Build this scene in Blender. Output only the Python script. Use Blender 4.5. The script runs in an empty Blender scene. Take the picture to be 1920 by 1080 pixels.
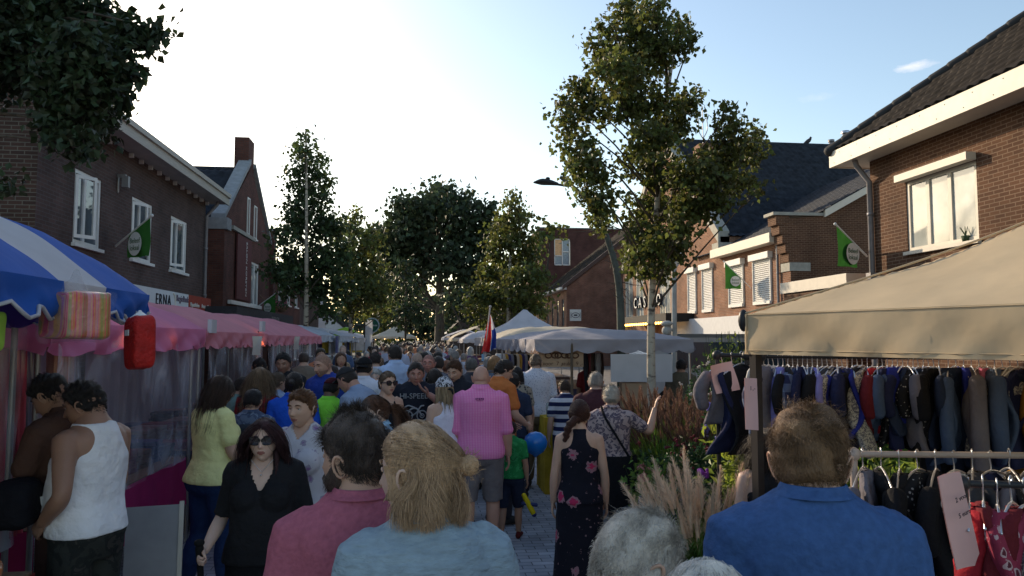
import bpy, math, random
import numpy as np
from mathutils import Vector, Matrix, Euler
C = bpy.context.scene.collection
R = math.radians
random.seed(7); rng = np.random.default_rng(7)
# ---------------------------------------------------------------- camera
CAMZ = 2.0; FOC = 1400.0; YAW = R(6.92); PIT = R(3.92)
cam = bpy.data.cameras.new('camera'); cam.lens = FOC/1920*36; cam.sensor_width = 36
cam.clip_start = .05; cam.clip_end = 3000
co = bpy.data.objects.new('camera', cam); C.objects.link(co)
co.location = (0, 0, CAMZ); co.rotation_euler = (R(90)+PIT, 0, -YAW)
bpy.context.scene.camera = co
cF = np.array([math.sin(YAW), math.cos(YAW), 0.]); cR = np.array([math.cos(YAW), -math.sin(YAW), 0.])
def ray(px, py):
    u = (px-960)/FOC; v = (540-py)/FOC
    h = math.cos(PIT)-v*math.sin(PIT); z = math.sin(PIT)+v*math.cos(PIT)
    return cF+cR*(u/h)+np.array([0, 0, z/h])
CP = np.array([0, 0, CAMZ])
def at(px, py, d): return CP+ray(px, py)*d
def onx(px, py, X): r = ray(px, py); return CP+r*(X/r[0])
def onp(px, py, Z): r = ray(px, py); return CP+r*((Z-CAMZ)/r[2])
# ---------------------------------------------------------------- light
sr = ray(-150, 55); sr = sr/np.linalg.norm(sr)
SEL = math.asin(sr[2]); SAZ = math.atan2(sr[0], sr[1])
SEL = R(20)
W = bpy.data.worlds.new('World'); bpy.context.scene.world = W; W.use_nodes = True
nt = W.node_tree; bg = nt.nodes['Background']
sky = nt.nodes.new('ShaderNodeTexSky'); sky.sky_type = 'NISHITA'; sky.sun_disc = False
sky.sun_elevation = SEL; sky.sun_rotation = SAZ; sky.air_density = 1.15; sky.dust_density = .85; sky.ozone_density = .6
bg.inputs[1].default_value = .125
# two thin wisps of cloud, high on the right
tc = nt.nodes.new('ShaderNodeTexCoord')
def wisp(px, py, sx, sy, amt, colin):
    d = ray(px, py); d = d/np.linalg.norm(d)
    e1 = np.cross(d, [0, 0, 1]); e1 /= np.linalg.norm(e1); e2 = np.cross(e1, d)
    def dot(v):
        n = nt.nodes.new('ShaderNodeVectorMath'); n.operation = 'DOT_PRODUCT'; n.inputs[1].default_value = v
        nt.links.new(tc.outputs['Generated'], n.inputs[0]); return n.outputs['Value']
    def m(op, a, b):
        n = nt.nodes.new('ShaderNodeMath'); n.operation = op
        for i, q in enumerate((a, b)):
            if isinstance(q, (int, float)): n.inputs[i].default_value = q
            else: nt.links.new(q, n.inputs[i])
        return n.outputs[0]
    a = m('POWER', m('ABSOLUTE', m('DIVIDE', m('ADD', dot(e1), m('MULTIPLY', dot(e2), -.6)), sx), 0), 2.)
    b = m('POWER', m('ABSOLUTE', m('DIVIDE', dot(e2), sy), 0), 2.)
    no = nt.nodes.new('ShaderNodeTexNoise'); no.inputs['Scale'].default_value = 34; no.inputs['Detail'].default_value = 7
    no.inputs['Roughness'].default_value = .62
    mp = nt.nodes.new('ShaderNodeMapping'); mp.inputs['Scale'].default_value = (1, 1, 2.6)
    nt.links.new(tc.outputs['Generated'], mp.inputs[0]); nt.links.new(mp.outputs[0], no.inputs[0])
    front = m('GREATER_THAN', dot(d), .5)
    k = m('SUBTRACT', m('MULTIPLY', no.outputs[0], 2.1), m('ADD', a, b))
    k = m('MULTIPLY', m('MAXIMUM', m('MINIMUM', m('SUBTRACT', k, .55), 1.), 0.), amt)
    k = m('MULTIPLY', k, front)
    mx = nt.nodes.new('ShaderNodeMixRGB'); nt.links.new(k, mx.inputs[0]); nt.links.new(colin, mx.inputs[1])
    mx.inputs[2].default_value = (7.5, 6.6, 6.2, 1)
    return mx.outputs[0]
o_ = wisp(1716, 124, .034, .0085, .55, sky.outputs[0])
o_ = wisp(1530, 182, .03, .008, .16, o_)
nt.links.new(o_, bg.inputs[0])
sl = bpy.data.lights.new('sun', 'SUN'); sl.energy = 3.0; sl.angle = R(.5); sl.color = (1., .80, .56)
so = bpy.data.objects.new('sun', sl); C.objects.link(so)
sd = Vector((math.sin(SAZ)*math.cos(SEL), math.cos(SAZ)*math.cos(SEL), math.sin(SEL)))
so.rotation_euler = sd.to_track_quat('Z', 'Y').to_euler(); so.location = (-30, 60, 40)
vs = bpy.context.scene.view_settings
vs.view_transform = 'Standard'; vs.look = 'None'; vs.gamma = 1; vs.use_curve_mapping = False
vs.exposure = .82
bpy.context.scene.cycles.max_bounces = 6
bpy.context.scene.cycles.transparent_max_bounces = 16
# ---------------------------------------------------------------- mesh helpers
ORG = {}
class MB:
    def __init__(s): s.V = []; s.F = []; s.n = 0
    def add(s, v, f, m=0, sm=False, T=None):
        v = np.asarray(v, float).reshape(-1, 3)
        if T is not None: v = v@np.array(T)[:3, :3].T+np.array(T)[:3, 3]
        if isinstance(f, np.ndarray): s.F.append((f+s.n, m, sm))
        else:
            by = {}
            for q in f: by.setdefault(len(q), []).append(q)
            for k, l in by.items(): s.F.append((np.array(l)+s.n, m, sm))
        s.V.append(v); s.n += len(v); return s
    def box(s, a, b, m=0, T=None):
        x0, y0, z0 = a; x1, y1, z1 = b
        v = [(x0,y0,z0),(x1,y0,z0),(x1,y1,z0),(x0,y1,z0),(x0,y0,z1),(x1,y0,z1),(x1,y1,z1),(x0,y1,z1)]
        return s.add(v, [(0,3,2,1),(4,5,6,7),(0,1,5,4),(1,2,6,5),(2,3,7,6),(3,0,4,7)], m, False, T)
    def grid(s, P, m=0, sm=True, closeu=False, T=None):
        P = np.asarray(P, float); a, b = P.shape[:2]
        i = np.arange(a-1)[:, None]; j = np.arange(b if closeu else b-1)[None, :]; j2 = (j+1) % b
        f = np.stack([i*b+j, i*b+j2, (i+1)*b+j2, (i+1)*b+j], -1).reshape(-1, 4)
        return s.add(P.reshape(-1, 3), f, m, sm, T)
    def tube(s, pts, rad, n=10, m=0, sm=True, sub=1, T=None, cap=True):
        P = np.array([np.asarray(p, float) for p in pts]); r = np.array([(q, q) if np.isscalar(q) else q for q in rad], float)
        if sub > 1:
            P = cr(P, sub); r = cr(r, sub)
        k = len(P); t = np.gradient(P, axis=0); t /= np.linalg.norm(t, axis=1)[:, None]+1e-9
        x = np.array([1., 0, 0]) if abs(t[0][0]) < .8 else np.array([0, 1., 0])
        x = x-t[0]*(x@t[0]); x /= np.linalg.norm(x); fr = []
        for q in range(k):
            x = x-t[q]*(x@t[q]); x /= np.linalg.norm(x)+1e-9; fr.append((x, np.cross(t[q], x)))
        an = np.linspace(0, 2*np.pi, n, endpoint=False); G = []
        def ring(c, fx, fy, ra, rb): return c+np.cos(an)[:, None]*fx*ra+np.sin(an)[:, None]*fy*rb
        if cap:
            for a in (1., .8, .45): G.append(ring(P[0]-t[0]*min(r[0])*a*.9, *fr[0], *(r[0]*math.sqrt(max(0, 1-a*a))+1e-5)))
        for q in range(k): G.append(ring(P[q], *fr[q], *r[q]))
        if cap:
            for a in (.45, .8, 1.): G.append(ring(P[-1]+t[-1]*min(r[-1])*a*.9, *fr[-1], *(r[-1]*math.sqrt(max(0, 1-a*a))+1e-5)))
        return s.grid(np.array(G), m, sm, True, T)
    def rod(s, a, b, r, n=8, m=0): 
        a = np.array(a, float); b = np.array(b, float); t = b-a; L = np.linalg.norm(t); t /= L
        x = np.cross(t, [0, 0, 1.]) if abs(t[2]) < .9 else np.array([1., 0, 0]); x = x-t*(x@t); x /= np.linalg.norm(x); y = np.cross(t, x)
        an = np.linspace(0, 2*np.pi, n, endpoint=False); c = np.cos(an)[:, None]*x*r+np.sin(an)[:, None]*y*r
        v = np.concatenate([a+c, b+c]); f = [(i, (i+1) % n, n+(i+1) % n, n+i) for i in range(n)]
        s.add(v, f, m, True); s.add(a+c, [tuple(range(n))[::-1]], m); s.add(b+c, [tuple(range(n))], m); return s
    def lathe(s, prof, n=20, m=0, c=(0, 0, 0), T=None, sm=True):
        an = np.linspace(0, 2*np.pi, n, endpoint=False)
        G = np.array([[(c[0]+r*math.cos(a), c[1]+r*math.sin(a), c[2]+z) for a in an] for r, z in prof])
        return s.grid(G, m, sm, True, T)
    def ball(s, c, r, n=12, m=0, T=None, k=8):
        r = (r,)*3 if np.isscalar(r) else r
        ph = np.linspace(-np.pi/2, np.pi/2, k+1); an = np.linspace(0, 2*np.pi, n, endpoint=False)
        G = np.array([[(c[0]+r[0]*math.cos(p)*math.cos(a), c[1]+r[1]*math.cos(p)*math.sin(a), c[2]+r[2]*math.sin(p)) for a in an] for p in ph])
        return s.grid(G, m, True, True, T)
    def build(s, name, mats, parent=None, loc=None, local=False, tagd=None):
        me = bpy.data.meshes.new(name)
        if parent is not None: org = np.zeros(3) if local else ORG[parent.name]
        else: org = np.zeros(3) if loc is None else np.array(loc, float)
        V = (np.concatenate(s.V) if s.V else np.zeros((0, 3)))-(org if not local else 0)
        me.vertices.add(len(V)); me.vertices.foreach_set('co', V.ravel())
        nl = sum(f.size for f, _, _ in s.F); npoly = sum(len(f) for f, _, _ in s.F)
        me.loops.add(nl); me.polygons.add(npoly)
        me.loops.foreach_set('vertex_index', np.concatenate([f.ravel() for f, _, _ in s.F]).astype(np.int32))
        cnt = np.concatenate([np.full(len(f), f.shape[1]) for f, _, _ in s.F])
        me.polygons.foreach_set('loop_start', np.concatenate([[0], np.cumsum(cnt)[:-1]]).astype(np.int32))
        for q in (mats if isinstance(mats, (list, tuple)) else [mats]): me.materials.append(q)
        me.polygons.foreach_set('material_index', np.concatenate([np.full(len(f), m) if np.isscalar(m) else m for f, m, _ in s.F]).astype(np.int32))
        me.polygons.foreach_set('use_smooth', np.concatenate([np.full(len(f), q) for f, _, q in s.F]).astype(bool))
        me.update(calc_edges=True); me.validate()
        o = bpy.data.objects.new(name, me); C.objects.link(o)
        if parent is not None: o.parent = parent; ORG[o.name] = ORG[parent.name]
        else: o.location = org; ORG[o.name] = org
        if tagd: tag(o, *tagd)
        return o
def cr(P, sub):
    P = np.asarray(P, float); Q = np.concatenate([[2*P[0]-P[1]], P, [2*P[-1]-P[-2]]]); out = []
    for i in range(1, len(Q)-2):
        for t in np.arange(sub)/sub:
            a, b, c, d = Q[i-1:i+3]
            out.append(.5*(2*b+(c-a)*t+(2*a-5*b+4*c-d)*t*t+(3*b-a-3*c+d)*t**3))
    out.append(P[-1]); return np.array(out)
def tag(o, label=None, cat=None, group=None, kind=None):
    if label: o['label'] = label
    if cat: o['category'] = cat
    if group: o['group'] = group
    if kind: o['kind'] = kind
    return o
def thing(name, loc, label, cat, group=None, rz=0):
    o = bpy.data.objects.new(name, None); C.objects.link(o); o.location = loc; o.rotation_euler = (0, 0, rz)
    o.empty_display_size = .2; ORG[o.name] = np.array(loc, float); return tag(o, label, cat, group)
def kids(o): return [c for c in C.objects if c.parent == o]
def copy_tree(o, parent=None, ch=None):
    c = o.copy(); C.objects.link(c); c.parent = parent
    for k in list(o.children): copy_tree(k, c)
    return c
# ---------------------------------------------------------------- materials
MC = {}
def nodes(m): m.use_nodes = True; return m.node_tree, m.node_tree.nodes['Principled BSDF']
def N(nt, t, **k):
    n = nt.nodes.new(t)
    for a, b in k.items():
        if a in n.inputs.keys() if isinstance(a, str) else False: n.inputs[a].default_value = b
        else: setattr(n, a, b)
    return n
def c4(c): return (c[0], c[1], c[2], 1)
def pm(name, col, rough=.75, var=.18, scale=6., bump=0., bscale=60., metal=0., spec=.3, transl=0., island=0., alpha=1., coat=0., emit=None, estr=0., stretch=None, col2=None, hue=0.):
    key = (name, tuple(col), rough, var, scale, bump, transl, alpha, island, tuple(col2) if col2 else None)
    if key in MC: return MC[key]
    m = bpy.data.materials.new(name); nt, b = nodes(m); L = nt.links.new
    t = N(nt, 'ShaderNodeTexCoord'); no = N(nt, 'ShaderNodeTexNoise'); no.inputs['Scale'].default_value = scale; no.inputs['Detail'].default_value = 5
    mp = N(nt, 'ShaderNodeMapping'); L(t.outputs['Object'], mp.inputs[0]); L(mp.outputs[0], no.inputs[0])
    if stretch: mp.inputs['Scale'].default_value = stretch
    rp = N(nt, 'ShaderNodeValToRGB'); L(no.outputs[0], rp.inputs[0])
    lo = [max(0, x*(1-var)) for x in col]; hi = [min(1, x*(1+var)) for x in (col2 or col)]
    rp.color_ramp.elements[0].position = .3; rp.color_ramp.elements[1].position = .7
    rp.color_ramp.elements[0].color = c4(lo); rp.color_ramp.elements[1].color = c4(hi)
    out = rp.outputs[0]
    if island:
        g = N(nt, 'ShaderNodeNewGeometry'); hs = N(nt, 'ShaderNodeHueSaturation'); mr = N(nt, 'ShaderNodeMapRange')
        mr.inputs[3].default_value = 1-island; mr.inputs[4].default_value = 1+island
        L(g.outputs['Random Per Island'], mr.inputs[0]); L(mr.outputs[0], hs.inputs['Value']); L(out, hs.inputs['Color'])
        if hue:
            m2 = N(nt, 'ShaderNodeMapRange'); m2.inputs[3].default_value = .5-hue; m2.inputs[4].default_value = .5+hue*.5
            L(g.outputs['Random Per Island'], m2.inputs[0]); L(m2.outputs[0], hs.inputs['Hue'])
        out = hs.outputs[0]
    L(out, b.inputs['Base Color'])
    b.inputs['Roughness'].default_value = rough; b.inputs['Metallic'].default_value = metal; b.inputs['Specular IOR Level'].default_value = spec
    if coat: b.inputs['Coat Weight'].default_value = coat; b.inputs['Coat Roughness'].default_value = .1
    if bump:
        n2 = N(nt, 'ShaderNodeTexNoise'); n2.inputs['Scale'].default_value = bscale; n2.inputs['Detail'].default_value = 4
        L(mp.outputs[0], n2.inputs[0]); bp = N(nt, 'ShaderNodeBump'); bp.inputs['Strength'].default_value = bump; bp.inputs['Distance'].default_value = .02
        L(n2.outputs[0], bp.inputs['Height']); L(bp.outputs[0], b.inputs['Normal'])
    if emit: b.inputs['Emission Color'].default_value = c4(emit); b.inputs['Emission Strength'].default_value = estr
    oo = nt.nodes['Material Output']
    if transl:
        tr = N(nt, 'ShaderNodeBsdfTranslucent'); mx = N(nt, 'ShaderNodeMixShader'); mx.inputs[0].default_value = transl
        L(out, tr.inputs[0]); L(b.outputs[0], mx.inputs[1]); L(tr.outputs[0], mx.inputs[2]); L(mx.outputs[0], oo.inputs[0])
        if name.startswith('leaf'):
            h2 = N(nt, 'ShaderNodeHueSaturation'); h2.inputs['Value'].default_value = 2.2; h2.inputs['Saturation'].default_value = 1.1; h2.inputs['Hue'].default_value = .475
            L(out, h2.inputs['Color']); L(h2.outputs[0], tr.inputs[0])
    if alpha < 1: b.inputs['Alpha'].default_value = alpha
    MC[key] = m; return m
def brick(name, c1, c2, mortar, bw=.21, rh=.066, ms=.006, var=.5):
    m = bpy.data.materials.new(name); nt, b = nodes(m); L = nt.links.new
    g = N(nt, 'ShaderNodeNewGeometry'); sp = N(nt, 'ShaderNodeSeparateXYZ'); L(g.outputs['Position'], sp.inputs[0])
    sn = N(nt, 'ShaderNodeSeparateXYZ'); L(g.outputs['True Normal'], sn.inputs[0])
    ab = N(nt, 'ShaderNodeMath', operation='ABSOLUTE'); L(sn.outputs[0], ab.inputs[0])
    gt = N(nt, 'ShaderNodeMath', operation='GREATER_THAN'); L(ab.outputs[0], gt.inputs[0]); gt.inputs[1].default_value = .5
    mx = N(nt, 'ShaderNodeMix'); L(gt.outputs[0], mx.inputs[0]); L(sp.outputs[0], mx.inputs[2]); L(sp.outputs[1], mx.inputs[3])
    cb = N(nt, 'ShaderNodeCombineXYZ'); L(mx.outputs[0], cb.inputs[0]); L(sp.outputs[2], cb.inputs[1])
    br = N(nt, 'ShaderNodeTexBrick'); L(cb.outputs[0], br.inputs[0])
    br.inputs['Color1'].default_value = c4(c1); br.inputs['Color2'].default_value = c4(c2); br.inputs['Mortar'].default_value = c4(mortar)
    br.inputs['Scale'].default_value = 1; br.inputs['Mortar Size'].default_value = ms; br.inputs['Brick Width'].default_value = bw; br.inputs['Row Height'].default_value = rh
    br.inputs['Mortar Smooth'].default_value = .3
    no = N(nt, 'ShaderNodeTexNoise'); no.inputs['Scale'].default_value = 1.3; no.inputs['Detail'].default_value = 8; L(g.outputs['Position'], no.inputs[0])
    hs = N(nt, 'ShaderNodeHueSaturation'); mr = N(nt, 'ShaderNodeMapRange'); mr.inputs[1].default_value = .3; mr.inputs[2].default_value = .7
    mr.inputs[3].default_value = 1-var*.5; mr.inputs[4].default_value = 1+var*.5
    L(no.outputs[0], mr.inputs[0]); L(mr.outputs[0], hs.inputs['Value']); L(br.outputs[0], hs.inputs['Color']); L(hs.outputs[0], b.inputs['Base Color'])
    b.inputs['Roughness'].default_value = .88; b.inputs['Specular IOR Level'].default_value = .2
    bp = N(nt, 'ShaderNodeBump', invert=True); bp.inputs['Strength'].default_value = .6; bp.inputs['Distance'].default_value = .01
    L(br.outputs['Fac'], bp.inputs['Height']); L(bp.outputs[0], b.inputs['Normal']); return m
def pat(kind, c1, c2, s=20., c3=None, rough=.85):
    """woven or printed cloth patterns in the wearer's own coordinates"""
    m = bpy.data.materials.new('cloth_'+kind); nt, b = nodes(m); L = nt.links.new
    t = N(nt, 'ShaderNodeTexCoord'); sp = N(nt, 'ShaderNodeSeparateXYZ'); L(t.outputs['Object'], sp.inputs[0])
    def M(op, a, b_=0.):
        n = N(nt, 'ShaderNodeMath', operation=op)
        for i, q in enumerate((a, b_)):
            if isinstance(q, (int, float)): n.inputs[i].default_value = q
            else: L(q, n.inputs[i])
        return n.outputs[0]
    def mix(f, a, b_):
        n = N(nt, 'ShaderNodeMixRGB'); L(f, n.inputs[0])
        for i, q in ((1, a), (2, b_)):
            if isinstance(q, tuple): n.inputs[i].default_value = c4(q)
            else: L(q, n.inputs[i])
        return n.outputs[0]
    if kind == 'stripe': f = M('GREATER_THAN', M('SINE', M('MULTIPLY', sp.outputs[2], s)), 0.); col = mix(f, c1, c2)
    elif kind == 'pin': 
        f = M('MULTIPLY', M('ADD', M('SINE', M('MULTIPLY', sp.outputs[0], s)), 1.), .5); g = M('MULTIPLY', M('ADD', M('SINE', M('MULTIPLY', sp.outputs[2], s)), 1.), .5)
        col = mix(M('MULTIPLY', f, M('ADD', M('MULTIPLY', g, .5), .5)), c1, c2)
    elif kind == 'plaid':
        f = M('GREATER_THAN', M('SINE', M('MULTIPLY', sp.outputs[0], s)), 0.); g = M('GREATER_THAN', M('SINE', M('MULTIPLY', sp.outputs[2], s)), 0.)
        col = mix(M('MULTIPLY', M('ADD', f, g), .5), c1, c2)
    elif kind in ('floral', 'dots', 'leopard'):
        v = N(nt, 'ShaderNodeTexVoronoi'); L(t.outputs['Object'], v.inputs[0]); v.inputs['Scale'].default_value = s
        if kind == 'floral':
            no = N(nt, 'ShaderNodeTexNoise'); no.inputs['Scale'].default_value = 45; no.inputs['Detail'].default_value = 3; L(t.outputs['Object'], no.inputs[0])
            dd = M('ADD', v.outputs['Distance'], M('MULTIPLY', M('SUBTRACT', no.outputs[0], .5), .5))
            s2 = N(nt, 'ShaderNodeSeparateColor'); L(v.outputs['Color'], s2.inputs[0]); keep = M('GREATER_THAN', s2.outputs[0], .42)
            col = mix(M('MULTIPLY', M('LESS_THAN', dd, .36), keep), c1, c2)
            col = mix(M('MULTIPLY', M('LESS_THAN', dd, .22), keep), col, c3 or c2)
            v2 = N(nt, 'ShaderNodeTexVoronoi'); L(t.outputs['Object'], v2.inputs[0]); v2.inputs['Scale'].default_value = s*3.3
            col = mix(M('MULTIPLY', M('LESS_THAN', v2.outputs['Distance'], .2), M('GREATER_THAN', no.outputs[0], .53)), col, tuple(min(1, .5*(x+y)+.05) for x, y in zip(c1, c2)))
        else: col = mix(M('LESS_THAN', v.outputs['Distance'], .25 if kind == 'dots' else .4), c1, c2)
    else:
        no = N(nt, 'ShaderNodeTexNoise'); no.inputs['Scale'].default_value = s; no.inputs['Detail'].default_value = 4; no.inputs['Distortion'].default_value = 1.2; L(t.outputs['Object'], no.inputs[0])
        f = M('GREATER_THAN', no.outputs[0], .5); g = M('GREATER_THAN', no.outputs[0], .6); col = mix(g, mix(f, c1, c2), c3 or c1)
    L(col, b.inputs['Base Color']); b.inputs['Roughness'].default_value = rough; b.inputs['Specular IOR Level'].default_value = .2
    n2 = N(nt, 'ShaderNodeTexNoise'); n2.inputs['Scale'].default_value = 22; n2.inputs['Detail'].default_value = 5; L(t.outputs['Object'], n2.inputs[0])
    bp = N(nt, 'ShaderNodeBump'); bp.inputs['Strength'].default_value = .35; bp.inputs['Distance'].default_value = .02; L(n2.outputs[0], bp.inputs['Height']); L(bp.outputs[0], b.inputs['Normal'])
    return m
def glassmat(name, tint=(.05, .06, .07), rough=.04):
    return pm(name, tint, rough=rough, var=.3, scale=1.2, spec=.9)
def film(name, col=(.8, .82, .9), fac=.3):
    m = bpy.data.materials.new(name); nt, b = nodes(m); L = nt.links.new
    b.inputs['Base Color'].default_value = c4(col); b.inputs['Roughness'].default_value = .18; b.inputs['Specular IOR Level'].default_value = .8
    t = N(nt, 'ShaderNodeTexCoord'); mp = N(nt, 'ShaderNodeMapping'); mp.inputs['Scale'].default_value = (2.2, 2.2, 1.1); L(t.outputs['Object'], mp.inputs[0])
    no = N(nt, 'ShaderNodeTexNoise'); no.inputs['Scale'].default_value = 1.6; no.inputs['Detail'].default_value = 6; no.inputs['Distortion'].default_value = .8; L(mp.outputs[0], no.inputs[0])
    bp = N(nt, 'ShaderNodeBump'); bp.inputs['Strength'].default_value = 1; bp.inputs['Distance'].default_value = .05; L(no.outputs[0], bp.inputs['Height']); L(bp.outputs[0], b.inputs['Normal'])
    mr = N(nt, 'ShaderNodeMapRange'); mr.inputs[1].default_value = .45; mr.inputs[2].default_value = .72; mr.inputs[3].default_value = fac*.35; mr.inputs[4].default_value = fac*2.0; L(no.outputs[0], mr.inputs[0])  # patchy opacity stands in for blotchy reflections on the clear plastic
    tr = N(nt, 'ShaderNodeBsdfTransparent'); mx = N(nt, 'ShaderNodeMixShader'); L(mr.outputs[0], mx.inputs[0]); L(tr.outputs[0], mx.inputs[1]); L(b.outputs[0], mx.inputs[2])
    L(mx.outputs[0], nt.nodes['Material Output'].inputs[0]); return m
WHITE = pm('white_paint', (.72, .71, .68), rough=.45, var=.06)
DARKMETAL = pm('dark_metal', (.03, .03, .032), rough=.45, var=.2, metal=.3)
GREYMETAL = pm('grey_metal', (.28, .28, .29), rough=.4, var=.1, metal=.6)
STEEL = pm('steel', (.6, .6, .62), rough=.3, var=.1, metal=.9)
WOOD = pm('wood', (.16, .10, .06), var=.3, stretch=(12, 12, 1.5), scale=4)
CARD = pm('cardboard', (.36, .25, .16), var=.12, rough=.9)
def text_mesh(body, size, T, mat, name, parent, depth=.004, font=None, align='CENTER', spacing=1.):
    cu = bpy.data.curves.new(name, 'FONT'); cu.body = body; cu.size = size; cu.extrude = depth; cu.align_x = align; cu.align_y = 'CENTER'; cu.resolution_u = 3
    cu.space_character = spacing
    o = bpy.data.objects.new(name, cu); C.objects.link(o); dg = bpy.context.evaluated_depsgraph_get()
    me = bpy.data.meshes.new_from_object(o.evaluated_get(dg)); bpy.data.objects.remove(o); bpy.data.curves.remove(cu)
    me.transform(T); me.materials.clear(); me.materials.append(mat)
    ob = bpy.data.objects.new(name, me); C.objects.link(ob); ob.parent = parent
    if parent is not None: me.transform(Matrix.Translation(-Vector(ORG[parent.name]))); ORG[ob.name] = ORG[parent.name]
    return ob
def frame(o, x, y):
    """matrix with local x along x, local y along y at o"""
    x = Vector(x).normalized(); y = Vector(y); z = x.cross(y).normalized(); y = z.cross(x)
    m = Matrix.Identity(4)
    for i in range(3): m[i][0] = x[i]; m[i][1] = y[i]; m[i][2] = z[i]; m[i][3] = o[i]
    return m
CLOTH = {}
def cloth(c, name='cloth', rough=.85):
    if name in ('shirt_cloth', 'denim', 'trouser_cloth'): c = tuple(min(.8, x*1.3+.004) for x in c)
    k = (tuple(c), name)
    if k not in CLOTH: CLOTH[k] = pm(name, c, rough=rough, var=.14, scale=5, bump=.9, bscale=17, spec=.12)
    return CLOTH[k]
def sstep(x): x = np.clip(x, 0, 1); return x*x*(3-2*x)
def fold(V, amp, k=18., seed=0, zs=.5):
    """cloth folds: smooth pseudo noise displacement"""
    r = np.random.default_rng(seed); d = np.zeros(len(V)); w = V+.02*np.sin(V[:, [1, 2, 0]]*23+seed)+.03*np.sin(V[:, [2, 0, 1]]*9+seed*2)
    for i in range(7):
        q = r.normal(0, 1, 3)*np.array((1, 1, zs)); q /= np.linalg.norm(q); kk = k*r.uniform(.6, 2.4); s = np.sin(w@q*kk+r.uniform(0, 6)); d += (1-np.abs(s))**1.6/(kk/k)**.7
    return (d/7-.35)*amp*3
# ================================================================ THE SETTING
g = MB(); xs = np.linspace(-400, 400, 9); ys = np.linspace(-60, 1500, 9)
g.grid(np.array([[(x, y, -.02) for x in xs] for y in ys][::-1]), 0, False)
tag(g.build('ground', pm('earth', (.09, .085, .06), var=.3, scale=.1, bump=.3, bscale=3)), 'grassy earth stretching away beyond the street', 'ground', kind='structure')
PAV = brick('street_pavers', (.38, .40, .45), (.28, .30, .34), (.13, .14, .16), bw=.2, rh=.1, ms=.006, var=.7)
# the paver pattern lies flat: swap its v axis to world y
for l in list(PAV.node_tree.links):
    if l.to_node.type == 'COMBXYZ' and l.to_socket.name == 'Y':
        spx = l.from_node; cbx = l.to_node; PAV.node_tree.links.remove(l); PAV.node_tree.links.new(spx.outputs[1], cbx.inputs[1])
for l in list(PAV.node_tree.links):
    if l.to_node.type == 'MIX' and l.to_socket == l.to_node.inputs[3]: PAV.node_tree.links.remove(l); PAV.node_tree.links.new(spx.outputs[0], l.to_node.inputs[3]) if False else None
g = MB(); g.grid(np.array([[(x, y, 0) for x in (-4.4, 5.2)] for y in np.linspace(140, -6, 12)]), 0, False)
tag(g.build('road', PAV), 'shaded street of dark grey clinker pavers', 'road', kind='structure')
PV2 = pm('pavement_slab', (.17, .16, .15), var=.2, scale=2, bump=.2, bscale=30)
for nm, a, b in (('pavement', -6., -4.4), ('pavement', 5.2, 16.)):
    g = MB(); g.box((a, -6, -.01), (b, 60, .12)); tag(g.build(nm, PV2), 'paved %s footway behind the market stalls' % ('left' if a < 0 else 'right'), 'pavement', kind='structure')
# ---------------------------------------------------------------- building materials
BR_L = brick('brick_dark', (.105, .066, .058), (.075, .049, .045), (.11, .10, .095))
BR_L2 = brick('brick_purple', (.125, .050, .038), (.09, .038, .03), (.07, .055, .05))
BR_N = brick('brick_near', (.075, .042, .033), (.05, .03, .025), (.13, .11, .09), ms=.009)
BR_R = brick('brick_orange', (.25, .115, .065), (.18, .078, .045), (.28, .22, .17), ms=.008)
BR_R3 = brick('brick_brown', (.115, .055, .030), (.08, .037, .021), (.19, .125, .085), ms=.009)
BR_S = brick('brick_red', (.24, .095, .06), (.17, .07, .045), (.22, .18, .15), ms=.007)
TILE = pm('roof_tile', (.026, .031, .043), rough=.75, var=.4, scale=3, spec=.15)
TILE2 = pm('roof_tile_brown', (.030, .026, .024), rough=.95, var=.5, scale=3, spec=.1)
STONE = pm('stone_coping', (.32, .31, .27), var=.15, bump=.2)
ZINC = pm('zinc_pipe', (.22, .21, .22), rough=.5, var=.15, metal=.3)
CREAM = pm('cream_fascia', (.66, .60, .50), rough=.5, var=.05)
GLASS = pm('window_glass', (.10, .12, .14), rough=.03, var=.5, scale=1.5, spec=1.)
GLASSL = pm('window_glass_bright', (.30, .32, .32), rough=.06, var=.35, scale=2.2, spec=1.)
def wallx(mb, X, sg, y0, y1, z0, z1, holes=(), dep=.14, m=0):
    """wall in the plane x=X looking towards sg, with openings (y0,y1,z0,z1)"""
    us = sorted({y0, y1, *[h[0] for h in holes], *[h[1] for h in holes]}); vs_ = sorted({z0, z1, *[h[2] for h in holes], *[h[3] for h in holes]})
    for a, b in zip(us, us[1:]):
        for c, d in zip(vs_, vs_[1:]):
            if any(h[0] <= (a+b)/2 <= h[1] and h[2] <= (c+d)/2 <= h[3] for h in holes): continue
            mb.add([(X, a, c), (X, b, c), (X, b, d), (X, a, d)], [(0, 1, 2, 3) if sg > 0 else (3, 2, 1, 0)], m)
    I = X-sg*dep
    for a, b, c, d in holes:
        mb.add([(X, a, c), (X, b, c), (X, b, d), (X, a, d), (I, a, c), (I, b, c), (I, b, d), (I, a, d)], [(0, 4, 5, 1), (1, 5, 6, 2), (2, 6, 7, 3), (3, 7, 4, 0)], m)
def poly(mb, pts, m=0): mb.add(pts, [tuple(range(len(pts)))], m)
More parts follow.
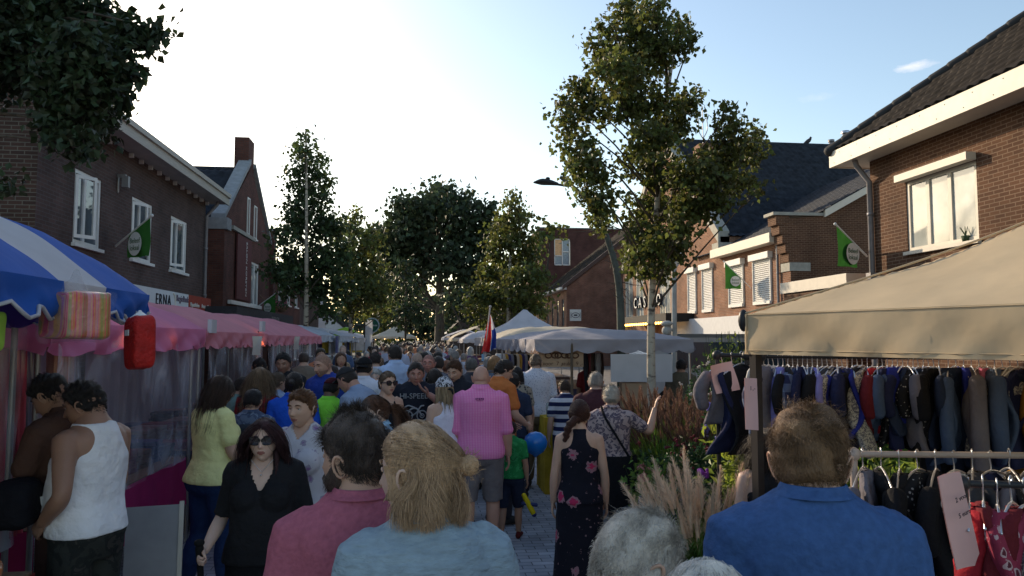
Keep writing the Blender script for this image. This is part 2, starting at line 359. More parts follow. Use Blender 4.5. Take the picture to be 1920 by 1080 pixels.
def window(par, X, sg, y0, y1, z0, z1, cols=(.5,), rows=(), fm=WHITE, gm=GLASS, inset=.07, t=.055, sill=True, name='window'):
    a = X-sg*inset; b = a+sg*.05; lo, hi = min(a, b), max(a, b); f = MB()
    f.box((lo, y0, z0), (hi, y1, z0+t)); f.box((lo, y0, z1-t), (hi, y1, z1)); f.box((lo, y0, z0+t), (hi, y0+t, z1-t)); f.box((lo, y1-t, z0+t), (hi, y1, z1-t))
    for c in cols: yy = y0+(y1-y0)*c; f.box((lo, yy-t*.6, z0+t), (hi, yy+t*.6, z1-t))
    for c in rows: zz = z0+(z1-z0)*c; f.box((lo+.003, y0+t, zz-t*.4), (hi-.003, y1-t, zz+t*.4))
    w = f.build(name, fm, par)
    p = MB(); q = X-sg*(inset-.02); p.add([(q, y0+t, z0+t), (q, y1-t, z0+t), (q, y1-t, z1-t), (q, y0+t, z1-t)], [(0, 1, 2, 3) if sg > 0 else (3, 2, 1, 0)])
    p.build('pane', gm, w)
    if sill: s = MB(); s.box((min(X-sg*.1, X+sg*.07), y0-.05, z0-.06), (max(X-sg*.1, X+sg*.07), y1+.05, z0)); s.build('sill', fm, w)
    return w
def tiled(mb, o, su, sv, W, H, umin=None, umax=None, tw=.25, th=.33, m=0, amp=.022, step=.035):
    o = np.array(o, float); su = np.array(su, float); sv = np.array(sv, float); sv /= np.linalg.norm(sv); su /= np.linalg.norm(su)
    n = np.cross(su, sv); n *= np.sign(n[2])
    umin = umin or (lambda v: 0); umax = umax or (lambda v: W)
    k = max(4, int(W/tw*5)); G = []; r = 0
    while r*th < H-.01:
        for vv, h in ((r*th, step), (min(H, (r+1)*th)-.012, 0.)):
            a, b = umin(vv), umax(vv); u = np.linspace(a, b, k)
            G.append(o+u[:, None]*su+vv*sv+n*(h+amp*np.sin(u/tw*2*np.pi))[:, None])
        r += 1
    G = np.array(G); f = n@np.cross(G[0, 1]-G[0, 0], G[1, 0]-G[0, 0])
    return mb.grid(G[:, ::-1] if f < 0 else G, m, True)
def pipe(par, x, y, z0, z1, kick=(0, 0), r=.045, name='downpipe'):
    p = MB(); pts = [(x, y, z0), (x, y, z1-.45), (x+kick[0]*.9, y+kick[1]*.9, z1-.12), (x+kick[0], y+kick[1], z1)]
    p.tube(pts, [r]*4, 10)
    for z in np.arange(z0+.4, z1-.5, 1.3): p.lathe([(r+.002, -.03), (r+.012, -.03), (r+.012, .03), (r+.002, .03)], 10, c=(x, y, z))
    return p.build(name, ZINC, par)
def Y(px, py, X): return onx(px, py, X)[1]
def Z(px, py, X): return onx(px, py, X)[2]
# ---------------------------------------------------------------- left near house
XL = -6.0; y0 = Y(66, 400, XL); y1 = Y(384, 450, XL); e = 5.85
b1 = thing('brick_house', (XL, y0, 0), 'long dark brick house with a pale gutter board behind the pink stalls', 'house')
holes = [(Y(a, 400, XL), Y(b, 400, XL), z0, z1) for a, b, z0, z1 in ((138, 189, 3.67, 4.98), (247, 286, 3.67, 4.98), (321, 352, 3.67, 4.98))]
w = MB(); wallx(w, XL, 1, y0, y1, 0, e, holes)
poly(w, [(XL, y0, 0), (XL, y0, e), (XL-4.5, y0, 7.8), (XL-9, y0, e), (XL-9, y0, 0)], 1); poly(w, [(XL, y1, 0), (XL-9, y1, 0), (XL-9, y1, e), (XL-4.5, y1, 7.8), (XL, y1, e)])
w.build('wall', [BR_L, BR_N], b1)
for k, h in enumerate(holes):
    window(b1, XL, 1, *h, cols=(.42,), gm=GLASS, t=.07)
    s = MB(); yy = h[0]+(h[1]-h[0])*.42
    # the opened casement
    T = Matrix.Translation((XL-.02, h[0]+.06, 0))@Matrix.Rotation(R(-24 if k else -34), 4, 'Z'); L_ = (h[1]-h[0])*.36
    for bx in (((-.02, 0, h[2]+.1), (.02, L_, h[2]+.16)), ((-.02, 0, h[3]-.16), (.02, L_, h[3]-.1)), ((-.02, 0, h[2]+.16), (.02, .05, h[3]-.16)), ((-.02, L_-.05, h[2]+.16), (.02, L_, h[3]-.16))): s.box(*bx, 0, T)
    s.build('open_casement', WHITE, b1)
rf = MB()
tiled(rf, (XL+.5, y0-.1, e+.22), (0, 1, 0), (-5, 0, 2.0), y1-y0+.5, 5.4)
tiled(rf, (XL-9.5, y1+.4, e+.1), (0, -1, 0), (5, 0, 2.0), y1-y0+.5, 5.4)
rf.build('roof', TILE, b1)
gt = MB(); gt.box((XL+.02, y0-.1, e-.03), (XL+.5, y1+.35, e+.02)); gt.box((XL+.5, y0-.1, e-.06), (XL+.55, y1+.35, e+.24)); gt.box((XL+.551, y0-.1, e+.14), (XL+.60, y1+.35, e+.25))
gt.build('gutter', pm('gutter_board', (.42, .39, .34), var=.12, rough=.6, stretch=(1, .4, 8)), b1)
for y in np.arange(y0+.3, y1, .55): bk = MB(); bk.box((XL+.003, y, e-.12), (XL+.09, y+.05, e-.033)); bk.build('bracket', WHITE, b1)
pipe(b1, XL+.07, y1-.12, .2, e, (.3, 0))
ll = MB(); yy = Y(222, 290, XL); ll.box((XL, yy-.03, 5.2), (XL+.16, yy+.03, 5.26)); ll.box((XL+.10, yy-.05, 5.0), (XL+.22, yy+.05, 5.22)); ll.tube([(XL+.02, yy, 5.25), (XL+.02, yy, 4.9)], [.02, .02], 6)
ll.build('wall_lamp', GREYMETAL, b1)
# shop sign of that house
sy0, sy1 = Y(205, 560, XL), Y(384, 560, XL); ym = Y(341, 560, XL); sb = thing('shop_sign', (XL, sy0, 2.6), 'long white shop sign board ending in a red panel, above the pink stalls', 'sign')
s = MB(); s.box((XL+.01, sy0, 2.62), (XL+.16, ym, 3.12)); s.build('panel', pm('sign_white', (.62, .64, .66), var=.05), sb)
s = MB(); s.box((XL+.01, ym+.002, 2.62), (XL+.162, sy1, 3.12)); s.build('red_panel', pm('sign_red', (.30, .05, .03), var=.1), sb)['label'] = 'rusty red end panel with two small words'
INK = pm('ink', (.02, .02, .03), var=.1); SW = pm('sign_letter_white', (.7, .68, .62), var=.05)
def ltext(txt, X, yc, zc, size, mat, par, sg=1, depth=.006, spacing=1., name='lettering'):
    return text_mesh(txt, size, frame((X+sg*.006, yc, zc), (0, sg, 0), (0, 0, 1)), mat, name, par, depth, spacing=spacing)
ltext('ERNA', XL+.165, Y(292, 560, XL), 2.88, .36, INK, sb, spacing=1.2)
ltext('RegioBank', XL+.165, Y(329, 555, XL), 2.98, .22, pm('sign_blue_grey', (.2, .16, .2)), sb)
ltext('Hypotheken', XL+.165, (ym*.74+sy1*.26), 2.88, .155, SW, sb); ltext('Assurantiën', XL+.165, (ym*.26+sy1*.74), 2.88, .155, SW, sb)
s = MB(); an = np.linspace(-.9, 1.2, 14); yc = Y(312, 560, XL)
s.tube([(XL+.17, yc-.1+.22*math.cos(a), 2.85+.24*math.sin(a)) for a in an], [.022]*14, 6, sub=1); s.build('logo', SW, sb)
fl = thing('security_light', (XL+.1, Y(388, 560, XL), 2.6), 'small white wall light at the end of the shop sign', 'light'); s = MB(); s.ball((XL+.16, Y(388, 560, XL), 2.62), (.12, .14, .1)); s.box((XL-.02, Y(388, 560, XL)-.03, 2.6), (XL+.1, Y(388, 560, XL)+.03, 2.66)); s.build('lamp_housing', WHITE, fl)
# ---------------------------------------------------------------- left gabled salon
X2 = -6.0; y0 = Y(418, 480, X2); y1 = Y(506, 480, X2); ym = (y0+y1)/2; es = 5.55; pk = 8.05
b2 = thing('gabled_house', (X2, y0, 0), 'purple brick house with a tall stepped gable and a chimney at its peak', 'house')
hs_ = [(Y(463, 400, X2), Y(467.5, 400, X2), 5.6, 6.9), (Y(476, 400, X2), Y(481, 400, X2), 5.6, 6.8), (Y(471, 520, X2), Y(485, 520, X2), 3.2, 4.75)]
w = MB(); wallx(w, X2, 1, y0, y1, 0, es, hs_[2:])
for a, b in ((y0, hs_[0][0]), (hs_[0][0], hs_[0][1]), (hs_[0][1], hs_[1][0]), (hs_[1][0], hs_[1][1]), (hs_[1][1], y1)):
    def zt(y): return es+.1+(pk-es-.1)*min(1, max(0, (1-abs(y-ym)/((y1-y0)/2))))
    o_h = [h for h in hs_[:2] if abs(h[0]-a) < 1e-6]
    ybr = [a]+([ym] if a < ym < b else [])+[b]
    for p, q in zip(ybr, ybr[1:]):
        if o_h: 
            h = o_h[0]; poly(w, [(X2, p, es), (X2, q, es), (X2, q, h[2]), (X2, p, h[2])]); poly(w, [(X2, p, min(h[3], zt(p))), (X2, q, min(h[3], zt(q))), (X2, q, zt(q)), (X2, p, zt(p))])
        else: poly(w, [(X2, p, es), (X2, q, es), (X2, q, zt(q)), (X2, p, zt(p))])
poly(w, [(X2, y0, 0), (X2, y0, es+.1), (X2-10, y0, es+.1), (X2-10, y0, 0)]); poly(w, [(X2, y1, 0), (X2-10, y1, 0), (X2-10, y1, es+.1), (X2, y1, es+.1)])
w.box((X2-.25, y1+.001, 0), (X2+.15, y1+.45, es+.75)); w.box((X2-.4, y0-.35, 0), (X2+.12, y0-.001, es-.25))
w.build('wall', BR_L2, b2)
for h in hs_[:2]: window(b2, X2, 1, *h, cols=(), gm=pm('shutter_brown', (.12, .07, .06)), t=.05, sill=True, inset=.02)
window(b2, X2, 1, *hs_[2], cols=(.5,), gm=GLASSL, t=.07)
cp = MB()
for s_, ya, yb in ((-1, y0, ym-.35), (1, y1, ym+.35)):
    a = np.array((X2, ya+s_*.12, es+.1)); c = np.array((X2, yb, pk+.05)); d = np.array((0, 0, .16)); wv = np.array((-.35, 0, 0)); ov = np.array((.07, 0, 0))
    cp.add([a+ov, c+ov, c+wv, a+wv, a+ov+d, c+ov+d, c+wv+d, a+wv+d], [(0, 1, 2, 3), (4, 7, 6, 5), (0, 4, 5, 1), (1, 5, 6, 2), (2, 6, 7, 3), (3, 7, 4, 0)])
cp.box((X2-.4, y0-.38, es-.25), (X2+.2, y0+.12, es+.1)); cp.box((X2-.3, y1-.05, es+.75), (X2+.2, y1+.5, es+.85))
cp.build('coping', pm('coping_grey', (.26, .27, .28), var=.15), b2)
ch = MB(); ch.box((X2-.5, ym-.42, pk-.6), (X2-.02, ym+.42, pk+.98)); ch.build('chimney', BR_L2, b2)
rf = MB(); hw = (y1-y0)/2; sl_ = math.hypot(hw, pk-es-.15)
tiled(rf, (X2-10, y0-.2, es), (1, 0, 0), (0, hw, pk-es-.15), 9.65, sl_); tiled(rf, (X2-.35, y1+.2, es), (-1, 0, 0), (0, -hw, pk-es-.15), 9.65, sl_)
rf.tube([(X2-10, ym, pk-.1), (X2-.5, ym, pk-.1)], [.11, .11], 8); rf.build('roof', TILE, b2)
pipe(b2, X2-.9, y0-.1, .2, 5.35, (-.15, -.1))
ls = MB(); ls.box((X2+.03, Y(425, 560, X2), 3.1), (X2+.14, Y(484, 560, X2), 3.22)); ls.build('lamp_rail', WHITE, b2)
bn = thing('banner_sign', (X2+.1, Y(452, 480, X2), 3.2), 'tall dark red vertical name banner on the purple brick gable', 'sign')
s = MB(); s.box((X2+.04, Y(440, 480, X2), 3.3), (X2+.09, Y(467, 480, X2), 5.42)); s.build('panel', pm('banner_red', (.10, .028, .028), var=.1), bn)
s = MB(); s.box((X2+.02, Y(431, 430, X2), 5.46), (X2+.12, Y(474, 430, X2), 5.58)); s.build('rail', STONE, bn)
text_mesh('SALON KORSTEN', .235, frame((X2+.10, Y(457, 480, X2), 4.36), (0, 0, -1), (0, 1, 0)), pm('banner_letter', (.6, .58, .56)), 'lettering', bn, .004)
# dark shop canopy under it
ac = thing('shop_canopy', (X2+.5, Y(425, 590, X2), 2.4), 'flat dark grey shop canopy below the gabled brick house', 'canopy')
s = MB(); s.box((X2+.02, Y(372, 590, X2), 2.42), (X2+1.0, Y(500, 600, X2), 2.9)); s.build('fascia', pm('canopy_dark', (.035, .035, .04), var=.2), ac)
ltext('KAPSALON', X2+1.003, Y(470, 590, X2)-.8, 2.66, .26, GREYMETAL, ac)
# ---------------------------------------------------------------- further left houses
def simple_house(nm, lab, X, sg, y0, y1, eave, ridge, dep, wm, rm, wins, fm=WHITE, gm=GLASS, gable_front=False, wdt=.9, floors=((1.0, 2.3), (3.6, 4.9)), chim=None, frontmat=None):
    t = thing(nm, (X, y0, 0), lab, 'house'); w = MB(); hl = []
    for k in range(wins):
        yc = y0+(y1-y0)*(k+.5)/wins
        for a, b in floors:
            if b < eave: hl.append((yc-wdt/2, yc+wdt/2, a, b))
    wallx(w, X, sg, y0, y1, 0, eave, hl)
    xb = X-sg*dep; xm = (X+xb)/2
    if gable_front:
        ym = (y0+y1)/2; poly(w, [(X, y0, eave), (X, y1, eave), (X, ym, ridge)]); poly(w, [(xb, y0, eave), (xb, y1, eave), (xb, ym, ridge)])
        for y in (y0, y1): poly(w, [(X, y, 0), (xb, y, 0), (xb, y, eave), (X, y, eave)])
    else:
        for y in (y0, y1): poly(w, [(X, y, 0), (X, y, eave), (xm, y, ridge), (xb, y, eave), (xb, y, 0)], 1 if frontmat else 0)
    poly(w, [(xb, y0, 0), (xb, y1, 0), (xb, y1, eave), (xb, y0, eave)])
    w.build('wall', [wm, frontmat or wm], t)
    for h in hl: window(t, X, sg, *h, cols=(.5,), fm=fm, gm=gm)
    r = MB()
    if gable_front:
        s_ = math.hypot((y1-y0)/2, ridge-eave)+.3
        tiled(r, (min(X, xb)-.2, y0-.25, eave-.15), (1, 0, 0), (0, (y1-y0)/2, ridge-eave), dep+.4, s_); tiled(r, (max(X, xb)+.2, y1+.25, eave-.15), (-1, 0, 0), (0, -(y1-y0)/2, ridge-eave), dep+.4, s_)
    else:
        s_ = math.hypot(dep/2, ridge-eave)+.35
        tiled(r, (X+sg*.3, y0-.15, eave-.12), (0, 1, 0), (-sg*dep/2, 0, ridge-eave), y1-y0+.3, s_); tiled(r, (xb-sg*.3, y1+.15, eave-.12), (0, -1, 0), (sg*dep/2, 0, ridge-eave), y1-y0+.3, s_)
        q = MB(); q.box((min(X+sg*.3, X+sg*.42), y0-.15, eave-.2), (max(X+sg*.3, X+sg*.42), y1+.15, eave)); q.build('gutter', fm, t)
    r.build('roof', rm, t)
    if chim: c = MB(); c.box((chim[0]-.3, chim[1]-.3, ridge-1), (chim[0]+.3, chim[1]+.3, ridge+.9)); c.build('chimney', wm, t)
    return t
simple_house('brick_house', 'dark brick terraced house half hidden by the slender left birch', -6.3, 1, y1+.6, y1+9.5, 5.0, 7.2, 9, BR_L2, TILE, 4)
simple_house('brick_house', 'darkest brick shop house between the left birch and the white pub', -6.6, 1, y1+10, y1+19, 4.6, 7.0, 9, BR_L, TILE2, 4)
t = simple_house('white_house', 'white rendered gabled pub behind the round green sign', -7.2, 1, 50, 58, 3.4, 6.3, 9, pm('white_render', (.5, .5, .52), var=.08), TILE2, 2, gable_front=True, floors=((1., 2.2),))
simple_house('white_house', 'white cottage with steep brown roof left of the oak trunk', -9, 1, 88, 97, 3.4, 8.0, 12, pm('white_render', (.5, .5, .52), var=.08), TILE2, 3, gable_front=False, floors=((1., 2.2),), frontmat=pm('white_render', (.5, .5, .52), var=.08))
simple_house('cottage', 'low cottage with a dark slate roof right of the oak trunk', 3.5, -1, 92, 104, 2.9, 9.5, 13, pm('timber_dark', (.07, .05, .045)), TILE, 3, floors=((.9, 2.1),))
simple_house('white_house', 'small white house with a brown roof far down the street on the left', -19, 1, 104, 114, 3.4, 9, 13, pm('white_render', (.5, .5, .52), var=.08), TILE2, 2, floors=((.9, 2.1),), frontmat=pm('white_render', (.5, .5, .52), var=.08))
# flower baskets
for i, (px, py) in enumerate(((512, 576), (527, 577))):
    p = onx(px, py, X2+.5); bt = thing('flower_basket', p, ('left' if i == 0 else 'right')+' of two hanging flower baskets beside the green flag on the gabled house', 'flower basket', 'hanging flower baskets')
    s = MB(); s.lathe([(0, -.2), (.16, -.15), (.24, 0), (.25, .03)], 12, c=p); s.rod(p+np.array((0, 0, .0)), p+np.array((-.5, 0, .45)), .015, 6); s.build('basket', WOOD, bt)
    f = MB()
    for k in range(260):
        q = rng.normal(0, 1, 3); q /= np.linalg.norm(q); q = p+q*np.array((.3, .3, .22))*rng.uniform(.5, 1)+np.array((0, 0, .08)); f.ball(q, .03, 4, 0 if rng.random() < .85 else 1, k=2)
    f.build('flowers', [pm('plant_dark', (.04, .07, .03)), pm('petal_pink', (.5, .1, .2))], bt)
# ---------------------------------------------------------------- right near house
X3 = 9.0; yf = Y(1632, 350, X3); e3 = 5.62
b3 = thing('brick_house', (X3, yf, 0), 'sunlit brown brick house with broad cream eaves on the right', 'house')
wn = (Y(1834, 400, X3), Y(1700, 400, X3), 3.62, 4.93)
w = MB(); wallx(w, X3, -1, -2, yf, 0, e3, [wn]); poly(w, [(X3, yf, 0), (X3+9, yf, 0), (X3+9, yf, e3), (X3, yf, e3)]); poly(w, [(X3, -2, 0), (X3+9, -2, 0), (X3+9, -2, e3), (X3, -2, e3)])
w.build('wall', BR_R3, b3)
window(b3, X3, -1, *wn, cols=(.37, .68), fm=CREAM, gm=pm('glass_pale_reflection', (.42, .43, .40), rough=.08, var=.3, scale=2, spec=1.), t=.07)  # pale reflection of the panes is put into the glass colour
s = MB(); s.box((X3-.2, wn[0]-.03, wn[3]+.0), (X3-.02, wn[1]+.05, wn[3]+.13)); s.build('shutter_box', CREAM, b3)
s = MB(); yw = wn[0]+.3; s.lathe([(0, 0), (.05, 0), (.07, .1), (0, .1)], 10, c=(X3-.0, yw, wn[2]+.0)); 
for k in range(5): s.tube([(X3, yw, wn[2]+.1), (X3+rng.uniform(-.05, .05), yw+rng.uniform(-.1, .1), wn[2]+.25)], [.012, .004], 5)
s.build('windowsill_plant', pm('plant_dark', (.04, .07, .03)), b3)
ov = .52; fx = X3-ov; ye = yf+.52
fs = MB(); fs.box((fx, -2.5, e3-.03), (X3+9, ye, e3)); fs.box((fx-.03, -2.5, e3-.05), (fx, ye+.03, e3+.27)); fs.box((fx, ye, e3-.05), (X3+9, ye+.03, e3+.27))
for y in np.arange(-2, ye, .62): fs.ball((fx-.031, y, e3+.2), .012, 5, 1, k=2); fs.ball((fx-.031, y+.2, e3+.02), .012, 5, 1, k=2)
fs.build('fascia', [CREAM, GREYMETAL], b3)
rf = MB(); sv = np.array((1, 0, .80)); svn = sv/np.linalg.norm(sv); hm = 4.6
L_ = ye+2.5; H_ = hm*np.linalg.norm(sv)
tiled(rf, (fx-.04, ye, e3+.27), (0, -1, 0), sv, L_, H_, umin=lambda v: v/np.linalg.norm(sv), umax=lambda v: L_)
tiled(rf, (X3+9, ye, e3+.27), (-1, 0, 0), (0, -1, .80), 10, H_, umin=lambda v: 0, umax=lambda v: 9.56-v/np.linalg.norm(sv))
rf.build('roof', TILE2, b3)
rt = MB(); a = np.array((fx-.04, ye, e3+.3)); dv = np.array((1, -1, .80)); nseg = 20
for k in range(nseg): rt.tube([a+dv*hm*k/nseg, a+dv*hm*(k+1.06)/nseg], [.115, .095], 9)
rt.build('ridge_tiles', pm('ridge_dark', (.03, .03, .032)), b3)
c = MB(); cpn = at(1735, 205, 15.5); c.box(cpn+np.array((-.2, -.3, -.8)), cpn+np.array((.7, .3, .1))); c.build('chimney', BR_R3, b3)
pipe(b3, X3-.07, yf-.08, 1.5, e3-.02, (-.3, 0), r=.055)
s = MB(); s.box((X3-.16, yf-.16, 3.2), (X3+.02, yf, 3.32)); s.build('pipe_collar', ZINC, b3)
lo = thing('flat_roofed_annex', (X3-.6, yf+1, 0), 'low cream-edged annex between the brown and the casino houses', 'annex')
s = MB(); s.box((at(1537, 530, 17.2)[0], yf+1.2, 0), (X3+4, yf+4, 3.15)); s.build('wall', BR_R3, lo); s = MB(); s.box((at(1533, 530, 17.2)[0], yf+1.1, 3.15), (X3+4, yf+4.1, 3.42)); s.build('roof_edge', CREAM, lo)
# ---------------------------------------------------------------- casino and its lower wing
X4 = 13.0; yw0 = Y(1482, 500, X4); yw1 = Y(1351, 470, X4); yc1 = Y(1168, 500, X4); ee = 5.55
b4 = thing('brick_wing', (X4, yw0, 0), 'low brick wing with four closed white shutters and a dark tiled roof', 'house')
sh = [(Y(a2, 500, X4), Y(a1, 500, X4)) for a1, a2 in ((1291, 1305), (1318, 1336), (1368, 1394), (1414, 1446))]
sz = (3.45, 5.05)
w = MB(); wallx(w, X4, -1, yw0, yw1, 2.95, ee, [(a, b, *sz) for a, b in sh if a < yw1-.0 and b < yw1], dep=.1)
nw = X4
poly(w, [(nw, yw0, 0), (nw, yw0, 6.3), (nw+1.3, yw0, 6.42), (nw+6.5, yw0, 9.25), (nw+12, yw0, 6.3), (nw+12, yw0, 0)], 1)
for k in range(5): w.box((X4-.06-.11*k, yw0-.002*k, 4.75+.33*k), (X4-.0005, yw0+.62, 5.07+.33*k), 1)
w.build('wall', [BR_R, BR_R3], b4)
pipe(b4, X4-.08, yw0+.8, .1, 5.5, r=.05)
s = MB(); s.box((X4-.62, yw0-.05, 6.41), (X4+1.4, yw0+.7, 6.52)); s.build('cap_stone', STONE, b4); s = MB(); s.box((X4-.04, yw0-.02, 4.42), (X4+.75, yw0+.02, 4.72)); s.box((X4-.04, yw0+.02, 4.42), (X4-.002, yw0+.64, 4.72)); s.build('corner_stone', STONE, b4)
s = MB(); a = np.array((X4+1.3, yw0-.14, 6.36)); b = np.array((X4+6.5, yw0-.14, 9.2)); d = np.array((0, 0, .26)); wv = np.array((0, .13, 0))
s.add([a, b, b+wv, a+wv, a+d, b+d, b+wv+d, a+wv+d], [(0, 3, 2, 1), (4, 5, 6, 7), (0, 1, 5, 4), (3, 7, 6, 2), (0, 4, 7, 3), (1, 2, 6, 5)]); s.build('verge_board', CREAM, b4)
rf = MB(); tiled(rf, (X4-.2, yw0+.35, ee+.24), (0, 1, 0), (6.8, 0, 3.72), yw1-yw0+2.5, math.hypot(6.8, 3.72)+.1, umin=lambda v: 0 if v < 1.6 else -.5, tw=.3)
tiled(rf, (X4+13, yw0-.1, ee+.4), (0, 1, 0), (-6.4, 0, 3.5), yw1-yw0+2.5, math.hypot(6.4, 3.5)+.1)
rf.build('roof', TILE, b4)
s = MB(); s.box((X4-.45, yw0+.65, ee-.02), (X4-.0, yw1+.1, ee+.33)); s.build('fascia', CREAM, b4)
for k, (a, b) in enumerate(sh):
    par = b4 if b < yw1 else None
    if par is None: continue
def shutter(par, X, a, b, z0, z1):
    f = MB(); n = int((z1-z0)/.075)
    for i in range(n):
        z = z0+(z1-z0)*i/n; f.add([(X-.0, a, z), (X-.0, b, z), (X-.045, b, z+.02), (X-.045, a, z+.02), (X-.0, b, z+.07), (X-.0, a, z+.07)], [(0, 3, 2, 1), (3, 5, 4, 2)])
    f.box((X-.07, a-.04, z0-.05), (X+.02, a, z1)); f.box((X-.07, b, z0-.05), (X+.02, b+.04, z1)); f.box((X-.1, a, z0-.12), (X+.02, b, z0-.0))
    o = f.build('shutter', WHITE, par); q = MB(); q.box((X-.2, a-.12, z1), (X-.0, b+.12, z1+.24)); q.build('shutter_box', WHITE, o)
for a, b in sh[2:]: shutter(b4, X4, a, b, *sz)
b5 = thing('casino_building', (X4, yw1, 0), 'big orange brick building with a stone coped gable and lit entrance canopy', 'building')
ym = (yw1+yc1)/2; eg = 6.5; pkk = 12.9
cw = [(Y(b, 500, X4), Y(a, 500, X4), 3.2, 6.0) for a, b in ((1172, 1186), (1192, 1206), (1236, 1256))]
w = MB(); wallx(w, X4, -1, yw1, yc1, 2.95, eg, cw); poly(w, [(X4, yw1, eg), (X4, yc1, eg), (X4, ym, pkk)])
poly(w, [(X4, yw1, 0), (X4+16, yw1, 0), (X4+16, yw1, eg), (X4, yw1, eg)]); poly(w, [(X4, yc1, 0), (X4+16, yc1, 0), (X4+16, yc1, eg), (X4, yc1, eg)])
w.box((X4+.02, yw1, 0), (X4+.4, yc1, 2.95)); w.build('wall', BR_R, b5)
for h in cw: window(b5, X4, -1, *h, cols=(.5,), fm=CREAM, gm=GLASSL, t=.09)
for a, b in sh[:2]: shutter(b5, X4, a, b, 3.35, 5.2)
rf = MB(); hw = (yc1-yw1)/2; sl_ = math.hypot(hw, pkk-eg)
tiled(rf, (X4+.35, yw1-.1, eg), (1, 0, 0), (0, hw, pkk-eg), 16, sl_, tw=.3, th=.36, step=.05, amp=.03); tiled(rf, (X4+16.3, yc1+.1, eg), (-1, 0, 0), (0, -hw, pkk-eg), 16, sl_, tw=.3, th=.36)
rf.tube([(X4+.3, ym, pkk), (X4+16.3, ym, pkk)], [.14, .14], 8); rf.build('roof', TILE, b5)
cp = MB()
for ya, yb in ((yw1, ym), (yc1, ym)):
    a = np.array((X4, ya, eg-.3)); c = np.array((X4, yb, pkk+.1)); d = np.array((0, 0, .55)); wv = np.array((.42, 0, 0)); ov_ = np.array((-.1, 0, 0))
    cp.add([a+ov_, c+ov_, c+wv, a+wv, a+ov_+d, c+ov_+d, c+wv+d, a+wv+d], [(0, 1, 2, 3), (4, 7, 6, 5), (0, 4, 5, 1), (1, 5, 6, 2), (2, 6, 7, 3), (3, 7, 4, 0)])
cp.box((X4-.25, yw1-.35, eg-.75), (X4+.5, yw1+.35, eg-.3)); cp.build('coping', STONE, b5)
c = MB(); p = at(1319, 312, 31.5); c.box(p+np.array((-.3, -.4, -1.5)), p+np.array((.3, .4, .9))); c.build('chimney', BR_R, b5)
an_ = thing('rooftop_antenna', p+np.array((0, 0, .9)), 'thin looped metal antenna standing on the casino chimney', 'antenna')
s = MB(); q = p+np.array((0, 0, .9)); s.rod(q, q+np.array((0, 0, 1.6)), .02, 6)
for k in (-1, 1): s.tube([q+np.array((0, 0, .3)), q+np.array((.2*k, 0, .7)), q+np.array((.16*k, 0, 1.2)), q+np.array((0, 0, 1.0))], [.02]*4, 6, sub=4)
s.build('aerial', GREYMETAL, an_)
def onridge(px): r = ray(px, 250); t = ym/r[1]; return np.array((r[0]*t, ym, pkk+.12))
for i, (px, py, r, h) in enumerate(((1585, 240, .17, .75), (1558, 246, .13, .22))):
    q = onridge(px); f = thing('roof_flue', q, ('taller steel flue pipe on the dark roof ridge', 'short dark vent cowl on the roof ridge between bird and flue')[i], 'flue'); s = MB(); s.lathe([(r, -.6), (r, h), (0, h)], 12, c=q); s.lathe([(r*1.35, h-.08), (r*1.35, h+.04), (0, h+.08)], 12, c=q); s.build('pipe', STEEL if i == 0 else ZINC, f)
# bird
q = onridge(1514); bd = thing('bird', q, 'dark pigeon perched on the far roof ridge', 'bird')
s = MB(); s.tube([q+cR*(-.22)+np.array((0, 0, .02)), q+np.array((0, 0, .12)), q+cR*.14+np.array((0, 0, .26)), q+cR*.17+np.array((0, 0, .36))], [(.02, .03), (.1, .12), (.08, .08), (.05, .05)], 10, sub=3)
s.tube([q+cR*.19+np.array((0, 0, .36)), q+cR*.27+np.array((0, 0, .34))], [.018, .004], 6); s.rod(q+np.array((0, 0, -.1)), q+np.array((0, 0, .08)), .012, 5); s.rod(q+cR*.05+np.array((0, 0, -.1)), q+cR*.05+np.array((0, 0, .08)), .012, 5); s.build('body', pm('pigeon', (.04, .04, .05)), bd)
# white shop band below the wing and the shop windows
sf = thing('shop_unit', (X4-.3, yw0, 0), 'white panelled shop front with grey windows below the shuttered wing', 'shop')
ys0, ys1 = yw0, Y(1276, 610, X4); s = MB(); wallx(s, X4-.25, -1, ys0, ys1, 1.95, 2.95); s.box((X4-.249, ys0, 2.94), (X4+.1, ys1, 2.96)); 
s.box((X4-.25, ys1-.3, 0), (X4, ys1, 1.95)); s.box((X4-.25, ys0+6.6, 0), (X4, ys0+6.9, 1.95)); s.box((X4-.15, ys0, 0), (X4, ys1, .5)); s.build('white_band', pm('white_band', (.62, .62, .62), var=.05), sf)
for k, (a, b) in enumerate(((ys0+.2, ys0+3.3), (ys0+3.4, ys0+6.5), (ys0+7., ys1-.35))): window(sf, X4-.14, -1, a, b, .5, 1.93, cols=(.33, .66), fm=pm('frame_grey', (.45, .46, .48)), gm=GLASS, inset=.02, sill=False)
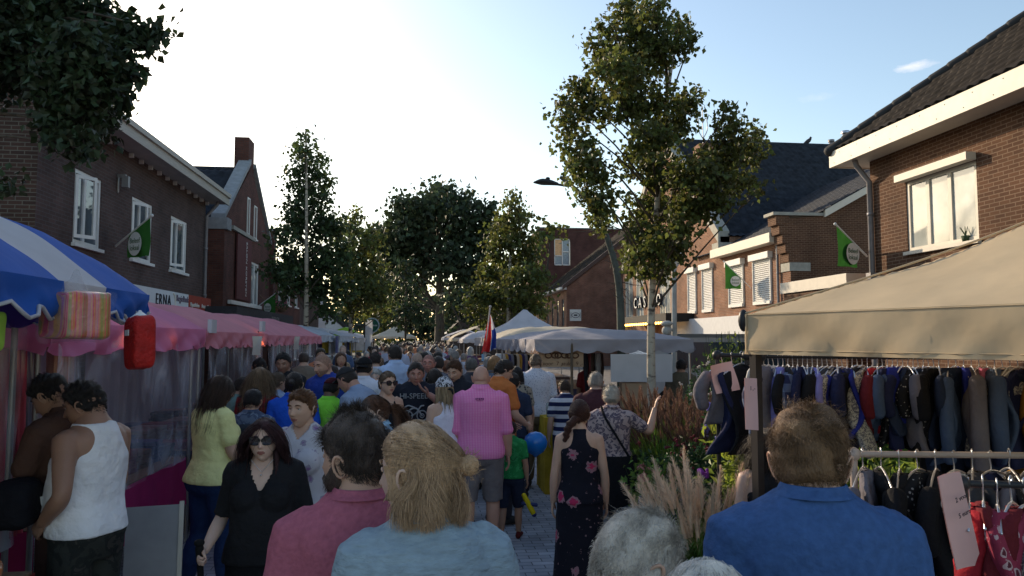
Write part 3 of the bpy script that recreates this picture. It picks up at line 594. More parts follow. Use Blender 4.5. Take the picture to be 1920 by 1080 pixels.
# casino letters and entrance canopy
cs = thing('casino_sign', (X4-.1, Y(1215, 570, X4), 3.0), 'raised white letters with black sides on the orange brick wall', 'sign')
for k, ch_ in enumerate('CASINO'):
    yy = Y(1197+k*8.8, 570, X4); text_mesh(ch_, .95, frame((X4-.12, yy, 4.12), (0, -1, 0), (0, 0, 1)), INK, 'letter_side', cs, .07); text_mesh(ch_, .90, frame((X4-.20, yy, 4.12), (0, -1, 0), (0, 0, 1)), WHITE, 'letter', cs, .004)
ca = thing('entrance_canopy', (X4-1, Y(1215, 600, X4), 0), 'black entrance canopy edged with a row of lit amber bulbs', 'canopy')
c0, c1 = Y(1256, 600, X4-1.2), Y(1168, 600, X4-1.2); s = MB(); s.box((X4-1.4, c0, 2.86), (X4+.0, c1, 3.25)); s.build('canopy_box', pm('canopy_black', (.02, .02, .02)), ca)
s = MB(); s.box((X4-1.3, c0+.1, .1), (X4-.9, c0+.5, 2.86)); s.box((X4-1.3, c1-.5, .1), (X4-.9, c1-.1, 2.86)); s.build('column', STONE, ca)
bl = pm('amber_bulb', (1, .6, .1), emit=(1., .47, .08), estr=6)
for yy in np.linspace(c0+.15, c1-.15, 20): s = MB(); s.ball((X4-1.3, yy, 2.80), .065, 8); s.build('bulb', bl, ca)
# gable-ended red house further along
X6 = 10.1; yr0 = Y(1062, 500, X6); yr1 = Y(1008, 540, X6)
b6 = thing('red_brick_house', (X6, yr0, 0), 'red brick house showing its blind gable wall and sloping verge', 'house')
s = MB(); hl = [(y, y+.75, 2.9, 4.9) for y in np.linspace(yr0+1, yr1-1.5, 6)]; e6 = 5.6
wallx(s, X6, -1, yr0, yr1, 0, e6, hl); rx = 9.5; rz_ = e6+rx*.78
poly(s, [(X6, yr0, 0), (X6, yr0, e6), (X6+rx, yr0, rz_), (X6+2*rx, yr0, e6), (X6+2*rx, yr0, 0)], 1); poly(s, [(X6, yr1, 0), (X6, yr1, e6), (X6+rx, yr1, rz_), (X6+2*rx, yr1, e6), (X6+2*rx, yr1, 0)], 1)
s.build('wall', [BR_R, BR_S], b6)
for h in hl: window(b6, X6, -1, *h, cols=(), fm=pm('frame_brown', (.1, .06, .05)), gm=GLASS)
r = MB(); tiled(r, (X6-.35, yr0+.2, e6-.1), (0, 1, 0), (rx, 0, rx*.78), yr1-yr0, math.hypot(rx, rx*.78)+.4, tw=.3); r.build('roof', TILE2, b6)
s = MB(); a = np.array((X6-.3, yr0-.1, e6-.15)); b = np.array((X6+rx, yr0-.1, rz_+.1)); d = np.array((0, 0, .3)); wv = np.array((0, .35, 0))
s.add([a, b, b+wv, a+wv, a+d, b+d, b+wv+d, a+wv+d], [(0, 3, 2, 1), (4, 5, 6, 7), (0, 1, 5, 4), (3, 7, 6, 2), (0, 4, 7, 3), (1, 2, 6, 5)]); s.build('verge', pm('verge_brown', (.1, .06, .05)), b6)
s = MB(); s.box((X6-.45, yr0, e6-.12), (X6-.0, yr1, e6+.05)); s.build('gutter', WHITE, b6)
wsg = thing('wall_sign', at(1079, 591, yr0), 'small white square sign with an oval emblem on the red gable wall', 'sign')
p = at(1079, 591, 1); dd = (yr0-.06)/ray(1079, 591)[1]; q = CP+ray(1079, 591)*dd; s = MB(); s.box(q+np.array((-.4, -.03, -.4)), q+np.array((.4, .03, .4))); ORG[wsg.name] = np.array(wsg.location); s.build('panel', WHITE, wsg)
s = MB(); s.tube([q+np.array((.27*math.cos(a), -.04, .17*math.sin(a))) for a in np.linspace(0, 2*np.pi, 18)], [.02]*18, 5, cap=False)
s.box(q+np.array((-.12, -.045, -.05)), q+np.array((.12, -.035, .05))); s.box(q+np.array((-.34, -.04, -.2)), q+np.array((-.31, -.035, .2))); s.box(q+np.array((.31, -.04, -.2)), q+np.array((.34, -.035, .2))); s.build('emblem', INK, wsg)
# modern block behind
b7 = thing('flat_roofed_block', at(1060, 630, 78), 'tall plain dark brick block with a flat roof and one lit window', 'apartment block')
q0 = at(1010, 520, 76); q1 = at(1130, 520, 76); zt_ = at(1060, 428, 76)[2]
w = MB(); hy = q0[1]; wa, wb = at(1040, 470, 76)[0], at(1070, 470, 76)[0]; za, zb = at(1055, 497, 76)[2], at(1055, 447, 76)[2]
us = [q0[0], wa, wb, q1[0]+6]; vv = [0, za, zb, zt_]
for i in range(3):
    for j in range(3):
        if (i, j) != (1, 1): poly(w, [(us[i], hy, vv[j]), (us[i+1], hy, vv[j]), (us[i+1], hy, vv[j+1]), (us[i], hy, vv[j+1])])
poly(w, [(us[0], hy, 0), (us[0], hy, zt_-3), (us[0]-1.2*0, hy+10, zt_-3), (us[0], hy+10, 0)]); poly(w, [(us[0], hy, zt_), (us[3], hy, zt_), (us[3], hy+10, zt_), (us[0], hy+10, zt_)])
poly(w, [(us[0], hy, zt_-3.01), (us[0], hy, zt_), (us[0], hy+10, zt_), (us[0], hy+10, zt_-3.01)])
w.build('wall', brick('brick_block', (.10, .045, .04), (.08, .038, .034), (.06, .045, .04)), b7)
s = MB(); s.box((us[0]-.1, hy-.1, zt_), (us[3], hy+.1, zt_+.12)); s.build('roof_edge', ZINC, b7)
s = MB(); t_ = .09; xm_ = wa+(wb-wa)*.52; zm = za+(zb-za)*.36
for bx in ((wa, za, wb, za+t_), (wa, zb-t_, wb, zb), (wa, za, wa+t_, zb), (wb-t_, za, wb, zb), (xm_-t_/2, za, xm_+t_/2, zb), (wa, zm-t_/2, xm_, zm+t_/2), (xm_, (za+zb)/2, wb, (za+zb)/2+t_)): s.box((bx[0], hy+.05, bx[1]), (bx[2], hy+.12, bx[3]))
wd = s.build('window', WHITE, b7)
s = MB(); s.box((wa, hy+.14, za), (xm_, hy+.16, zm)); s.box((xm_, hy+.14, za), (wb, hy+.16, zb)); s.build('pane', pm('glass_blue_grey', (.25, .3, .34), rough=.1), wd); s = MB(); s.box((wa, hy+.14, zm), (xm_, hy+.161, zb)); s.build('pane', pm('blind_warm', (.7, .42, .22)), wd)['label'] = 'warm orange blind behind the upper left pane'
# ---------------------------------------------------------------- trees
LEAF_D = pm('leaf_dark', (.038, .062, .024), rough=.5, var=.3, scale=1.2, transl=.30, island=.45, hue=.03)
LEAF_M = pm('leaf_mid', (.062, .080, .024), rough=.5, var=.35, scale=1.0, transl=.36, island=.45, hue=.04)
LEAF_B = pm('leaf_backlit', (.024, .041, .017), rough=.55, var=.4, scale=1.0, transl=.13, island=.45, hue=.04)  # darker leaf copy, the backlit shade is put into its colour
LEAF_F = pm('leaf_far', (.030, .048, .024), rough=.6, var=.3, scale=.4, transl=.2, island=.4, hue=.03)
BARK_B = bpy.data.materials.new('birch_bark'); nt_, b_ = nodes(BARK_B)
t_c = N(nt_, 'ShaderNodeTexCoord'); mp_ = N(nt_, 'ShaderNodeMapping'); mp_.inputs['Scale'].default_value = (5, 5, 14); nt_.links.new(t_c.outputs['Object'], mp_.inputs[0])
n_ = N(nt_, 'ShaderNodeTexNoise'); n_.inputs['Scale'].default_value = 1.; n_.inputs['Detail'].default_value = 6; nt_.links.new(mp_.outputs[0], n_.inputs[0])
r_ = N(nt_, 'ShaderNodeValToRGB'); nt_.links.new(n_.outputs[0], r_.inputs[0]); r_.color_ramp.elements[0].position = .36; r_.color_ramp.elements[1].position = .47
r_.color_ramp.elements[0].color = (.06, .045, .035, 1); r_.color_ramp.elements[1].color = (.42, .36, .28, 1); nt_.links.new(r_.outputs[0], b_.inputs['Base Color']); b_.inputs['Roughness'].default_value = .8
bp_ = N(nt_, 'ShaderNodeBump'); bp_.inputs['Strength'].default_value = .5; bp_.inputs['Distance'].default_value = .02; nt_.links.new(n_.outputs[0], bp_.inputs['Height']); nt_.links.new(bp_.outputs[0], b_.inputs['Normal'])
BARK = pm('bark', (.07, .055, .04), var=.4, stretch=(3, 3, .6), scale=4, bump=.6, bscale=8)
def leaves(mb, c, L, droop=.6, m=0, wid=.42):
    n = len(c); t = rng.normal(0, 1, (n, 3))*.7+np.array((0, 0, -droop)); t /= np.linalg.norm(t, axis=1)[:, None]
    s = np.cross(t, rng.normal(0, 1, (n, 3))); s /= np.linalg.norm(s, axis=1)[:, None]; nn = np.cross(t, s)
    l = (L*rng.uniform(.7, 1.3, n))[:, None]
    V = np.stack([c, c+t*l*.4+s*l*wid+nn*l*.12, c+t*l, c+t*l*.4-s*l*wid+nn*l*.12], 1).reshape(-1, 3)
    mb.add(V, np.arange(4*n).reshape(-1, 4), m, False)
def crown_points(cl, dens, sub, spread, far=1.):
    out = []
    for c, r in cl:
        n = max(3, int(sub*(r**2)))
        for _ in range(n):
            q = rng.normal(0, 1, 3); q /= np.linalg.norm(q); q *= rng.random()**.42*r*np.array((1, 1, .95))
            k = rng.poisson(dens); s = spread*rng.uniform(.6, 1.3)
            out.append(c+q+rng.normal(0, 1, (k, 3))*s*np.array((1, 1, .8)))
    return np.concatenate(out)
def tree(nm, label, px, d, cl, L, sub, dens, spread, lm, bm, tr, topi=0, trunk_px=None, droop=.6, thick=.5, up=.2, zbase=0., lean=0, group=None, depthsd=.5):
    base = at(px, 636, d); base[2] = zbase
    t = thing(nm, base, label, 'tree', group)
    C3 = []
    for k, (cx, cy, cr_) in enumerate(cl):
        dj = d+rng.uniform(-1, 1)*thick; C3.append((at(cx, cy, dj), cr_/FOC*d))
    top = max(C3, key=lambda q: q[0][2])[0]
    axis = cr(np.array([base, base*[1, 1, 0]+np.array((0, 0, base[2]+(top[2]-base[2])*.35)), (base*.6+top*.4)*[1, 1, 0]+np.array((0, 0, base[2]+(top[2]-base[2])*.7)), top]), 6)
    w = MB(); w.tube(axis, list(np.linspace(tr, tr*.15, len(axis))), 12)
    for c, r in C3:
        zz = c[2]-abs(np.linalg.norm((c-base)[:2]))*.9*(up > 0)-up; zz = max(zz, base[2]+(top[2]-base[2])*.3); a = axis[np.argmin(abs(axis[:, 2]-zz))]
        mid = (a+c)/2+rng.normal(0, .12*r+.03, 3)+np.array((0, 0, .08)); w.tube([a, mid, c], [tr*.26, tr*.16, tr*.06], 6, 1, sub=3)
        for _ in range(4): e_ = c+rng.normal(0, r*.6, 3); w.tube([c*.6+mid*.4, (c+e_)/2+rng.normal(0, .05, 3), e_], [tr*.09, tr*.06, tr*.025], 5, 1, sub=2, cap=False)
    w.build('trunk', [bm, BARK], t)
    P = crown_points(C3, dens, sub, spread); m = MB(); leaves(m, P, L, droop); m.build('crown', lm, t); return t, len(P)
TC = []
def T(*a, **k): t, n = tree(*a, **k); TC.append(n); return t
T('birch_tree', 'tall leafy birch with a pale trunk in front of the grey striped stall', 1222, 10.5,
  [(x_, y_, r_*.93) for x_, y_, r_ in [(1185,35,45),(1130,85,38),(1195,100,70),(1150,140,50),(1245,85,42),(1270,50,26),(1222,20,30),(1085,175,38),(1065,225,32),(1115,205,40),(1180,190,50),(1240,190,40),(1292,195,26),(1308,172,14),(1080,275,36),(1105,320,40),(1125,370,38),(1125,415,26),(1090,300,30),(1225,255,48),(1268,235,38),(1195,300,34),(1235,325,48),(1295,325,46),(1345,300,44),(1375,255,34),(1365,215,20),(1415,250,24),(1405,285,30),(1345,350,40),(1390,340,32),(1240,395,48),(1195,385,32),(1285,400,40),(1320,390,26),(1215,455,34),(1260,460,34),(1190,470,22),(1240,505,32),(1195,500,24),(1215,480,40),(1205,440,34),(1275,430,28),(1060,190,16),(1140,45,16),(1300,70,12),(1425,350,14)]],
  .075, 380, 18, .085, LEAF_M, BARK_B, .075, thick=.9)
T('birch_tree', 'leafy tree filling the upper left corner against the sun', -250, 7.0,
  [(25,40,75),(110,40,75),(190,50,60),(240,75,38),(275,65,26),(300,60,12),(50,110,60),(140,120,70),(200,130,45),(225,120,26),(150,190,62),(120,235,48),(170,240,42),(135,275,30),(20,150,36),(70,150,40),(215,180,24),(205,215,18),(240,130,14),(8,345,20),(-60,60,70),(-60,150,50),(100,-30,80),(-150,50,90)],
  .085, 420, 19, .075, LEAF_B, BARK_B, .09, thick=.7, up=-.3)
T('birch_tree', 'slender pointed birch rising above the left grey stall roofs', 573, 22,
  [(574,252,9),(572,285,20),(598,305,16),(570,325,30),(605,335,18),(560,360,30),(595,375,26),(548,400,18),(600,420,30),(560,420,26),(530,445,22),(590,470,38),(625,430,26),(540,490,32),(515,505,22),(575,520,34),(625,500,34),(645,470,26),(545,530,30),(610,580,20),(600,545,26),(640,540,26),(570,280,14),(565,395,18)],
  .13, 130, 16, .15, LEAF_D, BARK_B, .10, thick=1.1)
T('birch_tree', 'yellow-green birch behind the slender one, by the white pub', 657, 31,
  [(668,400,14),(662,430,26),(690,455,26),(655,470,30),(690,500,34),(665,520,34),(700,545,28),(680,560,30),(720,580,18),(650,560,24),(640,440,16)],
  .18, 70, 15, .22, LEAF_M, BARK_B, .11, thick=1.3)
T('birch_tree', 'small young street tree in front of the great oak', 760, 42,
  [(762,495,12),(756,520,16),(770,540,18),(750,555,18),(775,580,20),(745,590,20),(765,605,16),(790,600,14)], .24, 40, 12, .28, LEAF_B, BARK, .08, thick=1.2)
T('oak_tree', 'great dark oak spreading over the far end of the street', 824, 72,
  [(830,370,26),(800,385,28),(860,385,26),(775,410,28),(745,420,24),(880,400,20),(905,390,18),(915,420,20),(715,450,28),(700,440,18),(760,450,32),(820,425,34),(870,440,34),(790,480,36),(735,490,32),(900,460,28),(845,490,32),(720,530,28),(780,530,22),(880,510,28),(860,550,24),(735,565,20),(900,530,20),(750,380,14),(820,355,12)],
  .5, 11, 26, .7, LEAF_F, BARK, .55, thick=5)
T('birch_tree', 'broad sunlit birch above the white peaked tent', 953, 26,
  [(962,372,12),(960,400,22),(985,410,16),(945,430,26),(975,445,30),(935,470,28),(990,480,32),(945,510,36),(915,510,22),(975,530,36),(1005,520,24),(900,555,26),(935,560,30),(985,570,30),(880,570,16),(1010,575,18),(950,600,22),(1020,545,12),(905,590,18)],
  .15, 110, 16, .18, LEAF_M, BARK_B, .10, thick=1.5)
T('garden_tree', 'pale green treetop showing beside the flat roofed block', 1020, 66, [(1020,435,16),(1005,450,14),(1035,430,10)], .5, 8, 14, .6, LEAF_M, BARK, .2, thick=1)
T('street_tree', 'young tree left of the oak trunk over the white cottage', 700, 60, [(690,570,24),(712,600,20),(725,560,24),(735,605,14)], .42, 16, 14, .5, LEAF_M, BARK, .15, thick=2)
T('street_tree', 'dark tree right of the oak trunk under the sunlit birch', 872, 58, [(850,590,18),(870,570,22),(895,600,16),(840,560,14),(900,570,18)], .42, 16, 14, .5, LEAF_F, BARK, .15, thick=2)
wb = MB(); cl = []
for k in range(46): px = 560+k*11+rng.uniform(-6, 6); d = rng.uniform(120, 150); cl.append((at(px, rng.uniform(585, 625), d), rng.uniform(2.5, 4.5)))
P = crown_points(cl, 22, .8, .9); leaves(wb, P, .8)
tag(wb.build('far_trees', LEAF_F), 'mass of distant trees closing the end of the street', 'trees', kind='stuff')
print('LEAVES', TC)
# ---------------------------------------------------------------- street lamp, white post
ln = thing('street_lamp', at(1162, 636, 18)*[1, 1, 0], 'dark leaning street lamp with a long flat head beside the big birch', 'street lamp')
P_ = [at(1164, 660, 18)*[1, 1, 0]]+[at(x, y, 18) for x, y in ((1164, 600), (1158, 520), (1143, 460), (1118, 400), (1085, 360), (1052, 333))]
s = MB(); s.tube(P_, [.11, .10, .085, .075, .06, .05, .045], 12, sub=4); s.build('pole', pm('lamp_pole', (.075, .085, .07), var=.3), ln)
s = MB(); s.tube([at(1066, 349, 18), at(1040, 345, 18)], [.03, .03], 8); s.build('arm', DARKMETAL, ln)
s = MB(); s.tube([at(1045, 345, 18), at(1030, 342, 18), at(1015, 341, 18), at(1001, 342, 18)], [(.035, .04), (.10, .07), (.14, .075), (.04, .02)], 14, sub=4); s.ball(at(1027, 335, 18), (.06, .06, .04)); s.build('lamp_head', DARKMETAL, ln)
ip = thing('ivy_vine', at(1140, 636, 18)*[1, 1, 0]+np.array((0, 0, 2.5)), 'dry brown creeper clinging to the leaning lamp pole', 'creeper')
s = MB()
for k in range(70):
    i = rng.uniform(1.4, 4.6); a = cr(np.array(P_), 10)[int(i*10)]; e_ = a+rng.normal(0, .22, 3); s.tube([a, (a+e_)/2+rng.normal(0, .04, 3), e_], [.012, .009, .003], 4, cap=False)
s.build('stems', BARK, ip)
wp = thing('lamp_post', at(1262, 636, 15)*[1, 1, 0], 'straight white lamp post in front of the casino wall', 'street lamp')
q = at(1264, 500, 15); s = MB(); s.tube([wp.location, q], [.06, .05], 12); s.build('pole', pm('post_white', (.4, .4, .38)), wp)
s = MB(); s.lathe([(.04, -.1), (.07, 0), (.16, .12), (.18, .3), (.1, .42), (0, .46)], 14, c=q); s.build('lamp_shade', WHITE, wp)
cmr = thing('security_camera', at(1248, 622, 14.8), 'white dome security camera fixed to the straight post', 'camera'); q = at(1250, 620, 14.9); s = MB(); s.ball(q, .1); s.rod(q, at(1261, 618, 15), .03); s.ball(q+np.array((0, 0, .14)), (.12, .12, .06)); s.build('housing', pm('post_white', (.4, .4, .38)), cmr)
# ---------------------------------------------------------------- flags on the facades
GRN = pm('flag_green', (.035, .14, .025), var=.15, rough=.8, transl=.25)
def flag(label, base, tip, dropz, ww, flip=1, em=True):
    """triangular green pennant hanging from a slanting pole"""
    base = np.array(base, float); tip = np.array(tip, float); t = thing('green_flag', base, label, 'flag', 'green flags on the house fronts')
    s = MB(); s.rod(base, tip, .018, 8); s.ball(tip, .03); s.build('pole', WHITE, t)
    u = base-tip; a = tip+u*.04; b = tip+u*ww; G = []
    hd = np.array((u[0], u[1], 0)); hd /= np.linalg.norm(hd); nrm = np.cross(hd, [0, 0, 1])
    for i in range(14):
        f = i/13; top = a*(1-f)+b*f; zb_ = a[2]-dropz; row = []
        for j in range(12): q = top.copy(); q[2] = top[2]+(zb_-top[2])*j/11; q += nrm*.035*math.sin(f*9+j*.3)*(j/11); row.append(q)
        G.append(row)
    G = np.array(G); s = MB(); s.grid(G, 0, True); cl_ = s.build('cloth', GRN, t)
    cxy = G[8, 6]; r = .3*min(1, ww*1.0)*abs(np.linalg.norm(u[:2]))*.8; r = min(r*1.25, .23)
    for sd in (-1, 1):
        e = MB(); an = np.linspace(0, 2*np.pi, 22, endpoint=False); off = nrm*sd*.05
        e.add([cxy+off+hd*math.cos(x)*r+np.array((0, 0, 1))*math.sin(x)*r for x in an], [tuple(range(22))]); d = e.build('emblem_disc', WHITE, cl_)
        vx = hd*(-sd)*-1
        try:
            xdir = np.cross([0, 0, 1.], nrm*sd)
            text_mesh('Beleef', r*.62, frame(cxy+off*1.1+np.array((0, 0, r*.25)), xdir, (0, 0, 1)), pm('flag_ink', (.05, .12, .05)), 'emblem_text', cl_, .001); text_mesh('lokaal', r*.62, frame(cxy+off*1.1-np.array((0, 0, r*.35)), xdir, (0, 0, 1)), pm('flag_ink', (.05, .12, .05)), 'emblem_text', cl_, .001)
        except Exception as ex: print(ex)
    return t
flag('green flag between the upper windows of the long dark brick house', onx(216, 462, XL), onx(285, 404, XL+.95), .74, .62)
flag('small green flag low on the gabled house near the flower baskets', onx(480, 577, X2), onx(518, 549, X2+.8), .8, .6)
flag('green flag hanging across the white shutters of the brick wing', onx(1409, 541, X4), onx(1357, 490, X4-1.1), 1.05, .62)
flag('green flag in front of the shaded wall beside the downpipe', onx(1626, 481, X3), onx(1566, 420, X3-.95), .80, .68)
flag('dark green flag beside the leaning lamp pole at the casino corner', onx(1172, 560, X4), onx(1155, 536, X4-1.), 1.4, .6)
# ================================================================ MARKET STALLS
def clothm(name, col, tr=.25, var=.08, bump=.5, bs=5): return pm(name, col, rough=.75, var=var, scale=3, bump=bump, bscale=bs, transl=tr, spec=.25)
def roofh(kind, mx, my, W_, D_):
    dx = np.minimum(mx, W_-mx); dy = np.minimum(my, D_-my); m = np.minimum(dx, dy)
    if kind == 'dome': a = 1-np.clip(m/.95, 0, 1); return (1-a**1.9)*.85+.15*np.clip(m/min(W_, D_)*2, 0, 1)
    if kind == 'peak': a = np.clip(m/(min(W_, D_)/2), 0, 1); return a*.72+.28*a**3
    return np.clip(dx/(W_/2), 0, 1)**.85*.9+.1*np.clip(m/.4, 0, 1)
def awning(root, W_, D_, ze, zt, val, scal, amp, kind='dome', mats=None, stripe=None, T=None, trim=None, flut=.02, name='canopy', n=40, sag=.02, seed=0):
    """local x 0..W_, y 0..D_; T places it"""
    r = np.random.default_rng(seed); X = np.linspace(0, W_, n); Y_ = np.linspace(0, D_, int(n*1.3)); gx, gy = np.meshgrid(X, Y_)
    h = roofh(kind, gx, gy, W_, D_); z = ze+(zt-ze)*h+sag*(np.sin(gx*5+seed)*np.sin(gy*4.3+seed)+.4*np.sin(gx*11+gy*7))*np.clip(h*3, 0, 1)
    m = MB(); G = np.stack([gx, gy, z], -1); a, b = G.shape[:2]; i = np.arange(a-1)[:, None]; j = np.arange(b-1)[None]
    F = np.stack([i*b+j, i*b+j+1, (i+1)*b+j+1, (i+1)*b+j], -1).reshape(-1, 4); sm = (lambda yy: 0) if stripe is None else stripe
    mi = np.array([sm(Y_[q//(b-1)]+.01) for q in range((a-1)*(b-1))]); m.add(G.reshape(-1, 3), F, mi, True, T)
    per = [((0, 0), (W_, 0)), ((W_, 0), (W_, D_)), ((W_, D_), (0, D_)), ((0, D_), (0, 0))]; tm = MB()
    for (ax, ay), (bx, by) in per:
        L = math.hypot(bx-ax, by-ay); k = max(8, int(L/.05)); s_ = np.linspace(0, L, k); ux, uy = (bx-ax)/L, (by-ay)/L; nx, ny = uy, -ux; G = []; lo = []
        bot = val+amp*(.5-.5*np.abs(np.sin(np.pi*s_/scal))*2+.5)
        for v in np.linspace(0, 1, 7):
            o_ = flut*v*np.sin(s_*8.3+v*4+ax*3+seed)+flut*.5*v*np.sin(s_*21-v*5+ay+1.7*np.sin(s_*3))+flut*.25*np.sin(s_*47+v*9)*v+.01; zz = ze-(val+amp*np.abs(np.sin(np.pi*s_/scal)))*v
            G.append(np.stack([ax+ux*s_+nx*o_, ay+uy*s_+ny*o_, zz], -1))
        G = np.array(G); a, b = G.shape[:2]; i = np.arange(a-1)[:, None]; j = np.arange(b-1)[None]; F = np.stack([i*b+j, (i+1)*b+j, (i+1)*b+j+1, i*b+j+1], -1).reshape(-1, 4)
        yy = ay+uy*(s_[:-1]+s_[1:])/2; mi = np.tile(np.array([sm(q) for q in yy]), a-1); m.add(G.reshape(-1, 3), F, mi, True, T)
        if trim: e = G[-1]+np.array((nx, ny, 0))*.004; tm.tube(e, [.009]*len(e), 5, T=T, cap=False)
    o = m.build(name, mats, root)
    if trim: tm.build('trim', trim, o)
    return o
def TM(x, y, a=0., z=0.): return Matrix.Translation((x, y, z))@Matrix.Rotation(a, 4, 'Z')
def poles(root, pts, z0, z1, r=.018, mat=GREYMETAL):
    for x, y in pts: m = MB(); m.rod((x, y, z0), (x, y, z1), r); m.build('pole', mat, root)
def table(root, x0, x1, y0, y1, z, mat, skirt=None, skz=.1):
    m = MB(); m.box((x0, y0, z-.03), (x1, y1, z)); m.build('table_top', mat, root)
    if skirt:
        m = MB(); 
        for (ax, ay), (bx, by) in (((x1, y0), (x1, y1)), ((x0, y0), (x1, y0))):
            k = 40; s_ = np.linspace(0, 1, k); G = [[(ax+(bx-ax)*t+(.02*v*math.sin(t*40) if ax == bx else 0)+.012*(ax == bx), ay+(by-ay)*t+(.02*v*math.sin(t*40) if ax != bx else 0)-.012*(ax != bx), z-.005-(z-skz)*v) for t in s_] for v in np.linspace(0, 1, 6)]; m.grid(np.array(G), 0, True)
        m.build('table_skirt', skirt, root)
PINK = clothm('canvas_pink', (.78, .26, .44), .4); SALM = clothm('canvas_salmon', (.78, .30, .36), .4); PURP = clothm('canvas_purple', (.10, .05, .26), .2); BLUE = clothm('canvas_blue', (.02, .10, .42), .12); WHT = clothm('canvas_white', (.62, .60, .62), .25); LGREY = clothm('canvas_grey', (.52, .55, .60), .3); GREYC = clothm('canvas_dark_grey', (.36, .35, .39), .2); CRM = clothm('canvas_cream', (.62, .56, .44), .3)
TAN = clothm('canvas_tan', (.64, .50, .32), .30, .10, 1., 2.2)
# --- blue and white stall, nearest on the left
s1 = thing('market_stall', (-1.6, 4.5, 0), 'blue and white striped stall canopy with scalloped white-edged valance, nearest left', 'market stall')
ya, yb = onx(104, 500, -1.62)[1], onx(188, 500, -1.62)[1]; y1_ = onx(276, 590, -1.6)[1]; X0 = -4.2
awning(s1, 2.6, y1_-.2, 2.26, 2.76, .10, .24, .075, 'dome', [BLUE, WHT], lambda y: 1 if ya-.2 < y < yb-.2+.03 else 0, TM(-4.2, .2), trim=WHT, flut=.03, n=60, seed=2)
poles(s1, ((-4.1, y1_-.15), (-4.1, 1.0)), 0, 2.3, mat=DARKMETAL)
# --- the row of pink stalls
XF = -2.2
ys = [onx(px, 650, XF)[1] for px in (70, 384, 500, 598)]
specs = [(2.4, ys[0]+.05, PURP, 2.27, 'purple-valanced stall canopy behind the hanging striped cushions', .16, .30), (ys[0]+.12, ys[1], PINK, 2.10, 'large bright pink stall with clear plastic sheets and a magenta table skirt', .16, .55), (ys[1]+.05, ys[2], SALM, 2.08, 'pink stall in the middle of the row with a fringed crumpled valance', .14, .16), (ys[2]+.05, ys[3]+.3, SALM, 2.06, 'farthest pink stall, ending at the brown pole', .12, .16)]
FILM = film('plastic_sheet', (.75, .78, .9), .26); TBL = WOOD
DK = [cloth(c, 'folded_cloth') for c in ((.03, .03, .05), (.06, .05, .08), (.10, .06, .05), (.05, .07, .14), (.15, .12, .12), (.12, .03, .05))]
for k, (a, b, mt, ze, lab, val, sc) in enumerate(specs):
    t = thing('market_stall', (XF, (a+b)/2, 0), lab, 'market stall', 'stalls in the pink row'); awning(t, 2.9, b-a, ze, (2.36, 2.47, 2.44, 2.42)[k], val, sc, .05, 'dome' if k < 3 else 'dome', [mt], None, TM(XF-2.9, a), flut=.035, seed=k+3)
    poles(t, ((XF-.1, a+.1), (XF-.1, b-.1)), 0, ze, mat=(GREYMETAL if k < 3 else pm('brown_pole', (.10, .04, .03)))); table(t, XF-1.5, XF-.12, a+.2, b-.15, .84, TBL, [None, clothm('skirt_magenta', (.45, .03, .15), .1), DK[0], DK[1]][k] or DK[4], [.1, .38, .1, .1][k])
    # backdrop curtain and plastic
    m = MB(); yy = np.linspace(a+.1, b-.1, 90); m.grid(np.array([[(XF-2.5+.05*math.sin(y*17)+.03*math.sin(y*31+z), y, z) for y in yy] for z in np.linspace(.3, 2.2, 8)]), 0, True); m.build('back_curtain', clothm('curtain_grey_blue', (.30, .31, .38) if k else (.35, .05, .06), .15), t)
    m = MB(); yy = np.linspace(a+.12, b-.12, 60); m.grid(np.array([[(XF-.03+.025*math.sin(y*6+z*2)+.012*math.sin(y*19+z*5), y, z) for y in yy] for z in np.linspace(.86, ze-.02, 16)]), 0, True); m.build('plastic_sheet', FILM, t)
    n_ = int((b-a)/.34)
    for i in range(n_):
        for j in range(3):
            if k and rng.random() < .15: continue
            x, y = XF-.42-.38*j, a+.42+i*.34; m = MB(); hh = rng.integers(2, 6)
            for q in range(hh): m.box((-.15+rng.uniform(-.01, .01), -.13+rng.uniform(-.01, .01), .04*q), (.15, .13+rng.uniform(-.01, .01), .04*q+.034), T=TM(x, y, rng.uniform(-.15, .15), .842))
            o = m.build('folded_clothes', DK[rng.integers(0, 6)], None, loc=(x, y, .842)); tag(o, 'low stack of folded dark cloth on the tables behind the clear plastic sheets', 'folded cloth', 'folded cloth on the pink stalls')
# crate panel below the magenta skirt
q = at(282, 1000, 4.95); t = thing('board', (q[0], q[1], 0), 'pale grey board standing on edge below the magenta table skirt', 'board'); m = MB(); Tb = TM(q[0], q[1], R(12))@Matrix.Rotation(R(-8), 4, 'X')
m.box((-.16, -.02, .28), (.16, 0, .90), 0, Tb); m.build('panel', pm('panel_grey', (.33, .33, .34), var=.1), t); m = MB(); m.box((.161, -.03, .26), (.19, .01, .92), 0, Tb); m.box((-.16, -.03, .25), (.16, .01, .279), 0, Tb); m.build('edge', GREYMETAL, t)
# lamps in the pink stalls
def lamp(px, py, d, r, lab, nm='stall_lamp', tall=1):
    q = at(px, py, d); t = thing(nm, q, lab, 'lamp'); m = MB(); m.ball(q, (r, r, r*tall), 10); m.build('bulb', pm('lamp_glow', (1, .55, .1), emit=(1., .45, .06), estr=7), t); m = MB(); m.rod(q+np.array((0, 0, r*tall)), q+np.array((0, 0, r*tall+.12)), .01, 6); m.build('cord', DARKMETAL, t)
lamp(225, 640, 5.6, .022, 'tall yellow lamp glowing beside the red hanging cushion', tall=1.9); lamp(303, 641, 6.6, .022, 'small yellow lamp right of the red hanging cushion', tall=.8); lamp(484, 643, 10.3, .04, 'warm round bulb under the middle pink canopy')
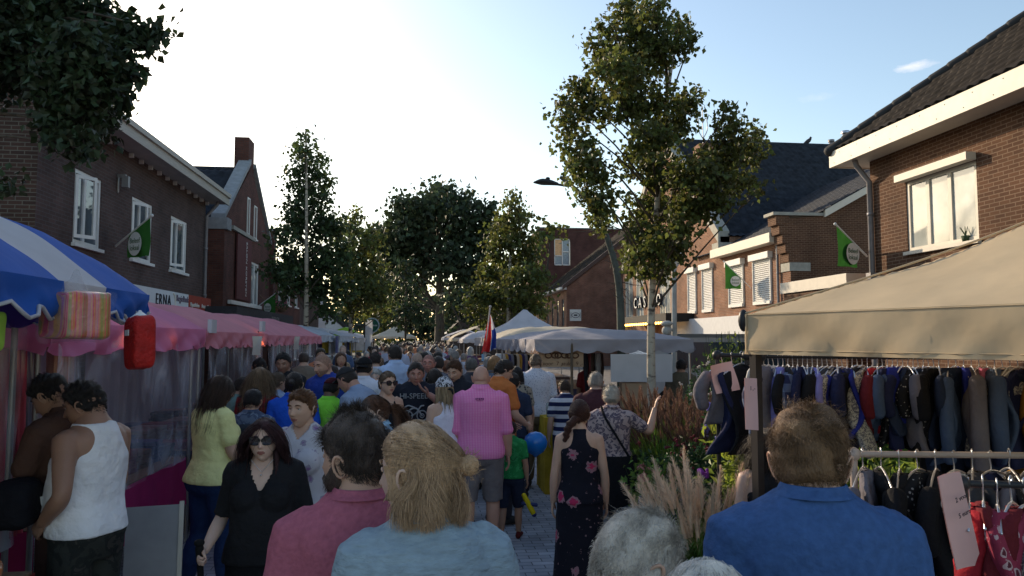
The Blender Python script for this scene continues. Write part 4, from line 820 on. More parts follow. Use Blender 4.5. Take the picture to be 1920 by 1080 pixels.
# paper signs hanging there
def paper(name, lab, px, py, d, w, h, col=(.62, .62, .55), curve=.03, rot=0., tilt=0., lines=None, roll=0.):
    q = at(px, py, d); t = thing(name, q, lab, 'sign'); G = []; M_ = Matrix.Translation(q)@Matrix.Rotation(-YAW+R(rot), 4, 'Z')@Matrix.Rotation(R(tilt), 4, 'X')@Matrix.Rotation(R(roll), 4, 'Y')
    G = np.array([[(w*(u-.5), curve*math.sin(v*3+u*2)-.03*u*u*(curve > 0), h*(.5-v)) for u in np.linspace(0, 1, 8)] for v in np.linspace(0, 1, 10)]); m = MB(); m.grid(G, 0, True, T=M_); m.grid(G[:, ::-1]+np.array((0, .003, 0)), 0, True, T=M_); m.build('sheet', pm('paper', col, var=.05, rough=.9), t)
    if lines:
        for i, (tx, sz, zz) in enumerate(lines): text_mesh(tx, sz, M_@Matrix.Translation((0, -.035-curve, zz))@Matrix.Rotation(R(90), 4, 'X'), INK, 'lettering', t, .0005)
    return t
paper('price_sign', 'long curled paper price list under the second pink valance', 482, 648, 9.6, .13, .24, lines=None); paper('price_sign', 'small curled paper hanging from the farthest pink valance', 556, 643, 13, .11, .22)
for px, py, lab in ((398, 612, 'first'), (492, 612, 'second')):
    q = onx(px, py, XF+.02); m = MB(); m.box((-.02, -.1, -.07), (.02, .1, .07), 0, TM(q[0], q[1], 0, q[2])); tag(m.build('canvas_patch', WHT, None, loc=q), 'white cloth patch clipped on the corner of the %s pink canopy' % ('large' if px < 450 else 'middle'), 'cloth')
# --- hanging cushions
def strp():
    m = bpy.data.materials.new('striped_cloth'); nt, b = nodes(m); L = nt.links.new; t = N(nt, 'ShaderNodeTexCoord'); sp = N(nt, 'ShaderNodeSeparateXYZ'); L(t.outputs['Object'], sp.inputs[0]); a = N(nt, 'ShaderNodeMath', operation='ADD'); L(sp.outputs[0], a.inputs[0]); L(sp.outputs[1], a.inputs[1])
    no = N(nt, 'ShaderNodeTexNoise', noise_dimensions='1D'); L(a.outputs[0], no.inputs['W']); no.inputs['Scale'].default_value = 26; no.inputs['Detail'].default_value = 3; r = N(nt, 'ShaderNodeValToRGB'); L(no.outputs[0], r.inputs[0]); r.color_ramp.interpolation = 'CONSTANT'
    cs = [(.0, (.35, .12, .05)), (.34, (.42, .08, .05)), (.42, (.30, .26, .06)), (.46, (.62, .22, .08)), (.50, (.60, .05, .12)), (.54, (.65, .30, .18)), (.58, (.55, .18, .28)), (.64, (.65, .33, .12)), (.7, (.5, .2, .35))]
    for i, (p_, c) in enumerate(cs): e = r.color_ramp.elements[i] if i < 2 else r.color_ramp.elements.new(p_); e.position = p_; e.color = c4(c)
    L(r.outputs[0], b.inputs['Base Color']); b.inputs['Roughness'].default_value = .35; b.inputs['Coat Weight'].default_value = .6; b.inputs['Coat Roughness'].default_value = .12
    n2 = N(nt, 'ShaderNodeTexNoise'); n2.inputs['Scale'].default_value = 14; n2.inputs['Detail'].default_value = 5; L(t.outputs['Object'], n2.inputs[0]); bp = N(nt, 'ShaderNodeBump'); bp.inputs['Strength'].default_value = .7; bp.inputs['Distance'].default_value = .03; L(n2.outputs[0], bp.inputs['Height']); L(bp.outputs[0], b.inputs['Normal']); return m
def puff(w, dd, h, T, sub=14, amp=.006, rnd=4., seed=0):
    ph = np.linspace(-np.pi/2, np.pi/2, 26); an = np.linspace(0, 2*np.pi, 48, endpoint=False); P, A = np.meshgrid(ph, an, indexing='ij'); sg = lambda v, e: np.sign(v)*np.abs(v)**e; e = 2/rnd
    G = np.stack([w/2*sg(np.cos(P), e)*sg(np.cos(A), e), dd/2*sg(np.cos(P), e)*sg(np.sin(A), e), h/2*sg(np.sin(P), e)], -1); V = G.reshape(-1, 3); V = V*(1+fold(V, amp*12, 22, seed)[:, None]); m = MB(); m.grid(V.reshape(G.shape), 0, True, True, T); return m
q = at(140, 592, 3.35); t = thing('cushion_pack', q, 'stack of pink and orange striped cushions in clear plastic, hanging', 'cushion pack'); M1_ = Matrix.Translation(q)@Matrix.Rotation(-YAW+R(-32), 4, 'Z')
puff(.27, .21, .215, M1_, rnd=9, seed=1).build('cushions', strp(), t); puff(.29, .23, .24, M1_, rnd=8, seed=4, amp=.012).build('plastic_bag', film('bag_film', (.8, .8, .85), .09), t)
m = MB(); m.tube([M1_@Vector((-.02, 0, .10)), M1_@Vector((0, 0, .15)), M1_@Vector((0, 0, .20))], [(.09, .07), (.035, .03), (.012, .012)], 14, sub=4); m.build('bag_neck', film('bag_film_grey', (.5, .5, .52), .35), t)
m = MB(); m.box((-.045, -.128, .03), (.0, -.122, .048), 0, M1_); m.build('label', WHITE, t)
q = at(262, 642, 3.9); t = thing('hanging_cushion', q, 'plump red cushion hanging from the corner of the blue canopy', 'cushion'); M2_ = Matrix.Translation(q)@Matrix.Rotation(-YAW+R(-38), 4, 'Z')@Matrix.Rotation(R(-3), 4, 'Y')
puff(.15, .12, .285, M2_, rnd=5, seed=2).build('cushion', pm('red_fleece', (.42, .015, .012), rough=.6, var=.2, scale=20, bump=.6, bscale=60), t); m = MB(); m.box((-.03, -.064, .035), (.01, -.060, .065), 0, M2_); m.build('label', WHITE, t)
m = MB(); m.tube([M2_@Vector((0, 0, .13)), M2_@Vector((0, 0, .16))], [(.05, .04), (.01, .01)], 10, sub=3); m.build('bag_neck', WHITE, t)
q = at(-14, 622, 2.9); t = thing('hanging_cushion', q, 'lime green cushion just entering the frame at the left edge', 'cushion'); puff(.06, .1, .16, Matrix.Translation(q), rnd=5).build('cushion', pm('lime_cloth', (.3, .5, .06)), t)
# hanging towels behind the plastic at the left
TW = [(.45, .05, .05), (.40, .16, .06), (.45, .42, .48), (.30, .04, .06), (.25, .12, .10), (.42, .40, .46), (.38, .05, .08), (.16, .15, .2), (.4, .2, .12), (.4, .38, .42)]
for i, c in enumerate(TW):
    y = 3.0+i*.28; x = -2.42-.08*(i % 2); h = rng.uniform(.75, 1.15); m = MB(); uu = np.linspace(0, 1, 22); G = np.array([[(x+.03*math.sin(u*22+i)+.02*v, y+.24*u, 1.95-h*v) for u in uu] for v in np.linspace(0, 1, 10)]); m.grid(G, 0, True); m.grid(G[:, ::-1]-np.array((.004, 0, 0)), 0, True)
    tag(m.build('hanging_towel', pm('towel', c, var=.5, scale=5, coat=.5, rough=.4, stretch=(1, 6, .4)), None, loc=(x, y, 1.2)), '%s wrapped cloth hanging behind the plastic at the left, %s along the rail' % (['scarlet', 'orange', 'pale lilac', 'crimson', 'brown', 'pale grey-mauve', 'rose red', 'slate', 'rust', 'silvery'][i], ['nearest', 'second', 'third', 'fourth', 'fifth', 'sixth', 'seventh', 'eighth', 'ninth', 'farthest'][i]), 'towel')
# near left goods table
tq = at(48, 1000, 3.3); tx = tq[0]
s0 = thing('goods_table', (tx, 3.2, 0), 'low table under a dark red cloth in the bottom left corner', 'table'); table(s0, tx-1.5, tx, 2.2, 3.6, .98, WOOD, cloth((.10, .012, .012), 'cloth_red'), .02)
for i, (dx, dy, c, w_) in enumerate(((-.16, .25, (.55, .18, .05), .3), (-.2, .02, (.5, .3, .34), .3), (-.30, -.2, (.45, .2, .12), .3))):
    t = thing('packet', (tx+dx, 3.1+dy, .98), ['orange wrapped cushion lying at the back of the corner table', 'pale pink wrapped cushion lying in the middle of the corner table', 'terracotta wrapped cushion lying nearest on the corner table'][i], 'packet'); puff(w_, .22, .1, TM(tx+dx, 3.1+dy, rng.uniform(-.4, .4), 1.035), rnd=4, seed=i).build('cushion', pm('wrapped_cloth', c, coat=.8, rough=.3, bump=.4, bscale=30), t)
t = thing('shopping_bag', at(40, 930, 3.9)*(1, 1, 0)+np.array((0, 0, .98)), 'bulky black bag held open between the two men at the table', 'bag'); puff(.22, .26, .25, Matrix.Translation(at(30, 945, 3.85)), rnd=3.5, seed=9).build('bag_body', cloth((.012, .012, .016), 'bag_nylon'), t)
q = at(68, 945, 3.9); m = MB(); m.lathe([(.0, 0), (.026, 0), (.034, .09), (.031, .09), (.024, .01)], 14, c=q-np.array((0, 0, .05))); tag(m.build('paper_cup', WHITE, None, loc=q), 'white paper cup beside the black bag', 'cup')
# --- farther left stalls
def stall(lab, x0, x1, y0, y1, ze, zt, mt, kind='dome', val=.14, sc=.3, amp=.04, goods=0, seed=1, pm_=GREYMETAL, group=None):
    t = thing('market_stall', ((x0+x1)/2, y0, 0), lab, 'market stall', group); awning(t, x1-x0, y1-y0, ze, zt, val, sc, amp, kind, [mt], None, TM(x0, y0), flut=.03, seed=seed, n=26); poles(t, ((x0+.05, y0+.05), (x1-.05, y0+.05), (x1-.05, y1-.05), (x0+.05, y1-.05)), 0, ze, .02, pm_)
    table(t, x0+.4, x1-.25, y0+.3, y1-.3, .85, WOOD, DK[seed % 6]); return t
LA = 'market stalls with pale awnings further down the left side'
stall('blue-grey awning immediately beyond the last pink stall', -5.2, -2.35, 17.6, 21, 2.1, 2.45, LGREY, 'gable', seed=4)
stall('grey awning over yellow goods beside the slender birch trunk', -5, -2.3, 21.6, 26, 2.1, 2.42, LGREY, 'gable', seed=5)
stall('pale awning in front of the white pub', -5, -2.25, 27, 31, 2.05, 2.4, WHT, 'gable', seed=6)
stall('small white awning under the yellow-green birch', -5, -2.4, 34, 38, 2.05, 2.4, WHT, 'gable', seed=7)
stall('cream peaked tent far off before the white cottage', -3.6, -.4, 56, 59, 2.2, 3.0, CRM, 'peak', seed=8)
stall('lime green umbrella-like canopy under the round pub sign', -5.4, -3.8, 46, 48, 2.3, 2.75, clothm('canvas_lime', (.30, .50, .03), .3), 'dome', seed=9)
for i in range(9):
    q = at(655+i*4.2 if i < 5 else 560+i*9, 648 if i % 2 else 644, 27 if i < 5 else 20); m = MB(); w_ = .25; m.box((-w_, -.02, -.25), (w_, .02, .2), 0, TM(q[0], q[1], .2*i, q[2]))
    tag(m.build('hanging_goods', pm('goods_%d' % (i % 3), ((.6, .42, .06), (.45, .42, .4), (.1, .1, .2))[i % 3]), None, loc=q), ['small yellow', 'small pale', 'small navy'][i % 3]+' article hanging under the grey awnings on the left', 'goods', 'goods hanging under the grey awnings')
bf = thing('feather_banner', at(682, 690, 33)*(1, 1, 0), 'tall narrow grey feather banner in front of the white pub', 'banner'); m = MB(); G = np.array([[at(676+14*u+8*(1-v)+(4*math.sin(v*3)), 600+62*v, 33) for u in (0, .3, .6, 1.)] for v in np.linspace(0, 1, 10)]); m.grid(G, 0, True); m.build('cloth', LGREY, bf); m = MB(); m.rod(bf.location, at(684, 600, 33), .03); m.build('pole', DARKMETAL, bf)
ps = thing('round_sign', at(697, 610, 43), 'round dark green pub sign with a pale ring and a white bar of letters', 'sign'); q = at(697, 610, 43); fr_ = frame(q, cR, (0, 0, 1)); nv = -cF
for nm, r_, off, mt in (('rim', .44, 0, pm('sign_rim', (.45, .5, .5))), ('disc', .38, .03, pm('sign_green', (.02, .10, .06)))):
    m = MB(); an = np.linspace(0, 2*np.pi, 28, endpoint=False); c = q+nv*off; m.add([c+cR*r_*math.cos(a)+np.array((0, 0, r_*math.sin(a))) for a in an]+[c-nv*.08+cR*r_*math.cos(a)+np.array((0, 0, r_*math.sin(a))) for a in an], [tuple(range(28))]+[(i, 28+i, 28+(i+1) % 28, (i+1) % 28) for i in range(28)]); m.build(nm, mt, ps)
text_mesh('Heineken', .17, frame(q+nv*.035, cR, (0, 0, 1)), SW, 'lettering', ps, .002); text_mesh('★', .16, frame(q+nv*.035+np.array((0, 0, .2)), cR, (0, 0, 1)), pm('star_red', (.5, .05, .04)), 'emblem', ps, .002)
m = MB(); m.rod(q+cR*-.44, q+cR*-1.2, .03); m.build('bracket', DARKMETAL, ps)
# --- right side stalls
q0, q1 = at(1003, 650, 11.5), at(1300, 650, 11.9)
s5 = thing('market_stall', (q0[0], q0[1], 0), 'wide grey stall with a scalloped valance behind the big birch trunk', 'market stall'); Lw = np.linalg.norm((q1-q0)[:2]); ang = math.atan2(q1[1]-q0[1], q1[0]-q0[0])
awning(s5, Lw, 4.6, 2.0, 2.17, .17, .33, .05, 'dome', [GREYC], None, TM(q0[0], q0[1], ang), flut=.02, seed=3)
for px, dd in ((1072, 11.6), (1292, 12.0)): q = at(px, 660, dd); m = MB(); m.rod((q[0], q[1], 0), (q[0], q[1], 2.0), .022); m.build('pole', pm('pole_brown', (.12, .09, .06)) if px < 1100 else STEEL, s5)
m = MB(); a_ = at(1012, 672, 12.3); b_ = at(1262, 672, 12.7); m.box((a_[0], a_[1], .82), (b_[0], b_[1]+1, .86)); m.build('table_top', WOOD, s5); m = MB(); m.box((a_[0]+.1, a_[1]+.1, .02), (b_[0]-.1, a_[1]+.14, .8)); m.build('table_skirt', DK[0], s5)
def board(name, lab, pxa, pya, pxb, pyb, d, mt, dz=.02, lines=()):
    a = at(pxa, pya, d); b = at(pxb, pyb, d); w_ = np.linalg.norm((b-a)[:2]); h = a[2]-b[2]; t = thing(name, (a+b)/2, lab, 'sign' if 'sign' in name else 'board'); T_ = frame((a+b)/2, cR, (0, 0, 1)); m = MB(); m.box((-w_/2, -h/2, -dz), (w_/2, h/2, 0), 0, T_); m.build('panel', mt, t)
    for tx, sz, u, v in lines: text_mesh(tx, sz, T_@Matrix.Translation((u*w_/2, v*h/2, .004)), pm('brown_ink', (.10, .05, .03)), 'lettering', t, .001)
    return t, T_, w_, h
board('blank_board', 'large blank white board hanging in the grey stall right of the trunk', 1145, 664, 1261, 716, 11.65, pm('board_white', (.50, .49, .50), var=.04))
t, T_, w_, h = board('menu_sign', 'tan menu sign with drawn pretzels and prices in the grey stall', 1010, 656, 1094, 688, 11.7, CARD, lines=(('3 voor  7 ,-', .085, -.45, -.62), ('stuks  9 ,-', .085, .5, -.62)))
for u in (-.42, .02, .5):
    m = MB()
    for o_ in (-.05, .05): m.tube([T_@Vector((u*w_/2+o_+.05*math.cos(a), .35*h/2+.04*math.sin(a), .006)) for a in np.linspace(0, 2*np.pi, 12)], [.012]*12, 5, cap=False)
    m.build('pretzel_drawing', pm('brown_ink', (.10, .05, .03)), t)
board('cardboard_box', 'large brown cardboard sheet below the blank white board', 1166, 718, 1216, 766, 11.7, CARD, .3)
for i in range(12):
    q = at(1098+i*4.0 if i < 8 else 1100+(i-8)*9, 664, 12.2+.1*(i % 3)); l = rng.uniform(.3, .75); m = MB(); m.tube([q, q-np.array((0, 0, l*.5)), q-np.array((0, 0, l))], [(.035, .02), (.05, .02), (.03, .015)], 6)
    tag(m.build('hanging_belt', cloth(((.03, .03, .035), (.16, .05, .05), (.3, .28, .26), (.06, .04, .03))[i % 4], 'belt'), None, loc=q), '%s strip of leather or cloth hanging between menu sign and white board' % ('black', 'wine red', 'pale', 'brown')[i % 4], 'goods', 'goods hanging in the grey stall')
RB = 'stalls along the right side of the street'
def rstall(lab, px0, pxw, d, dl, ze, zt, mt, kind, seed, **k): x = at(px0, 650, d)[0]; y = at(px0, 650, d)[1]; return stall(lab, x, x+pxw, y, y+dl, ze, zt, mt, kind, seed=seed, **k)
rstall('cream stall canopy with sunlit corner, hung with clothes, beyond the grey one', 938, 3.0, 17, 4.5, 2.02, 2.3, CRM, 'dome', 1)
rstall('white peaked tent rising above the other stalls right of the flag', 904, 3.0, 22.3, 3.0, 2.05, 3.0, WHT, 'peak', 2, val=.25, amp=0)
rstall('low white stall roof just left of the flag', 868, 3.0, 33.5, 4, 2.0, 2.4, WHT, 'dome', 3)
rstall('pale stall with slanted roof further left of the flag', 848, 3.0, 41, 5, 2.05, 2.75, CRM, 'gable', 4)
rstall('far white stall under the dark tree', 832, 3.0, 52, 6, 2.1, 2.7, WHT, 'gable', 5)
for i in range(14):
    q = at(938+i*5.2, 664, 17.3+.15*i); l = rng.uniform(.5, .9); m = MB(); m.tube([q, q-np.array((0, 0, .06)), q-np.array((0, 0, l))], [(.03, .02), (.13, .04), (.12, .04)], 8, sub=3); c = ((.6, .6, .6), (.5, .35, .1), (.05, .06, .25), (.25, .3, .45), (.03, .03, .03))[i % 5]
    tag(m.build('hanging_garment', cloth(c, 'garment'), None, loc=q), '%s garment hanging under the cream canopy behind the flag' % ('white', 'mustard', 'navy', 'blue-grey', 'black')[i % 5], 'garment', 'garments under the cream canopy')
# --- Dutch flag
fp = thing('striped_flag', at(903, 722, 13)*(1, 1, 0)+np.array((0, 0, .8)), 'red white and blue flag drooping from a slanted pole above the crowd', 'flag'); m = MB(); m.rod(at(900, 760, 13), at(919, 576, 13), .014); m.ball(at(919.3, 575, 13), .025); m.build('pole', pm('pole_pale', (.5, .45, .42)), fp)
m = MB(); G = []
for v in np.linspace(0, 1, 22):
    xl = 917.5-15.5*v**1.1; xr = 919+13*min(1, v*1.6)**.8-(2*v); yl = 584+79*v; yr = 588+66*v; G.append([at(xl+(xr-xl)*u, yl+(yr-yl)*u+2*math.sin(u*9+v*3), 13+.10*math.sin(u*9+v*2)*v) for u in np.linspace(0, 1, 20)])
G = np.array(G); a, b = G.shape[:2]; i = np.arange(a-1)[:, None]; j = np.arange(b-1)[None]; F = np.stack([i*b+j, i*b+j+1, (i+1)*b+j+1, (i+1)*b+j], -1).reshape(-1, 4); uu = (F[:, 0] % b)/b; vv = (F[:, 0]//b)/a
mi = np.where(uu < .58, 0, np.where(vv < .40, 1, 2)); mi = np.where((uu >= .52) & (uu < .60) & (vv > .25), 1, mi); m.add(G.reshape(-1, 3), F, mi, True); m.build('cloth', [clothm('flag_red', (.62, .02, .02), .3), clothm('flag_white', (.7, .7, .72), .3), clothm('flag_blue', (.02, .06, .30), .3)], fp)
m = MB(); m.grid(np.array([[at(903+9*u, 664+13*v, 13.05) for u in (0, .5, 1)] for v in (0, .5, 1)]), 0, True); m.build('lower_fold', clothm('flag_light_blue', (.25, .42, .6), .3), fp)
# --- tan tent at the right
def camw(l, dp, z=0): v = cF*dp+cR*l; return np.array((v[0], v[1], z))
c0 = camw(1.257, 4.0); ev = np.array((.48, -.876)); angT = math.atan2(camw(.48, -.876)[1], camw(.48, -.876)[0])
tt = thing('market_tent', c0, 'big tan pop-up tent over the clothes racks on the right', 'market tent')
# local x runs along the near edge, local y to the left of it, so mirror: start at the other end
c1 = camw(1.257+.48*3, 4-.876*3); Tt = TM(c1[0], c1[1], angT+math.pi); 
# in this frame x runs back to the far corner and y points away from the street when negative; build with y flipped
Tt = Matrix(((Tt[0][0], -Tt[0][1]*1, 0, c1[0]), (Tt[1][0], -Tt[1][1]*1, 0, c1[1]), (0, 0, 1, 0), (0, 0, 0, 1)))
o = awning(tt, 3.0, 3.0, 2.135, 2.98, .215, 1.0, .0, 'peak', [TAN], None, Tt, flut=.013, n=60, sag=.018, seed=6)
for u in (.0, 1.5, 3.0):
    m = MB(); pts = [Tt@Vector((min(2.985, max(.015, u)), -.018, z)) for z in (2.13, 2.03, 1.925)]; m.tube(pts, [.004]*3, 5, cap=False); m.build('seam', TAN, tt)
for v in (.90, .03): m = MB(); m.tube([Tt@Vector((x, -(.013*(v*math.sin(x*8.3+v*4+6)+.5*v*math.sin(x*21-v*5+1.7*math.sin(x*3))+.25*v*math.sin(x*47+v*9))+.012), 2.135-.215*v)) for x in np.linspace(.02, 2.98, 160)], [.0022]*160, 5, cap=False); m.build('hem', TAN, tt)
m = MB(); m.tube([Tt@Vector((3-1.5*t, 1.5*t, 2.14+.845*(t*.72+.28*t**3))) for t in np.linspace(0, 1, 20)], [.006]*20, 6); m.build('hip_seam', TAN, tt)
def corner(x, y): v = Tt@Vector((x, y, 0)); return (v[0], v[1])
for cx, cy in ((2.97, .03), (2.97, 2.97), (.03, 2.97)): q = corner(cx, cy); m = MB(); m.box((-.022, -.022, 0), (.022, .022, 2.13), 0, TM(q[0], q[1], angT)); m.build('leg', pm('tent_leg', (.035, .028, .025)), tt)
m = MB(); 
for a, b in (((2.95, .05), (.05, .05)), ((2.95, .05), (2.95, 2.95))): m.rod((*corner(*a), 1.98), (*corner(*b), 1.98), .012)
m.build('truss', DARKMETAL, tt)
m = MB(); q = corner(3.02, -.0); m.ball((q[0], q[1], 2.10), (.03, .03, .06), 8); m.build('corner_fitting', DARKMETAL, tt)
# --- racks and garments
GC = {'navy': (.018, .022, .06), 'black': (.012, .012, .014), 'dark plaid': None, 'royal blue': (.02, .03, .22), 'crimson': (.32, .02, .03), 'maroon': (.12, .015, .02), 'faded denim': (.06, .09, .16), 'dark denim': (.02, .03, .06), 'mustard': (.35, .17, .03), 'white printed': (.5, .48, .46), 'grey': (.14, .13, .15), 'pink': (.45, .12, .2), 'spotted': None, 'floral': None, 'charcoal': (.04, .04, .045), 'orange-red': (.4, .06, .03), 'magenta': (.5, .03, .16), 'lilac blue': (.2, .2, .5), 'cow-spotted': None, 'paisley': None}
GM = {k: cloth(v, 'garment') for k, v in GC.items() if v}; GM['dark plaid'] = pat('plaid', (.015, .02, .06), (.12, .16, .26), 60); GM['spotted'] = pat('dots', (.012, .012, .014), (.3, .28, .26), 45); GM['floral'] = pat('floral', (.25, .03, .06), (.45, .3, .3), 22, (.1, .02, .03)); GM['cow-spotted'] = pat('camo', (.5, .48, .44), (.015, .015, .015), 26, (.015, .015, .015)); GM['paisley'] = pat('camo', (.42, .40, .34), (.10, .10, .12), 60, (.2, .18, .2))
RAILP = {}
def garment(lab, kind, colr, q, ang, L, w_, th=.035, seed=0, hang=STEEL):
    t = thing('hanging_garment', q, lab, 'garment'); T_ = TM(q[0], q[1], ang, q[2])
    hm_ = MB(); hm_.tube([(0, 0, .0), (.012, 0, .02), (0, 0, .03), (-.014, 0, .015), (0, 0, -.03), (0, 0, -.055)], [.0028]*6, 5, sub=3, T=T_, cap=False); hm_.tube([(-w_*.42, 0, -.12), (-w_*.2, 0, -.075), (0, 0, -.055), (w_*.2, 0, -.075), (w_*.42, 0, -.12)], [.005]*5, 6, sub=3, T=T_); hm_.build('hanger', hang, t)
    r = np.random.default_rng(seed); m = MB(); Z_ = np.linspace(0, 1, 16); n = 26; an = np.linspace(0, 2*np.pi, n, endpoint=False)
    if kind in ('shirt', 'dress', 'jacket'):
        W_ = np.interp(Z_, [0, .02, .08, .2, 1], [.12, .3, .5, .46, .50 if kind != 'dress' else .75])*w_
    elif kind == 'top': W_ = np.interp(Z_, [0, .05, .2, 1], [.35, .40, .42, .42])*w_
    else: W_ = np.interp(Z_, [0, .1, 1], [.36, .4, .34])*w_
    G = np.stack([W_[:, None]*np.cos(an)[None], (th*np.interp(Z_, [0, .2, 1], [.6, 1, 1.3]))[:, None]*np.sin(an)[None]*(1+.35*np.sin(an*5+seed)[None]), np.broadcast_to((-.065-L*Z_-.03*0)[:, None], (16, n))], -1)
    G[..., 2] -= (np.abs(G[..., 0])/w_)**1.5*.09*(kind in ('shirt', 'dress', 'jacket')); V = G.reshape(-1, 3); V[:, 1] += fold(V, .012, 20, seed, .15); V[:, 0] += fold(V, .01, 14, seed+5, .3); G = V.reshape(G.shape); G = np.concatenate([G[:1]*.3+G[:1].mean(1, keepdims=True)*.7, G, G[-1:]*.7+G[-1:].mean(1, keepdims=True)*.3]); tw = r.uniform(-.5, .5)*np.clip((-G[..., 2]-.1)/L, 0, 1)+.25*np.sin(G[..., 2]*9+seed); cx_, cy_ = G[..., 0].copy(), G[..., 1].copy(); G[..., 0] = cx_*np.cos(tw)-cy_*np.sin(tw)+.02*np.sin(G[..., 2]*7+seed); G[..., 1] = cx_*np.sin(tw)+cy_*np.cos(tw)+.015*np.sin(G[..., 2]*11+seed*2); G[..., 2] += cx_*r.uniform(-.25, .25)*np.clip((-G[..., 2]-.2)/L, 0, 1)
    m.grid(G, 0, True, True, T_)
    b = m.build({'shirt': 'shirt_body', 'dress': 'dress_body', 'jacket': 'jacket_body', 'top': 'top_body'}.get(kind, 'trouser_body'), GM[colr], t)
    if kind in ('shirt', 'jacket'):
        for sg in (-1, 1): m = MB(); l = .2 if kind == 'shirt' else L*.85; m.tube([(sg*w_*.42, 0, -.14), (sg*(w_*.5+.03), .01, -.14-l*.5), (sg*(w_*.5+.02), .0, -.14-l)], [(.05, th), (.055, th*1.1), (.045, th)], 8, sub=3, T=T_); m.build('sleeve', GM[colr], b)
    return t
def rail(lab, a, b, z, r=.016, mt=DARKMETAL, legs=True, low=0.):
    t = thing('clothes_rack', ((a[0]+b[0])/2, (a[1]+b[1])/2, 0), lab, 'clothes rack'); m = MB(); m.rod((a[0], a[1], z), (b[0], b[1], z), r); m.ball((a[0], a[1], z), r*2.2); m.ball((b[0], b[1], z), r*2.2); m.build('rail', mt, t)
    if legs:
        for q in (a, b): m = MB(); m.rod((q[0], q[1], .02), (q[0], q[1], z), .016); m.rod((q[0]-.25*cF[0], q[1]-.25*cF[1], .03), (q[0]+.25*cF[0], q[1]+.25*cF[1], .03), .014); m.build('leg', mt, t)
    return t
LABS = set()
def hangrow(where, a, b, z, items, seed, yaw0=75, flare=25, hang=STEEL):
    n = len(items); r = np.random.default_rng(seed); base = math.atan2(b[1]-a[1], b[0]-a[0]); cnt = {}
    for i, (kind, colr, L, w_) in enumerate(items):
        f = (i+.5)/n; q = np.array((a[0]+(b[0]-a[0])*f, a[1]+(b[1]-a[1])*f, z+.0)); nb = items[i-1][1] if i else (items[1][1]); nx_ = items[i+1][1] if i+1 < n else None
        kn = {'shirt': 'shirt', 'top': 'top', 'dress': 'dress', 'jacket': 'jacket', 'trousers': 'pair of trousers'}[kind]
        lab = '%s %s on the %s, %s' % (colr, kn, where, ('at its left end' if i == 0 else 'at its right end' if nx_ is None else 'between %s and %s' % (nb, nx_)))
        if lab in LABS: continue
        LABS.add(lab); q = q-np.array((0, 0, r.uniform(0, .012)))
        garment(lab, kind, colr, q, base+R(yaw0+r.uniform(-flare, flare)), L*r.uniform(.92, 1.08), w_, r.uniform(.03, .05), seed*50+i, hang)
ra0, ra1 = camw((1425-960)/1400*5.0, 5.0), camw((2000-960)/1400*4.7, 4.7)
rail('long black clothes rack under the front edge of the tan tent', ra0, ra1, 1.885)
def seq(s): return [tuple(x) for x in s]
top_items = [('top', 'white printed', .42, .30), ('top', 'grey', .44, .3), ('top', 'lilac blue', .5, .28), ('shirt', 'black', .38, .34), ('shirt', 'dark plaid', .36, .34), ('shirt', 'navy', .40, .34), ('dress', 'dark plaid', .50, .34), ('shirt', 'black', .45, .36), ('shirt', 'spotted', .42, .34), ('shirt', 'charcoal', .46, .36), ('shirt', 'navy', .42, .34), ('shirt', 'royal blue', .44, .36), ('dress', 'royal blue', .46, .34), ('shirt', 'black', .44, .34), ('shirt', 'maroon', .42, .34), ('top', 'crimson', .40, .30), ('shirt', 'spotted', .44, .34), ('top', 'navy', .42, .30), ('shirt', 'navy', .46, .34), ('dress', 'dark denim', .40, .32), ('shirt', 'black', .46, .36), ('shirt', 'spotted', .42, .34), ('trousers', 'dark denim', .85, .34), ('trousers', 'black', .85, .34)]
jx = [('jacket', 'faded denim', .55, .44), ('trousers', 'dark denim', .88, .36), ('jacket', 'grey', .70, .44), ('top', 'pink', .42, .3), ('jacket', 'faded denim', .52, .44), ('jacket', 'dark denim', .58, .46), ('jacket', 'navy', .6, .44), ('dress', 'mustard', .85, .32), ('jacket', 'charcoal', .62, .44), ('shirt', 'pink', .5, .4), ('jacket', 'maroon', .6, .44)]
def L_(a, b, f): return a+(b-a)*f
mix_ = [('shirt', 'dark plaid', .44, .36), ('top', 'charcoal', .5, .3), ('dress', 'navy', .42, .34), ('shirt', 'lilac blue', .36, .32), ('shirt', 'paisley', .40, .34), ('top', 'navy', .5, .3), ('dress', 'paisley', .45, .34), ('shirt', 'faded denim', .44, .36), ('top', 'royal blue', .38, .3), ('shirt', 'grey', .46, .34), ('shirt', 'black', .4, .34), ('shirt', 'dark denim', .48, .36)]
top_items = [x for i, y in enumerate(top_items) for x in ([y, mix_[(i//2) % 12]] if i % 2 else [y])]; jx = [x for i, y in enumerate(jx) for x in ([y, mix_[(i*5+3) % 12]] if i % 2 else [y])]
hangrow('upper rack', L_(ra0, ra1, .0), L_(ra0, ra1, .60), 1.885, top_items, 3, 62, 32); hangrow('upper rack'+' right', L_(ra0, ra1, .61), L_(ra0, ra1, 1.), 1.885, jx, 5, 48, 30)
lr0, lr1 = camw((1343-960)/1400*5.4, 5.4), camw((1398-960)/1400*5.3, 5.3); rail('short rack end sticking out left of the tan tent', lr0, lr1, 1.885)
hangrow('short left rack', lr0, lr1, 1.885, [('shirt', 'grey', .4, .3), ('dress', 'navy', .55, .34), ('dress', 'black', .6, .36)], 9, 60)
rb0, rb1 = camw((1592-960)/1400*3.3, 3.3), camw((2000-960)/1400*3.25, 3.25); rail('middle clothes rack with a pale rail behind the man in blue', rb0, rb1, 1.50, .014, pm('rail_beige', (.38, .30, .25), rough=.4))
